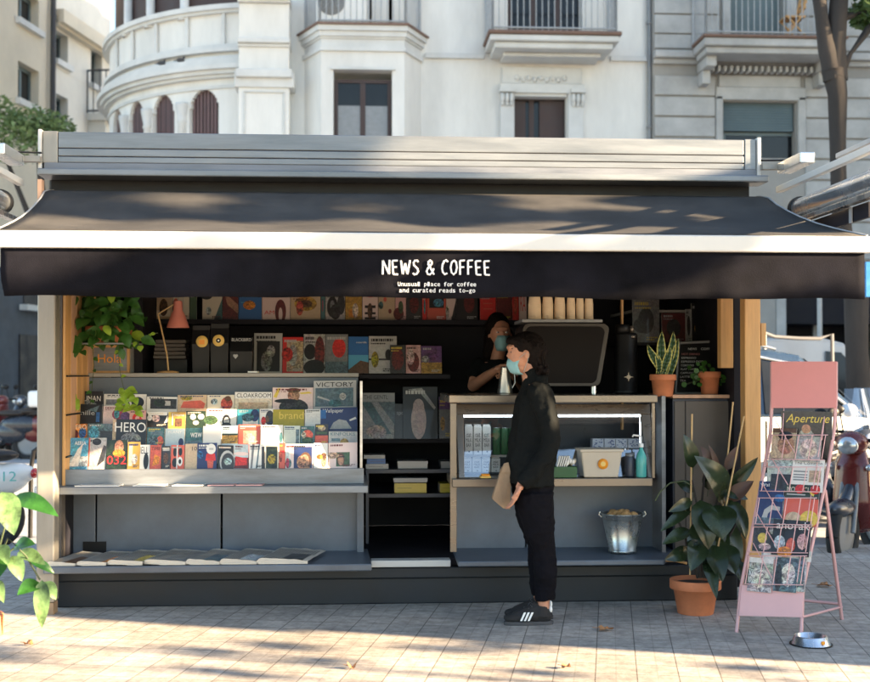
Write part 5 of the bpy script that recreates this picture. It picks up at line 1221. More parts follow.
# ---------------------------------------------------------------- the coffee bar
zbt = zct+.001
em = thing('espresso_machine', 'large black espresso machine with rounded casing, cups stacked on top', 'coffee machine', (X(566,8.1), 8.1, zbt))
Ym = 7.98
q = MB(); a, b, za, zt_ = X(522,Ym), X(607,Ym), Z(387,Ym,566), Z(322.5,Ym,566); pts = []
for (cx_, cz_, s0) in ((b-.10, za+.05, -90), (b-.045, zt_-.05, 0), (a+.05, zt_-.05, 90), (a+.06, za+.05, 180)):
    for k in range(6):
        th = R(s0+90*k/5); pts.append((cx_+.045*math.cos(th)+(.05 if s0 == -90 else 0)*0, Ym, cz_+.045*math.sin(th)))
q.prism(pts, (0,.42,0), 'black'); q.build('casing', em, bevel=.012)
q = MB(); q.prism([(x+(.012 if x > (a+b)/2 else -.0), y-.01, z) for x, y, z in pts], (0,.012,0), 'black'); q.mats = []; RIMQ = q

M['machine_face'] = mat('machine_face_panel', (.0075,.006,.006), .6, 0, .2, 3, spec=.12)
M['machine_rim'] = mat('machine_rim', (.035,.03,.027), .4, .3, .1, 3)
cxm, czm = (a+b)/2, (za+zt_)/2
q2 = MB(); q2.prism([(cxm+(x-cxm)*.94, Ym-.014, czm+(z-czm)*.90) for x, y, z in pts], (0,.006,0), 'machine_face'); 
q.mats = [M['machine_rim']]; q.build('rim', em, bevel=.003); q2.build('back_panel', em, bevel=.003)
for xx in (a+.06, b-.08): MB().tube([(xx, Ym+.05, zbt), (xx, Ym+.05, za+.01)], .02, 'chrome', 12).build('foot', em)
MB().box((a, Ym-.005, zt_+.001), (b-.03, Ym+.40, zt_+.022), 'iron').build('cup_rail', em, bevel=.004)
def cup_stack(x0, x1, ytop, k):
    Y_ = 8.1; xx = (X(x0,Y_)+X(x1,Y_))/2; rr = (X(x1,Y_)-X(x0,Y_))/2*.98; zz = zt_+.023; h_ = Z(ytop,Y_,550)-zz; mb = MB()
    mb.lathe((xx, Y_, zz), [(0,0),(rr*.98,0),(rr,.006),(rr,.016),(rr*.965,.018)], 'cup', 20)
    n_ = int((h_-.10)/.013)
    for j in range(n_): z0_ = .018+j*.013; mb.lathe((xx, Y_, zz), [(rr*.965,z0_),(rr*.99,z0_+.003),(rr*.99,z0_+.009),(rr*.955,z0_+.013)], 'cup', 20)
    z0_ = .018+n_*.013; mb.lathe((xx, Y_, zz), [(rr*.955,z0_),(rr*.72,h_-.004),(rr*.70,h_),(0,h_)], 'cup', 20)
    return tag(mb.build('cup_stack'), ['wide stack of cream paper cups at the left end above the machine','second wide stack of cream cups above the machine','third wide stack of cream cups, before the narrow ones','first narrow stack of cream cups right of the wide ones','middle one of the narrow cream cup stacks','narrow cream cup stack at the right end above the machine'][k], 'cup stack', 'paper cups stacked upside down on the coffee machine')
for k, (a_, b_) in enumerate(((528,541.5),(542,553.5),(554,565.5),(566.5,575.5),(576,584),(584.5,593.5))): cup_stack(a_, b_, 290, k)
gr = thing('coffee_grinder', 'tall black cylindrical coffee grinder with a star emblem beside the machine', 'grinder', (X(627,8.0), 8.0, zbt))
xg = X(627.5,8.0); zg = Z(333,8.0,627)-zbt
MB().lathe((xg, 8.05, zbt), [(0,0),(.082,0),(.082,.02),(.078,.025),(.078,zg*.96),(.070,zg),(0,zg)], 'grinder_body' if 'grinder_body' in M else 'black', 28).build('body', gr)
MB().lathe((xg-.02, 8.05, zbt+zg), [(0,0),(.055,0),(.05,.05),(.04,.06),(0,.06)], 'black', 20).build('lid', gr)
q = MB().lathe((xg+.035, 8.02, zbt+zg+.001), [(.0,0),(.014,0),(.014,.045),(0,.05)], 'bronze', 14); q.lathe((xg+.035, 7.99, zbt+zg-.035), [(.0,0),(.02,0),(.02,.02),(0,.02)], 'bronze', 14); q.build('tap', gr)
c = Vector((xg, 7.968, Z(377,7.97,630))); q = MB()
for k in range(8):
    th = k*PI/4; L = .034 if k%2 == 0 else .018
    q.prism([(c.x+L*math.cos(th), c.y-.003, c.z+L*math.sin(th)), (c.x+.009*math.cos(th+.5), c.y-.003, c.z+.009*math.sin(th+.5)), (c.x, c.y-.003, c.z), (c.x+.009*math.cos(th-.5), c.y-.003, c.z+.009*math.sin(th-.5))], (0,.003,0), 'bronze')
q.build('emblem', gr)
# milk cartons and cans in the case
def carton(x0, x1, yt_, zb_, Y_, label, g='white milk cartons in the display case'):
    t = thing('milk_carton', label, 'carton', ((X(x0,Y_)+X(x1,Y_))/2, Y_+.035, zb_), group=g); a, b, zt_ = X(x0,Y_)+.001, X(x1,Y_)-.001, Z(yt_,Y_,480)
    MB().box((a, Y_, zb_), (b, Y_+.07, zt_-.012), 'car_white').box((a+.004, Y_+.004, zt_-.0119), (b-.004, Y_+.066, zt_), 'white').build('box', t, bevel=.003)
    q = MB(); w_ = b-a; h = zt_-zb_
    for (s_, f0, f1, hh) in (('oat',.2,.8,.14),('MILK',.14,.88,.13),('BAR',.2,.8,.12)):
        z_ = zb_+h*(.58-.16*('oat','MILK','BAR').index(s_)); q.text(s_, (a+w_*f0, Y_-.001, z_), (1,0,0), (0,0,1), w_*(f1-f0), h*hh, 'ink')
    q.box((a+w_*.45, Y_-.0015, zb_+h*.08), (a+w_*.65, Y_-.0005, zb_+h*.13), 'ink'); q.build('print', t)
    return t
zcf = zst+.013
for k in range(3): carton(464.5+9*k, 473+9*k, 424.5, zsh+.001, 7.96, ['leftmost','middle','rightmost'][k]+' white milk carton on the upper shelf of the display case')
for k in range(4): carton(463+9.4*k, 472+9.4*k, 456.5, zcf, 7.93, ['first','second','third','fourth'][k]+' white milk carton from the left on the floor of the display case')
for k in range(3):
    xx = X(496.5+8*k, 7.98); t = thing('drink_can', ['left','middle','right'][k]+' one of three dark green drink cans in the display case', 'can', (xx, 7.98, zsh+.001), group='green cans in the display case')
    hh = Z(428,7.98)-zsh; MB().lathe((xx, 7.98, zsh+.001), [(0,0),(.022,0),(.026,.006),(.026,hh-.012),(.021,hh-.002)], 'dgreen', 18).build('can_body', t)
    MB().lathe((xx, 7.98, zsh+.001), [(.022,hh-.0018),(.022,hh),(0,hh-.002)], 'chrome', 18).build('lid', t)
zsg = Z(448.5,8.2)+.001
for k in range(4):
    Y_ = 8.12; a = X(592.5+11.8*k,Y_); b = X(603.5+11.8*k,Y_); t = MB().box((a, Y_, zsg), (b, Y_+.08, Z(438.8,Y_,610)), 'print', (.62,.66,.74))
    for j in range(14):
        x_ = a+(b-a)*random.uniform(.1,.9); z_ = zsg+.065*random.uniform(.1,.9); t.box((x_-.005, Y_-.001, z_-.003), (x_+.005, Y_-.0002, z_+.003), 'print', (.10,.14,.30))
    tag(t.build('snack_box'), ['leftmost','second from left','second from right','rightmost'][k]+' of four small patterned white boxes in the display case', 'box', 'patterned boxes in the display case')
# on the service shelf
zs_ = zst+.002
tb = thing('plastic_tub', 'beige plastic tub with a round orange sticker on the service shelf', 'tub', (X(601,7.6), 7.66, zs_))
q = MB(); a0_, a1_, b0_, b1_ = X(584,7.6), X(618,7.6), X(580.5,7.6), X(622,7.6); zt2 = Z(450,7.6,600)
q.add([(a0_,7.60,zs_),(a1_,7.60,zs_),(a1_,7.76,zs_),(a0_,7.76,zs_),(b0_,7.588,zt2),(b1_,7.588,zt2),(b1_,7.775,zt2),(b0_,7.775,zt2)], [(0,3,2,1),(4,5,6,7),(0,1,5,4),(1,2,6,5),(2,3,7,6),(3,0,4,7)], 'plastic'); q.build('body', tb, bevel=.008)
MB().box((b0_-.006, 7.580, zt2-.012), (b1_+.006, 7.783, zt2+.006), 'plastic').build('lid', tb, bevel=.004)
c = U(603, 464, 7.588); MB().lathe(c, [(0,-.004),(.033,-.004),(.033,.002)], 'orange', 24, axis='Y').lathe(c+Vector((0,-.002,0)), [(0,-.003),(.016,-.003)], 'yellow_lab', 16, axis='Y').build('sticker', tb)
gb = thing('napkin_box', 'dark green open box holding napkins and sachets on the service shelf', 'box', (X(565,7.6), 7.64, zs_))
MB().box((X(552,7.6), 7.6, zs_), (X(577,7.6), 7.7, Z(467,7.6,565)), 'dgreen').build('tray', gb, bevel=.003)
q = MB()
for k in range(5): xa_ = X(554.5+k*2.2,7.63); q.obox((xa_, 7.62, zs_+.02), (.006,0,0), (.035,0,.115), (0,.06,0), 'cream_paper' if False else 'white')
q.build('napkins', gb); q = MB()
for k in range(6): q.ball((X(567+k*1.5,7.64), 7.64+.01*(k%2), Z(463-(k%3),7.64,565)), (.013,.02,.018), 'plastic' if k%2 else 'white', 8, 6)
q.build('sachets', gb)
jr = thing('glass_jar', 'dim glass jar with a dark lid between tub and spray bottle', 'jar', (X(629,7.66), 7.66, zs_))
MB().lathe((X(629.5,7.66), 7.66, zs_), [(0,0),(.030,0),(.032,.01),(.032,.115),(.026,.13)], 'slate_glass' if 'slate_glass' in M else 'navy', 20).build('body', jr)
MB().lathe((X(629.5,7.66), 7.66, zs_+.131), [(.028,0),(.029,.02),(0,.022)], 'iron', 20).build('lid', jr)
sp = thing('pump_bottle', 'clear pump bottle with turquoise liquid at the right end of the service shelf', 'bottle', (X(641,7.62), 7.62, zs_))
xx = X(641,7.62)
MB().lathe((xx, 7.62, zs_), [(0,0),(.030,0),(.033,.008),(.033,.125),(.026,.150),(.012,.175),(.011,.19),(0,.19)], 'teal', 22).build('body', sp)
MB().lathe((xx, 7.62, zs_+.191), [(.015,0),(.015,.022),(.005,.026),(.005,.07),(0,.07)], 'white', 16).build('pump', sp)
MB().tube([(xx, 7.62, zs_+.262), (xx-.05, 7.62, zs_+.268), (xx-.056, 7.62, zs_+.256)], .006, 'white', 8).build('nozzle', sp)
tag(MB().box((X(480.5,7.6), 7.60, zs_), (X(491,7.6), 7.68, zs_+.012), 'yellow_lab').box((X(482,7.6), 7.61, zs_+.0125), (X(490,7.6), 7.67, zs_+.024), 'orange').build('sweet_box', bevel=.002), 'small yellow orange packet lying beside the paper bag', 'packet')

# letter board and right shelves
lb = thing('menu_board', 'black letter board with white and pink menu lines in a grey frame', 'menu board', (X(699,8.2), 8.25, ztopc))
Y_ = 8.22; P0 = U(675.5,392.5,Y_); P1 = U(718.5,392.5,Y_); P2 = U(722,341,Y_+.06); P3 = U(679,343,Y_+.06); P0.z = P1.z = ztopc+.002
q = MB().prism([P0,P1,P2,P3], (0,.015,0), 'black'); q.build('board', lb)
def edge_bar(mb, a, b, w_, m): mb.tube([a+Vector((0,-.004,0)), b+Vector((0,-.004,0))], w_, m, 4)
q = MB(); [edge_bar(q, a, b, .010, 'iron_lt') for a, b in ((P0,P1),(P1,P2),(P2,P3),(P3,P0))]; q.build('frame', lb)
q = MB(); ex, ey = (P1-P0), (P3-P0)
def line(s, u0, v0, w_, h_, m='letter'):
    q.text(s, P0+ex*u0+ey*v0+Vector((0,-.004,0)), ex, ey, ex.length*w_, ey.length*h_, m)
line('NEWS', .22, .86, .20, .045); line('COFFEE', .52, .86, .30, .045)
for k, (s, w_, m, pr) in enumerate((('HOT DRINKS',.42,'pink_deep',''),('ESPRESSO',.34,'letter','1,5'),('ESPRESSO DOBLE',.58,'letter','2'),('CORTADO',.30,'letter','1,7'),('FLAT WHITE',.38,'letter','2,5'),('CAPPUCCINO',.42,'letter','2,3'),('LATTE',.22,'letter','2,5'),('TEA',.14,'letter','2'))):
    line(s, .08, .76-.075*k, w_, .038, m)
    if pr: line(pr, .86, .76-.075*k, .07, .036)
q.build('lettering', lb)
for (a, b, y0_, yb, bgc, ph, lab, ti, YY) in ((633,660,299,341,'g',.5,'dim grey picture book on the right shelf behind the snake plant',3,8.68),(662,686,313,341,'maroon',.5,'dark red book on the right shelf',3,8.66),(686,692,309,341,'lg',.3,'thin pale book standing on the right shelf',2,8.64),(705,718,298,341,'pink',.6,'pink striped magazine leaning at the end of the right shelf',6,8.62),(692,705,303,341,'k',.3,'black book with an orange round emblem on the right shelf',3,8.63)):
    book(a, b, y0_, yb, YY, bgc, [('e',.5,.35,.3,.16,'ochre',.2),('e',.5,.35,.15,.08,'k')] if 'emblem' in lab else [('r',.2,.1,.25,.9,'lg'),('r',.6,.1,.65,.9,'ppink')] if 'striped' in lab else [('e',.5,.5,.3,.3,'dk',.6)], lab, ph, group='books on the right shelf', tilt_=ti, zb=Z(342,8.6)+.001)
# ------------------------------------------------------------------ people
YPN = 7.1
def W(px, py, dy=0.0):
    p = U(px, py, YPN); return Vector((p.x, YPN+dy, p.z))
def WH(px, py, dy=0.0):
    """head of the customer: nodded forward a little and slightly smaller"""
    a, b, th, k = px-528, py-360, R(7), .95
    return W(528+k*(a*math.cos(th)+b*math.sin(th)), 360+k*(b*math.cos(th)-a*math.sin(th)), dy)
cu = thing('person', 'customer in black jacket, cropped black trousers and blue mask holding a paper bag', 'person', (W(541,600).x, YPN-.02, 0))
# body: head, neck, hands, ankles and the core in one skin
q = MB()
q.ball(WH(525.5,349), (.098,.076,.100), 'skin', 20, 14)          # skull
q.ball(WH(519,356), (.066,.062,.085), 'skin', 18, 12)            # face
q.ball(WH(516.5,366.5), (.052,.050,.042), 'skin', 16, 10)        # jaw
q.ball(WH(511,344.5), (.022,.050,.018), 'skin', 12, 8)           # brow
q.tube([WH(511,348), WH(507.2,354.2)], [.009,.011], 'skin', 8)   # nose
q.ball(WH(510.5,361.5), (.016,.026,.012), 'skin', 10, 6)         # mouth
q.ball(WH(511.5,369), (.024,.026,.018), 'skin', 10, 6)           # chin
for s in (-1, 1):
    q.ball(WH(525.5,354.5,s*.076), (.017,.010,.028), 'skin', 12, 8); q.ball(WH(515,358,s*.036), (.03,.022,.026), 'skin', 10, 8)
q.tube([W(527,362), W(531,376), W(534,388)], [.052,.054,.066], 'skin', 14)
q.tube([W(535,384), W(534,430), W(532,478), W(533,494)], [.07,.08,.075,.07], 'skin', 14, flat=1.3)
for s in (-1, 1):
    q.tube([W(538,393,s*.14), W(544.5,438,s*.183), W(519,478,s*.175)], [.030,.026,.024], 'skin', 12)
    q.tube([W(534,490,s*.085), W(541,545,s*.085), W(543,570,s*.08), W(541.5,600,s*.08), W(541,614,s*.08)], [.070,.045,.042,.036,.036], 'skin', 14)
    q.tube([W(542,612,s*.08), W(528,619,s*.08)], [.026,.016], 'skin', 10)
def hand(q, wrist, pd, fd, side, m='skin', curl=.6, sc_=1.0):
    """palm from wrist along pd; fingers spread along side and curl towards fd"""
    pd, fd, side = Vector(pd).normalized(), Vector(fd).normalized(), Vector(side).normalized(); w_ = Vector(wrist)
    k = w_+pd*.085*sc_
    for i, (o, L) in enumerate(((-.034,.072),(-.0115,.082),(.011,.076),(.033,.060))):
        b = k+side*o*sc_; d1 = (pd+fd*curl*.35).normalized(); d2 = (pd+fd*curl*1.3).normalized(); d3 = (pd*.5+fd*curl*2.2).normalized(); L *= sc_
        q.tube([w_+side*o*.6*sc_, b], [.015*sc_,.0115*sc_], m, 8)
        q.tube([b, b+d1*L*.45, b+d1*L*.45+d2*L*.32, b+d1*L*.45+d2*L*.32+d3*L*.25], [.0085*sc_,.0078*sc_,.0072*sc_,.0056*sc_], m, 8)
    t0 = w_+pd*.025*sc_-side*.026*sc_; t1 = t0+(-side*.8+pd*.7+fd*.5).normalized()*.036*sc_; t2 = t1+(pd+fd*.8-side*.1).normalized()*.032*sc_
    q.tube([t0, t1, t2], [.013*sc_,.0105*sc_,.008*sc_], m, 8); q.tube([w_-pd*.03, w_+pd*.02], [.024*sc_,.024*sc_], m, 10, flat=.7)
hand(q, W(516.5,483,-.175), (-.45,0,-1), (-.6,.7,-.1), (.0,1,0), curl=.7)
hand(q, W(512,479,.14), (-.55,0,-1), (-.4,-.8,0), (0,-1,0), curl=.8)
body = fuse(q, 'body', 'skin', cu, 0.004, 3, .5)
q = MB()
for s in (-1, 1): q.ball(WH(511.6,349.6,s*.033), (.005,.009,.005), 'lamp_lens', 10, 7); q.ball(WH(510.5,349.6,s*.034), (.004,.005,.005), 'ink', 8, 6); q.tube([WH(510.6,346.2,s*.018), WH(510.4,345.4,s*.034), WH(512.3,346.2,s*.05)], [.003,.004,.002], 'hair', 6)
q.build('eyes', cu)
# hair: loose curls gathered to the nape
q = MB()
q.ball(WH(527,345.5), (.098,.083,.090), 'hair', 20, 12); q.ball(WH(534,352), (.085,.086,.095), 'hair', 18, 12); q.ball(WH(536.5,364), (.050,.074,.070), 'hair', 16, 10); q.ball(WH(540,352), (.05,.06,.07), 'hair', 12, 8)
q.ball(WH(516,338.5), (.05,.06,.030), 'hair', 12, 8)
rnd = random.Random(5)
for k in range(20):
    th = rnd.uniform(-.9, 1.9); ph = rnd.uniform(-1.3, 1.3); c = WH(531,351)
    p = c+Vector((.098*math.cos(th)*math.cos(ph), .088*math.sin(ph), .108*math.sin(th)*math.cos(ph)))
    q.ball(p, rnd.uniform(.012,.018), 'hair', 8, 6)
for k in range(12): q.ball(WH(rnd.uniform(533,546), rnd.uniform(358,376), rnd.uniform(-.08,.08)), rnd.uniform(.014,.024), 'hair', 8, 6)
q.ball(WH(523,346,-.070), (.022,.012,.04), 'hair', 10, 7)
h_ = fuse(q, 'hair', 'hair', cu, 0.006, 2, .5); crumple(h_, .005, 26, 2, (1,1,.5)); crumple(h_, .0022, 90, 7, (1,1,.3))
q = MB(); rnd = random.Random(19)
for k in range(230):
    ph = rnd.uniform(-1.35, 1.35); c = WH(529,350); pts = []; t0 = rnd.uniform(-1.0,.4); L = rnd.uniform(.6,1.5); w1, w2 = rnd.uniform(3,7), rnd.uniform(0,6)
    for i in range(8):
        th = PI/2+t0-L*i/7 if False else (1.9-t0*.5)-(L*1.3)*i/7-.2; rr = 1.03+.035*math.sin(i*w1*.35+w2)
        pts.append(c+Vector((.100*rr*math.cos(th)*math.cos(ph)+.006, .088*rr*math.sin(ph)+.004*math.sin(i+w2), .103*rr*math.sin(th)*math.cos(ph*.8))))
    q.tube(pts, [.0026]*7+[.001], 'hair', 4, cap=False)
for k in range(60):
    y_ = rnd.uniform(-.075,.075); x_ = rnd.uniform(533,544); pts = [WH(x_+rnd.uniform(-1,2.2)*math.sin(i*1.3+k), 352+i*4.2, y_+.006*math.sin(i*1.7+k)) for i in range(7)]
    q.tube(pts, [.003]*6+[.001], 'hair', 4, cap=False)
q.build('loose_strands', h_)
# mask, pleated, with ear loops
q = MB()
def mring(px, py, ry, rz, n=14): 
    c = WH(px, py); return [(c.x+0, c.y+ry*math.sin(PI*(-1+2*i/(n-1))/2)*1.0, c.z) for i in range(n)]
rows = [(507.2,356.0,.046,.030),(505.4,359,.052,.04),(504.9,362.5,.055,.045),(505.8,366.5,.055,.045),(508.0,370.5,.052,.04),(511.6,373.5,.045,.032)]
vs_ = []; n_ = 15
for r_i, (px_, py_, ry, bk) in enumerate(rows):
    c = WH(px_, py_)
    for i in range(n_):
        t = -1+2*i/(n_-1); vs_.append((c.x+(abs(t)**2.2)*(.066-.004*r_i)+(.003 if r_i%2 else 0), c.y+t*(ry+.010), c.z+.006*abs(t)*(1 if r_i < 3 else -1)*0))
q.add(vs_, [(j*n_+i, (j+1)*n_+i, (j+1)*n_+i+1, j*n_+i+1) for j in range(5) for i in range(n_-1)], 'mask', None, True)
mo = q.build('face_mask', cu); s_ = mo.modifiers.new('t', 'SOLIDIFY'); s_.thickness = .002; s_.offset = 0
q = MB()
for s in (-1, 1): q.tube([WH(517.5,357,s*.066), WH(524,352.5,s*.083), WH(527.5,354,s*.086), WH(526,360,s*.083), WH(520.5,372,s*.058)], .0010, 'mask', 5)
q.build('ear_loop', mo)
# jacket with collar and sleeves
q = MB()
q.tube([W(532,376), W(534,381), W(536,389), W(536,400), W(534,420), W(532,445), W(529.5,468), W(528.5,484)], [.058,.071,.094,.114,.122,.132,.147,.154], 'jacket', 20, flat=1.2)
q.tube([W(528,377.5), W(531,374.5), W(536,372)], [.060,.064,.058], 'jacket', 16)
for s in (-1, 1):
    q.ball(W(537,392,s*.145), (.075,.065,.065), 'jacket', 14, 9)
    q.tube([W(537.5,393,s*.145), W(543,415,s*.175), W(546.5,437,s*.185), W(541.5,452,s*.188), W(530,468,s*.185), W(517.5,481,s*.17)], [.066,.061,.058,.057,.050,.043], 'jacket', 14)
q.ball(W(541,378), (.045,.09,.035), 'jacket', 12, 8)
j_ = fuse(q, 'jacket', 'jacket', cu, 0.009, 4, .5); crumple(j_, .016, 7, 1, (1,1,.55)); crumple(j_, .005, 22, 4, (1,1,.7)); crumple(j_, .012, 6.5, 9, (1.3,1,.8), True); crumple(j_, .007, 11, 14, (.8,1,1.5), True)
# trousers
q = MB()
q.tube([W(531,470), W(532.5,490), W(533,506)], [.125,.128,.100], 'trousers', 18, flat=1.25)
for s in (-1, 1):
    q.tube([W(533,492,s*.075), W(534,510,s*.082), W(537.5,530,s*.082), W(542,545,s*.08), W(542.7,570,s*.08), W(543.2,590,s*.08), W(543.3,597.5,s*.08)], [.115,.106,.086,.071,.067,.060,.058], 'trousers', 16)
tr_ = fuse(q, 'trousers', 'trousers', cu, 0.008, 3, .5); crumple(tr_, .012, 10, 5, (1,1,.8)); crumple(tr_, .004, 26, 8); crumple(tr_, .009, 9, 3, (.6,1,1.6), True)
# shoes
for s in (-1, 1):
    yc = YPN+s*.08; xh = X(553,yc); xt = X(503.5,yc); L = xh-xt
    def S(f, z, dy=0): return Vector((xh-L*f, yc+dy, z))
    q = MB(); q.ball(S(.82,.038), (.052,.042,.027), 'shoe', 14, 8); q.ball(S(.62,.046), (.075,.044,.040), 'shoe', 14, 8); q.ball(S(.22,.052), (.062,.038,.045), 'shoe', 14, 8)
    q.tube([S(.25,.05), S(.24,.085), S(.24,.112)], [.054,.048,.045], 'shoe', 14, flat=.88); q.ball(S(.36,.055), (.075,.042,.042), 'shoe', 14, 8); q.tube([S(.30,.09), S(.50,.075), S(.75,.05)], [.036,.034,.03], 'shoe', 12); q.tube([S(.36,.105), S(.42,.12)], [.022,.016], 'shoe', 10, flat=1.4)
    sh = fuse(q, 'shoe', 'shoe', cu, .005, 3, .5)
    so = MB(); pts = []
    for i in range(28):
        a = 2*PI*i/28; f = .5+.5*math.cos(a); wdt = .040*(1.0 if f > .5 else .82)*abs(math.sin(a))**.7*(1 if math.sin(a) > 0 else -1)
        pts.append((xh-L*(.5+.5*math.cos(a)), yc+wdt, 0.0))
    so.prism(pts, (0,0,.022), 'sole' if 'sole' in M else 'ink'); so.build('sole', sh, bevel=.004)
    st_ = MB()
    for k in range(3):
        for sd in (-1, 1):
            st_ = MB(); f0 = .46+.075*k; a, b = S(f0+.06,.030,sd*.044), S(f0-.02,.078,sd*.040)
            st_.prism([a+Vector((-.006,sd*.003,0)), a+Vector((.006,sd*.003,0)), b+Vector((.006,sd*.003,0)), b+Vector((-.006,sd*.003,0))], (0,-sd*.006,0), 'white'); st_.build('stripe', sh)
    l_ = MB()
    for k in range(5): l_.tube([S(.44+.065*k,.108-.012*k,-.026), S(.46+.065*k,.114-.012*k,0), S(.44+.065*k,.108-.012*k,.026)], .0035, 'ink', 5)
    l_.tube([S(.4,.115), S(.46,.125,.02), S(.5,.105,.03)], .003, 'ink', 5); l_.build('laces', sh)
    MB().ball(S(.06,.088), (.012,.022,.022), 'white', 10, 7).build('heel_tab', sh)
# the paper bag she carries
bgp = thing('paper_bag', 'small brown kraft paper bag in the customer hand', 'paper bag', W(499,500,-.12))
q = MB(); F = [W(506.5,461,-.10), W(508.5,470,-.10), W(508.8,508,-.08), W(501,506.5,-.10), W(490,497,-.12), W(496,478,-.12), W(498.5,470,-.12), W(502,462,-.11)]
Bk = [p+Vector((.004,.085,0)) for p in F]; Bk[0] = F[0]+Vector((0,.01,0)); Bk[7] = F[7]+Vector((0,.01,0)); n_ = len(F)
q.add(F+Bk, [tuple(range(n_)), tuple(range(2*n_-1, n_-1, -1))]+[(i, n_+i, n_+(i+1)%n_, (i+1)%n_) for i in range(n_)], 'kraft'); b1_ = q.build('bag', bgp, bevel=.004)
q = MB().prism([W(498.7,471,-.124), W(508,471,-.104), W(507,464,-.106), W(501.5,464,-.115)], (0,-.003,0), 'kraft'); q.build('folded_top', bgp)

# ---------------------------------------------------------------- barista
YBN = 8.78
def V(px, py, dy=0.0):
    p = U(px, py, YBN+dy); return Vector((p.x, YBN+dy, p.z))
ba = thing('person', 'barista in black with blue mask behind the counter pouring from a steel jug', 'person', (V(497,400).x, YBN, FL))
q = MB()
q.ball(V(500,332), (.078,.096,.100), 'skin', 20, 14); q.ball(V(501.5,338,-.03), (.064,.07,.082), 'skin', 16, 12); q.ball(V(502.5,346,-.045), (.048,.050,.040), 'skin', 14, 9)
q.tube([V(503,332,-.10), V(504,338.5,-.118)], [.008,.013], 'skin', 8); q.ball(V(502,328.5,-.088), (.05,.02,.014), 'skin', 10, 7)
for s in (-1, 1): q.ball(V(500+s*10.8,336,.0), (.010,.017,.028), 'skin', 10, 7)
q.tube([V(500,345,.0), V(498,356,.02), V(497,366,.02)], [.050,.052,.06], 'skin', 12)
q.tube([V(497,362), V(497,400), V(497,470)], [.13,.12,.13], 'skin', 14, flat=.7)
q.tube([V(479,366), V(473.5,386,-.10), V(486,377,-.30), V(499,368.5,-.50)], [.052,.045,.038,.026], 'skin', 12)
q.tube([V(516,366), V(523,386,-.08), V(518,380,-.32), V(511,371,-.50)], [.052,.045,.036,.026], 'skin', 12)
hand(q, V(499.5,368.5,-.50), (.8,-.45,-.05), (.5,-.4,-.5), (0,.1,1), curl=.9, sc_=.9)
hand(q, V(512,370.5,-.50), (-.8,-.45,-.2), (-.5,-.5,0), (0,.1,1), curl=.9, sc_=.9)
for s in (-1, 1): q.tube([V(497+s*11,470), V(497+s*12,520), V(497+s*12,560)], [.09,.07,.05], 'skin', 12)
for s in (-1, 1): q.tube([Vector((V(497+s*12,560).x, YBN+.02, .45)), Vector((V(497+s*12,560).x, YBN+.02, FL+.07)), Vector((V(497+s*12,560).x, YBN-.1, FL+.035))], [.05,.036,.035], 'skin', 10)
fuse(q, 'body', 'skin', ba, .0065, 3, .5)
q = MB(); q.ball(V(497.5,327,.03), (.094,.098,.098), 'hair', 18, 12); q.ball(V(491,341,.05), (.055,.07,.11), 'hair', 14, 9); q.ball(V(509,341,.05), (.04,.06,.09), 'hair', 14, 9); q.ball(V(497,318,.03), (.055,.06,.045), 'hair', 12, 8); q.ball(V(488,352,.05), (.04,.05,.09), 'hair', 12, 8)
h_ = fuse(q, 'hair', 'hair', ba, .007, 3, .5); crumple(h_, .006, 35, 3)
q = MB()
for s in (-1, 1): q.ball(V(502.3+s*4.4,332.3,-.094), (.010,.006,.006), 'white', 8, 6); q.ball(V(502.6+s*4.4,332.3,-.0985), (.005,.004,.005), 'ink', 8, 6)
q.build('eyes', ba)
vs_ = []; n_ = 13; q = MB()
for r_i, (py_, ry, fw) in enumerate(((335.5,.055,.125),(339,.060,.135),(343,.062,.138),(347,.058,.130),(351,.045,.112))):
    for i in range(n_):
        t = -1+2*i/(n_-1); c = V(502.8, py_, -fw+.085*abs(t)**2.2); vs_.append((c.x+t*ry, c.y, c.z))
q.add(vs_, [(j*n_+i, (j+1)*n_+i, (j+1)*n_+i+1, j*n_+i+1) for j in range(4) for i in range(n_-1)], 'mask', None, True); mo = q.build('face_mask', ba); s_ = mo.modifiers.new('t', 'SOLIDIFY'); s_.thickness = .002
q = MB(); q.tube([V(497,360), V(497,368), V(497,400), V(497,440), V(497,475)], [.10,.165,.17,.165,.175], 'jacket', 18, flat=.72)
for s in (-1, 1): q.ball(V(497+s*18,366), (.06,.07,.06), 'jacket', 12, 8)
q.tube([V(479,366), V(475,380,-.07)], [.064,.060], 'jacket', 12); q.tube([V(516,366), V(521,380,-.06)], [.064,.060], 'jacket', 12)
j2 = fuse(q, 'shirt', 'jacket', ba, .010, 3, .5); crumple(j2, .01, 9, 3)
q = MB()
for s in (-1, 1): a = V(497+s*12,470); q.tube([V(497+s*10,462), a, Vector((a.x, YBN, .8)), Vector((a.x, YBN+.02, FL+.06))], [.11,.10,.08,.06], 'trousers', 12)
fuse(q, 'trousers', 'trousers', ba, .012, 3, .5)
MB().tube([V(496,370.6,-.44), V(498,369.2,-.475)], [.031,.030], 'black', 14).build('watch', ba)
# jug she holds
Yj = 8.2; pj = U(505, 391, Yj); zj = zct+.001
jg = thing('steel_jug', 'tall conical stainless steel jug in the hands of the barista', 'jug', (pj.x, Yj, zj))
hj = Z(366.5,Yj,505)-zj
MB().lathe((pj.x, Yj, zj), [(0,0),(.052,0),(.054,.006),(.028,hj*.93),(.031,hj),(.027,hj),(.024,hj*.9),(0,hj*.85)], 'alu', 26).build('body', jg)
MB().tube([(pj.x+.028, Yj, zj+hj*.93), (pj.x+.065, Yj, zj+hj*.85), (pj.x+.070, Yj, zj+hj*.4), (pj.x+.048, Yj, zj+hj*.2)], .006, 'alu', 8).build('handle', jg)
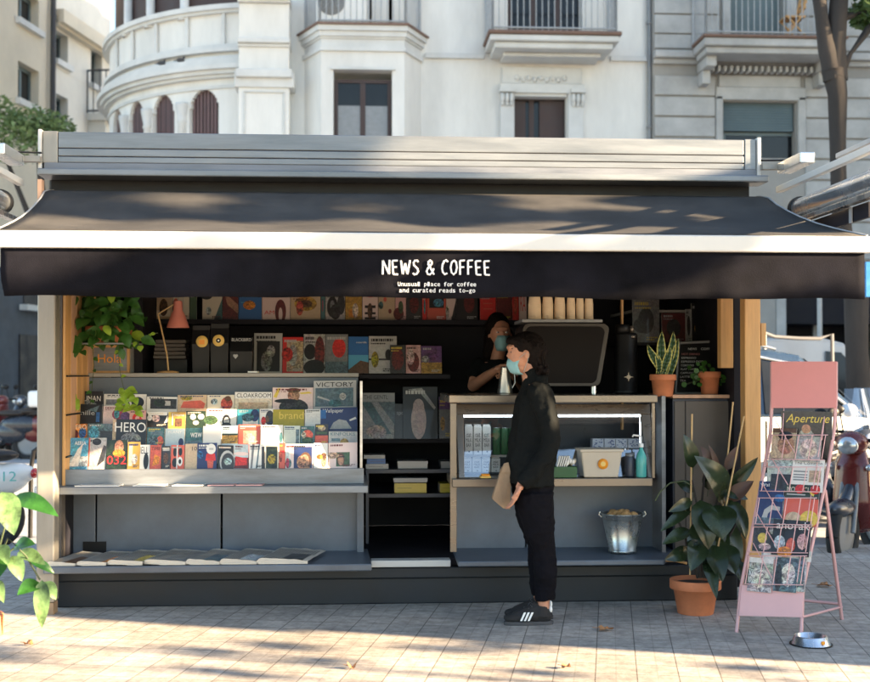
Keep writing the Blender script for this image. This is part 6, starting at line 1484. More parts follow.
# ------------------------------------------------------------------ plants and things around the kiosk
def pot(mb, c, rt, rb, h, m='terra', rim=.28):
    x, y, z = c; k = rt*.08
    rr = rb+(rt-k-rb)*(1-rim)
    mb.lathe((x,y,z), [(0,0),(rb,0),(rb+.002,.004),(rr,h*(1-rim)),(rt-k*.2,h*(1-rim)+.002),(rt,h*(1-rim)+.006),(rt,h-.004),(rt-.004,h),(rt-.016,h),(rt-.02,h*.86),(0,h*.86)], m, 36)
def soil(mb, c, r): mb.lathe(c, [(r,0),(r*.6,.006),(0,.008)], 'soil', 20)
# rubber plant in the big pot
YPp = 7.28; gp = G(700.5, 616.5); YPp = gp.y+.11
rp_ = thing('rubber_plant', 'dark rubber plant with bamboo canes in large terracotta pot beside the kiosk', 'potted plant', (gp.x, YPp, 0))
hp = Z(579, YPp, 700); rt = (X(725,YPp)-X(675,YPp))/2; rb = (X(718,YPp)-X(683,YPp))/2*.98
q = MB(); pot(q, (gp.x, YPp, 0), rt, rb, hp); q.build('pot', rp_, bevel=0)
q = MB(); soil(q, (gp.x, YPp, hp*.87), rt-.02); q.build('soil', rp_)
def PL(px, py, dy=0): return U(px, py, YPp+dy)
for a, b in (((690,575),(692,414)),((716,575,.06),(733,402,.1)),((712,577,-.05),(744,416,-.02))):
    MB().tube([PL(*a), PL(*b)], .0055, 'cane', 8).build('cane', rp_)
q = MB()
for pts in (((700,578),(702,540),(696,500),(692,480)),((703,578),(712,540),(716,505),(722,470)),((698,578),(688,545),(678,520)),((705,578),(722,550),(738,520)),((701,578),(700,520,.05),(705,470,.05))):
    q.tube([PL(*p) for p in pts], [.010,.008,.007,.005][:len(pts)], 'bark', 7)
q.build('stem', rp_)
LV = [ # stalk, tip, width px, dy0, dy1, material
 ((693,468),(683,434),17,0,-.02,'d'), ((726,503),(692,456),27,.02,-.08,'d'), ((714,470),(700,446),12,.1,.1,'r'),((720,478),(708,444),8,.1,.08,'r'),
 ((728,490),(758,457),12,.03,.0,'d'), ((728,500),(754,481),14,0,-.06,'r'), ((722,492),(748,500),15,.0,-.03,'d'),
 ((730,500),(745,540),20,-.02,-.10,'d'), ((716,505),(722,540),30,-.04,-.14,'d'), ((700,500),(708,550),26,-.02,-.10,'d'),
 ((692,500),(668,512),14,.0,-.05,'d'), ((692,506),(660,532),12,.02,-.04,'d'), ((690,530),(662,545),12,.0,-.08,'d'),
 ((700,540),(690,572),22,-.04,-.16,'d'), ((712,545),(722,583),26,-.04,-.16,'d'), ((722,545),(735,575),22,-.02,-.12,'d'),
 ((690,550),(664,560),13,0,-.04,'d'), ((705,520),(688,556),22,.0,-.05,'d'),
  ((720,520),(742,560),24,.04,-.02,'d'), ((726,470),(738,446),10,.08,.1,'r'), ((694,492),(676,482),12,.1,.14,'d'), ((705,560),(716,600),16,-.06,-.22,'d'), ((735,560),(748,590),16,0,-.06,'d'),
 ((708,490),(714,462),14,.08,.06,'d'),((725,530),(706,575),20,.02,-.1,'d')]
for k, (a, b, w_, d0, d1, m) in enumerate(LV):
    q = MB(); leaf(q, PL(*a, d0), PL(*b, d1), w_*YPp/FPX*(1.12+.2*math.sin(k*1.7)), 'leaf_dark' if m == 'd' else 'leaf_red', up=(.15*math.sin(k*2.1), -1, .5+.3*math.cos(k)), bend=.10+.05*math.sin(k), cup=.22, n=9)
    q.tube([PL(*a, d0), PL(*a, d0)+Vector((0,.01,-.04))], .003, 'stem', 5)
    q.build('leaf', rp_)
q = MB(); q.tube([PL(655,501), PL(660,492), PL(670,483), PL(684,481), PL(694,487)], .0045, 'stem', 6); q.tube([PL(673,512,.02), PL(683,508), PL(690,515)], .003, 'stem', 6); q.build('arching_stem', rp_)
# piece of wood on the ledge end
tag(MB().tube([U(657,560.5,7.5), U(675,560.5,7.5), U(687,563.5,7.5)], .009, 'wood', 8).build('stick'), 'short pale stick lying at the right end of the low ledge', 'stick')

# small plants on the counter and cabinet
def small_pot(name, label, px, pybot, Y_, wpx, hpx, zb_, cat='potted plant'):
    t = thing(name, label, cat, (X(px,Y_), Y_, zb_)); rt = wpx/2*Y_/FPX; h = hpx*Y_/FPX
    q = MB(); pot(q, (X(px,Y_), Y_, zb_), rt, rt*.70, h); q.build('pot', t); q = MB(); soil(q, (X(px,Y_), Y_, zb_+h*.87), rt-.018); q.build('soil', t); return t, h
sn, h = small_pot('snake_plant', 'snake plant with yellow edged upright leaves in a terracotta pot on the counter end', 663, 395, 7.85, 27, 22.5, Z(396.5,7.85,663))
zz = Z(376,7.85,663)
for a, b, w_ in (((661,376),(648.5,344),9),((662,376),(662,331),10),((665,376),(673,331),9),((667,377),(680,339),8),((659,377),(655,352),7),((664,376),(668,345),9)):
    q = MB(); A_, B_ = U(*a,7.85), U(*b,7.82); d = B_-A_; s_ = d.cross(Vector((0,-1,0))).normalized(); vs_ = []; hw = w_/2*7.85/FPX
    for i in range(9):
        t = i/8; c = A_+d*t+Vector((0,-.02*math.sin(t*3),0))+s_*.010*math.sin(t*4+a[0]); ww = hw*(.65+.6*t if t < .5 else .95*(1-((t-.5)/.5)**2.2)+.02)
        for j, e_ in ((-1,0),(-.72,0),(0,.006),(.72,0),(1,0)): vs_.append(c+s_*ww*j+Vector((0,e_,0)))
    for i in range(8):
        for j in range(4): q.add([vs_[i*5+j], vs_[i*5+j+1], vs_[i*5+5+j+1], vs_[i*5+5+j]], [(0,1,2,3)], 'leaf_edge' if j in (0,3) else 'leaf_snake', None, True)
    o = q.build('leaf', sn); s2 = o.modifiers.new('t', 'SOLIDIFY'); s2.thickness = .002
pe, h = small_pot('pilea_plant', 'small round leaved plant in terracotta pot on the cabinet before the menu board', 709.5, 395, 7.95, 23, 23, ztopc+.001)
rnd = random.Random(8); q = MB(); st = MB()
for k in range(36):
    px_ = rnd.gauss(700, 9); py_ = rnd.uniform(362, 384) + abs(px_-705)*.25
    if k > 28: px_, py_ = rnd.uniform(718,727), rnd.uniform(374,384)
    c = U(px_, py_, 7.95+rnd.uniform(-.08,.08)); r_ = rnd.uniform(.012,.019); tl = Vector((rnd.uniform(-.6,.6), -1, rnd.uniform(-.2,.9))).normalized(); s1 = tl.cross(Vector((0,0,1))).normalized(); s2_ = s1.cross(tl)
    q.add([c+s1*r_*math.cos(i*PI/5)+s2_*r_*math.sin(i*PI/5) for i in range(10)], [tuple(range(10))], 'leaf_vine'); st.tube([c, U(709.5+rnd.uniform(-4,4),375,7.95)], .0012, 'stem', 4, cap=False)
q.build('foliage', pe); st.build('stems', pe)

# hanging vine at upper left
YH = 8.1
hv = thing('hanging_vine', 'trailing green vine in red brown pots hanging at the upper left of the kiosk', 'hanging plant', (X(105,YH), YH, Z(342,YH,105)))
for px_ in (98, 121):
    q = MB(); pot(q, (X(px_,YH), YH, Z(343,YH,px_)), .085, .06, .11, 'terra_red' if 'terra_red' in M else 'terra'); q.build('pot', hv)
MB().box((X(66,YH+.1), YH-.09, Z(344.6,YH,100)), (X(142,YH+.1), YH+.12, Z(343.2,YH,100)), 'iron').build('wire_shelf', hv)
rnd = random.Random(3); q = MB()
def heart(mb, c, s_, d, up, m):
    d = Vector(d).normalized(); leaf(mb, Vector(c), Vector(c)+d*s_, s_*.72, m, up=up, bend=.12, cup=.2, n=5)
for k in range(250):
    px_ = rnd.triangular(64, 146, 108); py_ = rnd.uniform(292, 346) if k%3 else rnd.uniform(310, 352)
    if (px_ < 74 and py_ > 330) or (py_ > 338 and 84 < px_ < 128 and rnd.random() < .8) : continue
    c = U(px_, py_, YH+rnd.uniform(-.18,.14)); heart(q, c, rnd.uniform(.06,.115), (rnd.uniform(-1,1), rnd.uniform(-.7,.1), rnd.uniform(-1.2,.2)), (rnd.uniform(-.4,.4), -1, rnd.uniform(.2,1)), 'leaf_vine' if rnd.random() < .95 else 'leaf_lime')
q.build('foliage', hv)
q = MB(); leaf(q, U(75,335,YH-.15), U(75.5,358,YH-.17), .105, 'leaf_vine', up=(0,-1,.2), bend=.06, cup=.1); q.build('leaf', hv)
v_ = MB(); lv = MB()
for pts, lm in ((((72,300),(71,330),(70,372),(74,400)),'leaf_vine'),(((92,340),(94,365),(92,388),(90,405)),'leaf_vine'),(((118,345),(120,372),(125,395),(130,405)),'leaf_lime'),(((135,340),(140,348),(149,334),(158,333)),'leaf_lime')):
    P3_ = [U(*p, 8.0) for p in pts]; v_.tube(P3_, .0025, 'stem', 5)
    for i in range(len(P3_)-1):
        for t in (.2, .7):
            c = P3_[i].lerp(P3_[i+1], t); heart(lv, c, rnd.uniform(.03,.055), (rnd.uniform(-1,1), -.3, rnd.uniform(-1,.1)), (0,-1,.5), lm)
for k in range(26):
    px_, py_ = rnd.uniform(117,137), rnd.uniform(386,412); heart(lv, U(px_, py_, 7.95+rnd.uniform(-.03,.05)), rnd.uniform(.05,.075), (rnd.uniform(-1,1), -.3, rnd.uniform(-1,.2)), (0,-1,.6), 'leaf_lime')
for k in range(9): heart(lv, U(rnd.uniform(70,80), rnd.uniform(392,408), 8.0), .06, (rnd.uniform(-.6,.6), -.3, -1), (0,-1,.5), 'leaf_lime')
v_.build('vine', hv); lv.build('trailing_leaves', hv)

# bright plant at the left edge
YV = 5.75
vp = thing('variegated_plant', 'sunlit lime green variegated plant in terracotta pot at the left edge', 'potted plant', (X(-30,YV), YV, 0))
q = MB(); pot(q, (X(-30,YV), YV, 0), (X(4,YV)-X(-64,YV))/2, .10, .34); q.build('pot', vp)
q = MB(); soil(q, (X(-30,YV), YV, .30), .13); q.build('soil', vp)
M['leaf_varieg'] = mat('variegated_leaf', (.12, .21, .075), .4, 0, .9, 14, .25, 40, transl=.35)
M['leaf_bright'] = mat('bright_leaf', (.03, .12, .018), .35, 0, .45, 12, .25, 40, transl=.35)
def VP(px, py, dy=0): return U(px, py, YV+dy)
for a, b, w_, d0, d1, m in (((2,492),(14,536),34,-.05,-.12,'leaf_varieg'),((12,498),(59,518),26,0,-.10,'leaf_bright'),((4,496),(-16,530),30,0,-.08,'leaf_varieg'),((14,548),(36,545),22,0,-.06,'leaf_bright'),
 ((18,552),(46,566),20,.06,.0,'leaf_varieg'),((12,556),(22,582),20,-.05,-.1,'leaf_varieg'),((40,583),(17,596),22,.0,-.1,'leaf_bright'),((42,580),(42,628),20,-.03,-.06,'leaf_varieg'),((44,582),(56,600),18,.02,.0,'leaf_varieg'),
 ((2,560),(-8,585),22,0,-.1,'leaf_bright'),((30,560),(54,574),13,.08,.1,'leaf_bright'),((0,545),(8,566),18,-.02,-.1,'leaf_varieg'),((-10,520),(-30,545),26,0,0,'leaf_bright'),((-20,500),(-44,520),26,0,0,'leaf_bright'),((-6,580),(4,604),16,-.06,-.16,'leaf_varieg')):
    q = MB(); leaf(q, VP(*a,d0), VP(*b,d1), w_*.86*YV/FPX, m, up=(.2,-1,.9), bend=.12, cup=.25, n=10); q.build('leaf', vp)
q = MB()
for pts in (((-28,600),(-10,540),(2,492)),((-25,600),(0,545),(12,500)),((-22,600),(0,560),(14,548)),((-20,600),(8,538),(26,556),(40,580)),((-28,600),(-14,560),(-10,520))): q.tube([VP(*p) for p in pts], .0045, 'stem', 6)
q.build('stem', vp)

# bucket
Yk = 7.75; bx_ = X(622,Yk); zk = zl+.012
bu = thing('zinc_bucket', 'zinc bucket filled with bread pieces standing on the right ledge', 'bucket', (bx_, Yk, zk))
hb = Z(513,Yk,622)-zk; rt = (X(643,Yk)-X(601,Yk))/2; rb = (X(636.5,Yk)-X(610,Yk))/2
MB().lathe((bx_, Yk, zk), [(0,.004),(rb,.004),(rb+.003,0),(rb+.003,.02),(rb,.022),(rt-.006,hb*.93),(rt-.004,hb*.94),(rt,hb-.004),(rt+.003,hb),(rt-.004,hb),(rt-.010,hb*.85),(0,hb*.8)], 'galv', 40).build('body', bu)
q = MB(); rnd = random.Random(2)
for k in range(26): 
    a = rnd.uniform(0,6.3); r_ = rnd.uniform(0,.09); q.ball((bx_+r_*math.cos(a), Yk+r_*math.sin(a), zk+hb*.93+rnd.uniform(0,.03)-(r_*.15)), (rnd.uniform(.02,.04), rnd.uniform(.02,.03), rnd.uniform(.012,.022)), 'bread', 9, 6)
fo = q.build('bread', bu); crumple(fo, .006, 40, 1)
for s in (-1, 1): MB().tube([(bx_+s*(rt-.002), Yk, zk+hb*.90), (bx_+s*(rt+.016), Yk, zk+hb*.96), (bx_+s*(rt+.006), Yk, zk+hb*1.04)], .006, 'galv', 8).build('ear', bu)
q = MB(); q.tube([(bx_+(rt+.006)*math.cos(t*PI/12), Yk+.02+(rt*.95)*math.sin(t*PI/12), zk+hb*1.0-.03*math.sin(t*PI/12)) for t in range(13)], .003, 'galv', 6); q.build('handle', bu)

# ---------------------------------------------------------------- pink magazine stand
FLft, FRt, RRt = G(736.5,632.5), G(801,640.0), G(842,619.5)
a_ = (FRt-FLft); wS = a_.length; au = a_.normalized(); bd = Vector((-au.y, au.x, 0))
Lean, Hb = .36, Z(435, FRt.y+.4, 800)
base_n = (bd*Lean+Vector((0,0,Hb))).normalized(); nS = au.cross(base_n).normalized()
if nS.y > 0: nS = -nS
def HS(px, py, out=0.0):
    """point of the leaning front of the stand (upright above the bend)"""
    d = (ROT @ Vector(((px-435)/FPX, (341+SHY*870-py)/FPX, -1.0))).normalized()
    o = FLft+nS*out; t = (o-CAM).dot(nS)/d.dot(nS); p = CAM+d*t
    if p.z > Hb:
        n2 = Vector((bd.x, bd.y, 0)); o = FLft+bd*Lean-n2*out; t = (o-CAM).dot(n2)/d.dot(n2); p = CAM+d*t
    return p
stn = thing('magazine_stand', 'pink metal A-frame magazine stand with wire racks standing right of the kiosk', 'magazine stand', (FLft+a_*.5+bd*.25))
def rail(pts, r=.011, n='rail', m='pink'):
    mb = MB(); mb.tube([Vector(p) for p in pts], r, m, 4); return mb.build(n, stn)
topL, topR = HS(772,362), HS(836,362)
rail([FLft, HS(741,588), HS(764,470), HS(770.5,432), HS(772,400), topL], n='left_rail')
rail([FRt, HS(803,588), HS(826,480), HS(834,432), HS(836,400), topR], n='right_rail')
q = MB(); n2 = -Vector((bd.x,bd.y,0)); q.prism([HS(771.5,408,.014), HS(836.5,408,.014), HS(837,361.5,.014), HS(771.5,361.5,.014)], n2*.006, 'pink_deep'); q.build('header_panel', stn, bevel=.001)
q = MB(); q.prism([HS(739,616,.013), HS(802,617.5,.013), HS(804,588,.013), HS(742,585,.013)], nS*.004, 'pink'); q.build('lower_panel', stn, bevel=.001)
RL = RRt-a_
rail([HS(825,490,-.01), RRt], .011, 'rear_leg'); rail([HS(763,485,-.01), RL], .011, 'rear_leg'); rail([RRt+Vector((0,0,.09)), RL+Vector((0,0,.09))], .009, 'cross_bar')
rail([FRt+Vector((0,0,.12))+bd*.03, RRt+Vector((0,0,.075))], .008, 'side_bar'); rail([FLft+Vector((0,0,.12))+bd*.03, RL+Vector((0,0,.075))], .008, 'side_bar')
q = MB(); wr = .0028
def wire(*pts, o=.05): q.tube([HS(p[0], p[1], p[2] if len(p) > 2 else o) for p in pts], wr, 'pink', 6)
for (yt, yb, xl, xr, sk) in ((434,459,770,828,0),(466,491,763,823,0),(497,524,757,817,0),(526,552,751,812,0),(555,584,747,807,0)):
    wire((xl,yt+1,.0),(xl,yt+1,.075),(xr,yt+1,.075),(xr,yt+1,.0)); wire((xl-3,yb,.0),(xl-3,yb,.06),(xr-4,yb+1,.06),(xr-4,yb+1,.0))
    for k in range(5):
        f = .04+.23*k; x_ = xl+(xr-xl)*f; wire((x_,yt+1,.075),(x_-4,yb,.06))
    wire((xl+5,yt-14,.02),(xl+25,yb-6,.076)); wire((xr-4,yt-14,.02),(xr-10,yb-2,.07))
wire((784,408,.01),(782,440,.05)); wire((825,412,.01),(822,440,.05)); q.build('wire_rack', stn)
DIM = .8
def smag(x0, x1, yt_, yb, o_, bgc, els, label, ph=0):
    TL, TR, BL = HS(x0,yt_,o_), HS(x1,yt_,o_), HS((x0+x1)/2-3,yb,o_); v = base_n if TL.z < Hb+.05 else Vector((0,0,1)); wd = (TR-TL).dot(au); H_ = max(.05, TL.z-BL.z)/max(v.z,.1)
    mb = MB(); cover(mb, TL, au, v, nS if TL.z < Hb+.05 else -Vector((bd.x,bd.y,0)), wd, H_, H_, bgc, els, ph, .004)
    return tag(mb.build('magazine'), label, 'magazine', 'magazines in the pink stand')
smag(781,832,411,458,.020,'dk',[('ti',.08,.70,.92,.95,'Aperture','yel'),('e',.5,.35,.18,.28,'lg',.5),('e',.5,.62,.09,.10,'skin',.3),('e',.15,.4,.12,.2,'lg',.6)],'black magazine with yellow script in the top rack of the pink stand',.5)
smag(773,797,428,458,.035,'beige',[('r',.0,.85,1,1,'brown',.4),('e',.6,.45,.35,.32,'skin',.5),('e',.55,.75,.3,.14,'k',.3)],'beige magazine with a face in the top rack of the pink stand',.5)
smag(797,822,436,462,.045,'lg',[('e',.5,.5,.35,.4,'ppink',.5)],'pale magazine in front of the black one, top rack of the pink stand',.5)
smag(769,797,452,490,.022,'mint',[('e',.5,.75,.45,.2,'pale',.5),('r',.15,.0,.9,.42,'dk',.7)],'pale mint magazine in the second rack of the pink stand',.4)
smag(793,825,459,492,.035,'w',[('t',.06,.84,.94,.94,'The Common','k'),('r',.06,.50,.5,.54,'g'),('r',.06,.42,.5,.46,'g'),('r',.06,.34,.5,.38,'g'),('r',.06,.60,.5,.64,'g'),('r',.55,.3,.92,.66,'beige',.6),('e',.3,.08,.15,.14,'red',.3),('e',.78,.08,.15,.14,'red',.3)],'white newspaper like magazine in the second rack of the pink stand')
smag(759.5,785,481,522,.022,'navy',[('t',.06,.85,.96,.95,'Wallpaper','w'),('p',[(.2,.05),(.3,.3),(.55,.42),(.9,.38),(.9,.28),(.6,.30),(.45,.2),(.42,.05)],'lg',.1),('e',.85,.6,.2,.1,'blue',.4)],'navy magazine with a pale arch in the third rack of the pink stand',.1)
smag(786,820,484,526,.035,'coral',[('r',.0,.66,1,1,'dgreen',.2),('t',.05,.82,.80,.94,'MONOCLE','cream'),('r',.05,.74,.6,.77,'lg'),('e',.30,.16,.24,.17,'beige',.2),('e',.76,.18,.26,.20,'yel',.2),('p',[(.72,.8),(.92,.9),(.84,.72)],'yel')],'green and orange magazine with two round shapes in the pink stand')
smag(755,786,517,552,.025,'dk',[('e',.3,.4,.15,.15,'yel',.2),('e',.7,.65,.2,.15,'lg',.6),('e',.4,.15,.2,.1,'ppink',.6),('r',.0,.75,1,1,'slate',.7)],'dark collage magazine in the fourth rack of the pink stand',.8)
smag(774,812,519,556,.040,'k',[('t',.08,.74,.96,.96,'anorak','w'),('e',.2,.35,.15,.2,'pale',.5),('e',.5,.3,.12,.2,'coral',.4),('e',.8,.42,.14,.22,'pink',.5),('e',.35,.1,.2,.15,'orange',.5)],'black magazine with rounded white title in the pink stand',.7)
smag(764,812,548,560,.022,'w',[],'folded white sheet behind the marbled magazines of the pink stand',.2)
smag(750,774,557,592,.030,'lg',[('r',.05,.0,.9,.8,'lg',.95),('e',.4,.4,.3,.3,'w',.8),('r',.0,.85,1,1,'w',.2)],'grey marbled magazine at the left of the bottom rack of the pink stand',.95)
smag(775.5,799,557,592,.034,'slate',[('e',.6,.5,.3,.35,'w',.9),('e',.2,.4,.15,.4,'dk',.9)],'dark marbled magazine in the middle of the bottom rack of the pink stand',.9)
smag(799.5,808,548,592,.028,'lg',[('r',.1,.1,.8,.9,'slate',.9)],'thin silver magazine at the right of the bottom rack of the pink stand',.8)

# dog bowl, dry leaves
gb_ = G(811, 644.5); bo = thing('dog_bowl', 'shiny steel dog bowl on the paving at the foot of the pink stand', 'bowl', gb_)
MB().lathe(gb_, [(.078,.0),(.108,.0),(.110,.004),(.102,.008),(.088,.046),(.084,.050),(.078,.048),(.072,.014),(0,.010)], 'chrome', 40).build('bowl', bo)
MB().box((gb_.x+.022, gb_.y-.0985, .018), (gb_.x+.040, gb_.y-.088, .036), 'orange').build('emblem', bo, bevel=.003)
MB().lathe(gb_+Vector((0,0,.0)), [(.109,.0),(.113,.001),(.113,.006),(.108,.007)], 'black', 40).build('rubber_ring', bo)
def dryleaf(px, py, s_, label, seed):
    rnd = random.Random(seed); g = G(px, py); q = MB(); n_ = 15; vs_ = [(g.x, g.y, .012)]
    for i in range(n_):
        a = 2*PI*i/n_; r_ = s_*(.55+.45*abs(math.cos(a*2.5)))*rnd.uniform(.8,1.1); vs_.append((g.x+r_*math.cos(a), g.y+r_*.8*math.sin(a), .006+.03*abs(math.cos(a+seed))**2*rnd.uniform(.4,1.2)))
    q.add(vs_, [(0, 1+i, 1+(i+1)%n_) for i in range(n_)], 'dry_leaf'); q.tube([(g.x, g.y, .012), (g.x-s_*1.4, g.y+.01, .02)], .0015, 'dry_leaf', 4)
    tag(q.build('fallen_leaf'), label, 'leaf', 'fallen leaves on the paving')
dryleaf(606, 631, .055, 'dry brown leaf on the paving between the shoe and the pot', 1)
dryleaf(824, 587, .06, 'dry orange leaf on the paving behind the pink stand', 2)
dryleaf(352, 669, .03, 'small dry leaf fragment on the sunlit paving at centre', 3)
dryleaf(566, 669, .03, 'small brown leaf fragment on the sunlit paving below the shoe', 4)
dryleaf(28, 646, .03, 'small leaf fragment at the left edge of the paving', 5)

# ---------------------------------------------------------------- vehicles
def scooter(name, label, loc, rz, paint='moto_dark', box=None, shield=False, group=None, guard=None):
    t = thing(name, label, 'scooter', loc, rz, group)
    def B(mb, n, **k): return mb.build(n, t, local=True, **k)
    for i, x in enumerate((.66, -.60)):
        q = MB(); q.tube([(x+.235*math.cos(a*PI/14), 0, .25+.235*math.sin(a*PI/14)) for a in range(29)], .055, 'tyre', 10, cap=False)
        w_ = B(q, 'wheel'); r_ = MB(); r_.lathe((x, -.03, .25), [(0,0),(.05,-.01),(.06,0),(.15,.005),(.185,0),(.185,.06),(.15,.055),(.06,.06),(0,.06)], 'iron', 20, axis='Y'); r_.build('rim', w_, local=True)
    q = MB()
    q.ball((-.50,0,.60), (.42,.155,.17), paint, 20, 12); q.ball((-.30,0,.46), (.30,.14,.20), paint, 18, 10); q.ball((-.78,0,.66), (.22,.10,.10), paint, 14, 8)
    q.tube([(-.15,0,.30), (.30,0,.28)], [.13,.12], paint, 14, flat=.5)
    q.tube([(.30,0,.28), (.44,0,.5), (.42,0,.80), (.38,0,.95)], [.14,.17,.15,.10], paint, 16, flat=.5)
    cs = fuse(q, 'body', paint, t, .016, 5, .5, local=True)
    q = MB(); gm = guard or paint; q.ball((.66,0,.47), (.27,.085,.08), gm, 16, 9); q.tube([(.66,0,.47),(.48,0,.62)], [.06,.05], gm, 10); B(q, 'mudguard')
    q = MB(); q.tube([(.62,.07,.26),(.46,.06,.72)], .022, 'iron', 8); q.tube([(.62,-.07,.26),(.46,-.06,.72)], .022, 'iron', 8); B(q, 'fork')
    q = MB(); q.ball((-.30,0,.79), (.30,.14,.06), 'seat', 18, 9); q.ball((-.62,0,.83), (.22,.12,.06), 'seat', 16, 9); fuse(q, 'seat', 'seat', t, .014, 4, .5, local=True)
    q = MB(); q.ball((.44,0,1.0), (.12,.14,.10), paint, 16, 10); q.tube([(.36,.34,1.03),(.40,.12,1.02),(.40,-.12,1.02),(.36,-.34,1.03)], .017, 'black', 8); B(q, 'handlebar')
    MB().ball((.53,0,.98), (.05,.09,.075), 'lamp_lens', 16, 10).build('headlight', t, local=True)
    for s in (-1, 1):
        q = MB(); q.tube([(.38,s*.24,1.04),(.40,s*.27,1.20)], .007, 'black', 6); q.ball((.39,s*.29,1.24), (.018,.065,.045), 'black', 12, 8); B(q, 'mirror')
        MB().ball((.50,s*.17,.80), (.04,.035,.03), 'lamp_lens', 10, 7).build('indicator', t, local=True)
    MB().ball((-.97,0,.66), (.04,.08,.05), 'red_lens', 12, 8).build('tail_light', t, local=True)
    MB().box((-1.0,-.10,.36), (-.985,.10,.54), 'white').build('number_plate', t, local=True)
    q = MB(); q.tube([(-.1,.08,.25),(-.18,.22,.02)], .014, 'black', 6); q.tube([(-.62,-.16,.28),(-.25,-.16,.22)], [.05,.035], 'iron', 10); B(q, 'stand_and_exhaust')
    if box: q = MB(); q.box((-1.02,-.2,.90), (-.66,.2,1.18), box); q.build('top_box', t, local=True, bevel=.05, seg=3)
    if shield:
        q = MB(); n_ = 7; vs_ = []
        for j in range(5):
            for i in range(n_): a = -1+2*i/(n_-1); vs_.append((.50-.10*j/4-.08*a*a, a*(.20-.02*j), 1.05+.10*j))
        q.add(vs_, [(j*n_+i, j*n_+i+1, (j+1)*n_+i+1, (j+1)*n_+i) for j in range(4) for i in range(n_-1)], 'glass', None, True); B(q, 'windscreen')
    return t
zr = -.12
g1 = G(862, 556)
scooter('scooter', 'maroon scooter with dark mudguard and pale headlamp parked right behind the pink stand', (X(868,10)+.16, 10.35, zr), R(-132), 'moto_red', guard='moto_dark', group='scooters parked at the right kerb')
scooter('scooter', 'dark scooter with windscreen parked between the maroon scooter and the car', (X(846,10.8), 11.1, zr), R(-75), 'moto_dark', shield=True, group='scooters parked at the right kerb')
scooter('scooter', 'black scooter parked close behind the pink stand, partly hidden by its rear leg', (X(858,11.3)+.2, 11.75, zr), R(-100), 'moto_dark', shield=True, group='scooters parked at the right kerb')
s3 = scooter('scooter', 'white scooter with brown seat parked at the left edge behind the kiosk post', (X(-10,11.4)-.58, 11.4, zr), R(185), 'moto_white', group='scooters at the left')
q = MB(); q.text('012', (-.62,.17,.60), (-1,0,0), (0,0,1), .22, .09, 'teal'); q.build('number', s3, local=True)
far = [(X(6,22), 21.4, R(170), 'moto_dark', 'white', 'far scooter with white top box at the left edge'), (X(20,21.5), 21.5, R(150), 'moto_red', None, 'far maroon scooter with white plate beyond the road'), (X(31,22.5), 22.5, R(260), 'moto_dark', None, 'far dark scooter beside the kiosk post beyond the road'), (X(12,24), 24, R(230), 'moto_dark', None, 'far dark scooter between the white top box and the maroon scooter')]
for (x_, y_, rz, pt, bxm, lb_) in far: scooter('scooter', lb_, (x_, y_, 0), rz, pt, bxm, group='scooters beyond the road')
# bicycle hoop
q = MB(); Yh = 11.9; q.tube([(X(31,Yh), Yh, zr), (X(31.5,Yh), Yh, .55), (X(34,Yh), Yh, .72), (X(39,Yh), Yh, .75), (X(52,Yh), Yh, .75), (X(56,Yh), Yh, .6), (X(56,Yh), Yh, zr)], .022, 'black', 10)
tag(q.build('bicycle_hoop'), 'black steel bicycle hoop on the road edge behind the left post', 'bike rack')

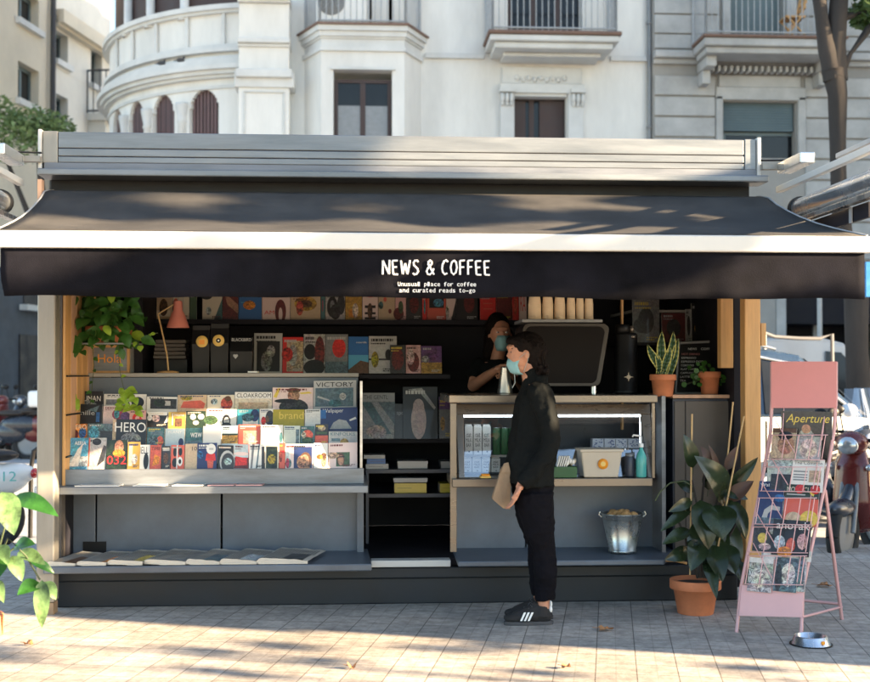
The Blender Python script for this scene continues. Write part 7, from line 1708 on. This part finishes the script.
def car(name, label, xf, Y_, paint, roofp, L=4.5, Hh=1.72, van=False, rz=0, plate=True, loc=None, cat='car'):
    """side on car facing +X, near side on the plane Y_"""
    t = thing(name, label, cat, (xf-L/2, Y_+.9, zr) if loc is None else loc, rz); Wd = 1.8
    def lofted(name_, prof, m, mats=None, bev=.05):
        n_ = len(prof); q = MB(); vs_ = [(x, -h, z) for x, z, h in prof]+[(x, h, z) for x, z, h in prof]
        q.add(vs_, [tuple(range(n_))[::-1], tuple(range(n_, 2*n_))]+[(i, (i+1)%n_, n_+(i+1)%n_, n_+i) for i in range(n_)], m); return q.build(name_, t, local=True, bevel=bev, seg=3)
    h = Wd/2; b = L/2
    if not van:
        body = [(-b,.35,h-.08),(-b,.75,h-.04),(-b+.12,1.02,h-.06),(b-1.25,1.04,h-.06),(b-.25,.92,h-.12),(b,.70,h-.14),(b,.35,h-.10),(b-.5,.26,h),( -b+.5,.26,h)]
        gh = [(-b+.15,1.0,h-.08),(-b+.45,Hh-.10,h-.26),(-b+.75,Hh-.02,h-.28),(b-2.1,Hh-.02,h-.28),(b-1.75,Hh-.08,h-.26),(b-1.05,1.0,h-.10)]
    else:
        body = [(-b,.35,h-.04),(-b,1.15,h-.02),(b-1.0,1.15,h-.02),(b-.35,.98,h-.08),(b,.75,h-.10),(b,.35,h-.08),(b-.5,.28,h),(-b+.5,.28,h)]
        gh = [(-b,1.14,h-.03),(-b+.05,Hh-.04,h-.12),(b-1.9,Hh,h-.12),(b-1.55,Hh-.08,h-.14),(b-.85,1.12,h-.06)]
    lofted('body', body, paint); lofted('cabin', gh, roofp if not van else paint, bev=.06)
    def hw(z): 
        z0_, z1_ = gh[0][1], Hh; return gh[0][2]+(gh[2][2]-gh[0][2])*max(0, min(1, (z-z0_)/(z1_-z0_)))
    if not van: wins = [[(-b+.40,1.07),(-b+.62,Hh-.18),(-b+1.25,Hh-.13),(-b+1.25,1.07)], [(-b+1.31,1.07),(-b+1.31,Hh-.13),(b-2.25,Hh-.13),(b-2.25,1.07)], [(b-2.19,1.07),(b-2.19,Hh-.13),(b-1.86,Hh-.20),(b-1.24,1.08)]]
    else: wins = [[(b-1.85,1.2),(b-1.85,Hh-.2),(b-1.62,Hh-.22),(b-1.02,1.2)]]
    for s in (-1, 1):
        for w_ in wins:
            q = MB(); q.prism([(x, s*(hw(z)+.004), z) for x, z in w_], (0, s*.006, 0), 'glass_dark'); q.build('side_window', t, local=True)
        if not van:
            q = MB(); q.tube([(x, s*(hw(z)+.012), z) for x, z in ((-b+.36,1.06),(-b+.60,Hh-.15),(-b+1.25,Hh-.10),(b-2.2,Hh-.10),(b-1.83,Hh-.17),(b-1.18,1.05))], .016, 'alu', 8); q.build('chrome_trim', t, local=True)
            q = MB(); q.tube([(-b+.55,s*(h-.32),Hh+.0),(-b+.8,s*(h-.32),Hh+.05),(b-2.3,s*(h-.32),Hh+.05),(b-2.0,s*(h-.32),Hh-.02)], .016, 'alu', 8); q.build('roof_rail', t, local=True)
        q = MB(); q.ball((b-1.35, s*(h+.06), 1.10), (.09,.10,.07), paint, 12, 8); q.build('mirror', t, local=True)
        for x in (-b+.85, b-.85):
            q = MB(); q.tube([(x+.27*math.cos(a*PI/16), s*(h-.07), .33+.27*math.sin(a*PI/16)) for a in range(33)], .085, 'tyre', 10, cap=False); wo = q.build('wheel', t, local=True)
            q = MB(); q.lathe((x, s*(h-.02), .33), [(0,0),(.06,.0),(.2,.0),(.22,.004)] if s > 0 else [(0,0),(.06,0),(.2,0),(.22,-.004)], 'iron_lt', 22, axis='Y')
            for k in range(5): a = k*2*PI/5; q.tube([(x+.04*math.cos(a), s*(h-.005), .33+.04*math.sin(a)), (x+.2*math.cos(a), s*(h-.005), .33+.2*math.sin(a))], .02, 'iron', 6)
            q.build('rim', wo, local=True)
            q = MB(); q.tube([(x+.40*math.cos(a*PI/14), s*(h-.005), .33+.40*math.sin(a*PI/14)) for a in range(0,15)], .022, 'black', 6); q.build('wheel_arch', t, local=True)
        q = MB(); q.box((-b+.5, s*(h+.002), .26), (b-.5, s*(h+.012), .46), 'black'); q.build('sill_cladding', t, local=True)
        q = MB(); q.box((b-2.22, s*(h-.03), .5), (b-2.205, s*(h+.003), 1.0), 'black'); q.box((-b+1.28, s*(h-.03), .5), (-b+1.295, s*(h+.003), 1.0), 'black'); q.build('door_gap', t, local=True)
        for x in (b-1.95, -b+1.5): MB().box((x, s*(h+.0), .88), (x+.18, s*(h+.025), .91), paint).build('door_handle', t, local=True)
    MB().ball((-b+.04, -.72, .86), (.06,.14,.12), 'red_lens', 12, 8).build('tail_light', t, local=True); MB().ball((-b+.04, .72, .86), (.06,.14,.12), 'red_lens', 12, 8).build('tail_light', t, local=True)
    for s in (-1, 1): MB().ball((b-.10, s*.66, .72), (.14,.16,.08), 'lamp_lens', 14, 8).build('headlight', t, local=True)
    q = MB()
    f = [p for p in gh]; 
    x0w, z0w, x1w, z1w = (b-1.05, 1.05, b-1.72, Hh-.12) if not van else (b-.83, 1.2, b-1.5, Hh-.16)
    q.prism([(x0w+.015, -h+.22, z0w), (x0w+.015, h-.22, z0w), (x1w+.03, h-.34, z1w), (x1w+.03, -h+.34, z1w)], (.012, 0, .01), 'glass_dark'); q.build('windscreen', t, local=True)
    return t
M['rail_grey'] = mat('rail_grey', (.12,.12,.125), .5)
M['van_paint'] = mat('dull_white_van_paint', (.42,.43,.44), .35, 0, .04, 2, coat=.3)
Yc1 = 12.5; xw = X(862,Yc1)
car('parked_car', 'white estate car with black roof and silver window trim parked behind the pink stand', xw+1.18, Yc1, 'car_white', 'car_dark', 4.5, 1.72).scale.z = 1.09
car('parked_van', 'white van whose roof shows just above the estate car', X(852,17)+1.5, 17.0, 'van_paint', 'van_paint', 4.6, 2.12, van=True, cat='van')
# pole and barrier pipe behind, blue sign
q = MB().tube([(X(820,20.5), 20.5, -.1), (X(820,20.5), 20.5, Z(296,20.5,820)+.3)], .045, 'iron_lt', 10); tag(q.build('sign_pole'), 'thin grey pole rising behind the white estate car', 'pole')
q = MB().tube([U(764,333,15), U(775,337,15), U(800,338.5,15), U(820,338.5,15), U(832,334,15), (U(832,334,15).x+.02, 15, zr)], .024, 'rail_grey', 8); q.tube([U(764,333,15), Vector((U(764,333,15).x, 15, zr))], .03, 'iron', 8); tag(q.build('cycle_rail'), 'bent grey rail running behind the roof of the estate car', 'rail')
bs = thing('blue_sign', 'bright blue sign on a pole at the right edge below the awning bar', 'sign', (X(874,13.5), 13.5, zr))
MB().box((X(865.5,13.5), 13.48, Z(297,13.5,868)), (X(886,13.5), 13.52, Z(262,13.5,868)), 'blue_sign').build('panel', bs, bevel=.005)
MB().tube([(X(876,13.5), 13.56, zr), (X(876,13.5), 13.56, Z(258,13.5,868))], .03, 'iron', 8).build('pole', bs)
# ---------------------------------------------------------------- unseen blockers added outside the frame to shape the low sun
sh_u = Vector((math.cos(R(SUN_AZ)), math.sin(R(SUN_AZ)), 0)); sh_a = Vector((-sh_u.y, sh_u.x, 0))
def SP(a, s, z=0): return sh_a*a+sh_u*s+Vector((0,0,z))
def corner_block(label, x0_, x1_, y0_, y1_, H_, m='cream'):
    b = thing('shading_block', label, 'building', ((x0_+x1_)/2, (y0_+y1_)/2, 0)); hs = []
    for i in range(int((y1_-y0_)//2.4)):
        for j in range(5): hs.append((.8+i*2.4, 1.2+j*3.4, 1.9+i*2.4, 3.2+j*3.4))
    mb = MB(); wall(mb, (x0_, y1_, 0), (0,-1,0), y1_-y0_, H_, hs, m, .35); mb.box((x0_+.9, y0_, 0), (x1_, y1_, H_), m); mb.build('wall', b)
    q = MB(); 
    for (u0, z0_, u1, z1_) in hs: q.box((x0_+.3, y1_-u1, z0_), (x0_+.34, y1_-u0, z1_), 'glass_dark')
    q.build('windows', b); return b
corner_block('added cream block outside the frame at right, shading the facades behind', 17, 28, 12, 34, 19)  # unseen block added to keep the sun off the background facades

# kiosk-shaped sun blocker added off frame, sized to shade paving and lower counter
nk = thing('sun_blocker', 'added dark green kiosk-shaped sun blocker outside the frame at right', 'kiosk', SP(7.9, 6.6))
def obx(a0, a1, s0, s1, z0_, z1_, m, name, bev=0):
    q = MB(); q.obox(SP(a0, s0, z0_), sh_u*(s1-s0), Vector((0,0,z1_-z0_)), sh_a*(a1-a0), m); return q.build(name, nk, bevel=bev)
obx(6.42, 11.2, 5.6, 7.6, 0, 2.75, 'dgreen', 'body', .02); obx(6.32, 11.4, 5.5, 7.7, 2.752, 3.0, 'iron', 'roof', .03)
for k in range(6): obx(6.6+k*.45, 6.98+k*.45, 5.57, 5.598, .5, 2.3, 'grey', 'shutter')
obx(7.35, 9.4, 6.3, 6.9, 3.0, 4.55, 'grey', 'upper_sun_blocker', .02)  # added on top to keep the sun off the coffee bar
# plane tree added off frame, its crown laid out to shade awning and fascia
t3 = thing('plane_tree', 'added plane tree shaped to shade roof and awning, outside the frame at right', 'tree', SP(7.05, 9.2))
q = MB(); q.tube([SP(7.05,9.2,-.1), SP(7.0,9.0,2.5), SP(7.0,8.8,4.2), SP(6.95,8.6,5.5), SP(6.8,8.5,6.6)], [.19,.15,.13,.11,.06], 'bark', 10)
for a_e, z_e in ((6.2,6.4),(5.8,6.6),(6.6,7.2),(6.4,6.1)): q.tube([SP(6.96,8.6,5.4), SP((6.96+a_e)/2,8.3,(5.6+z_e)/2), SP(a_e,8.1,z_e)], [.07,.05,.02], 'bark', 7)
q.tube([SP(7.0,8.8,3.5), SP(6.4,8.4,4.05), SP(5.1,8,5.0)], [.05,.03,.015], 'bark', 7)
q.build('trunk', t3)
cl = []; rnd = random.Random(12)
def chain(p_, a0, a1, r_, gap=.30, jit=.06):
    a = a0
    while a < a1:
        cl.append((SP(a+rnd.uniform(-.05,.05), 8+rnd.uniform(-.5,.5), p_-.73*a+rnd.uniform(-jit,jit)), (r_, r_, r_*.8))); a += gap*rnd.uniform(.7,1.2)
chain(8.55, 5.0, 6.55, .24); chain(8.88, 5.0, 6.5, .20)
for z_ in (3.2, 3.5, 3.8, 4.1): cl.append((SP(7.03, 8, z_), (.17,.2,.17)))  # leaf clumps added to keep the sun off the customer

chain(9.95, 6.0, 7.1, .14, .24); chain(10.1, 5.9, 7.2, .22); chain(10.45, 5.6, 7.15, .24); chain(10.8, 5.9, 7.0, .26); chain(11.2, 6.0, 6.9, .3)
crown('crown', cl, t3, 15000, .055, 21)
t4 = thing('shading_sapling', 'added low tree shaped to streak the paving with shade, outside the frame at right', 'tree', SP(5.6, 8.6))  # added off frame so its leaves break up the sunlit paving
q = MB(); q.tube([SP(5.6,8.6,-.1), SP(5.6,8.5,1.6), SP(5.65,8.3,2.7), SP(5.7,8.1,3.3)], [.05,.04,.03,.015], 'bark', 8)
for a_e, p_ in ((4.9,6.9),(6.3,6.9),(5.2,7.2),(6.1,6.6)): q.tube([SP(5.6,8.5,1.9), SP((5.6+a_e)/2,8.2,(2.0+p_-.73*a_e)/2+.05), SP(a_e,8,p_-.73*a_e)], [.02,.015,.008], 'bark', 6)
q.build('trunk', t4)
cl = []; chain(7.22, 4.7, 6.7, .10, .22, .04); chain(6.98, 4.6, 6.1, .07, .34, .05); chain(6.72, 5.4, 6.6, .06, .4, .05); chain(6.35, 4.3, 5.6, .10, .26, .05); chain(6.1, 4.2, 5.9, .10, .3, .06)
crown('crown', cl, t4, 2600, .035, 33)
bpy.data.scenes.remove(TMP)
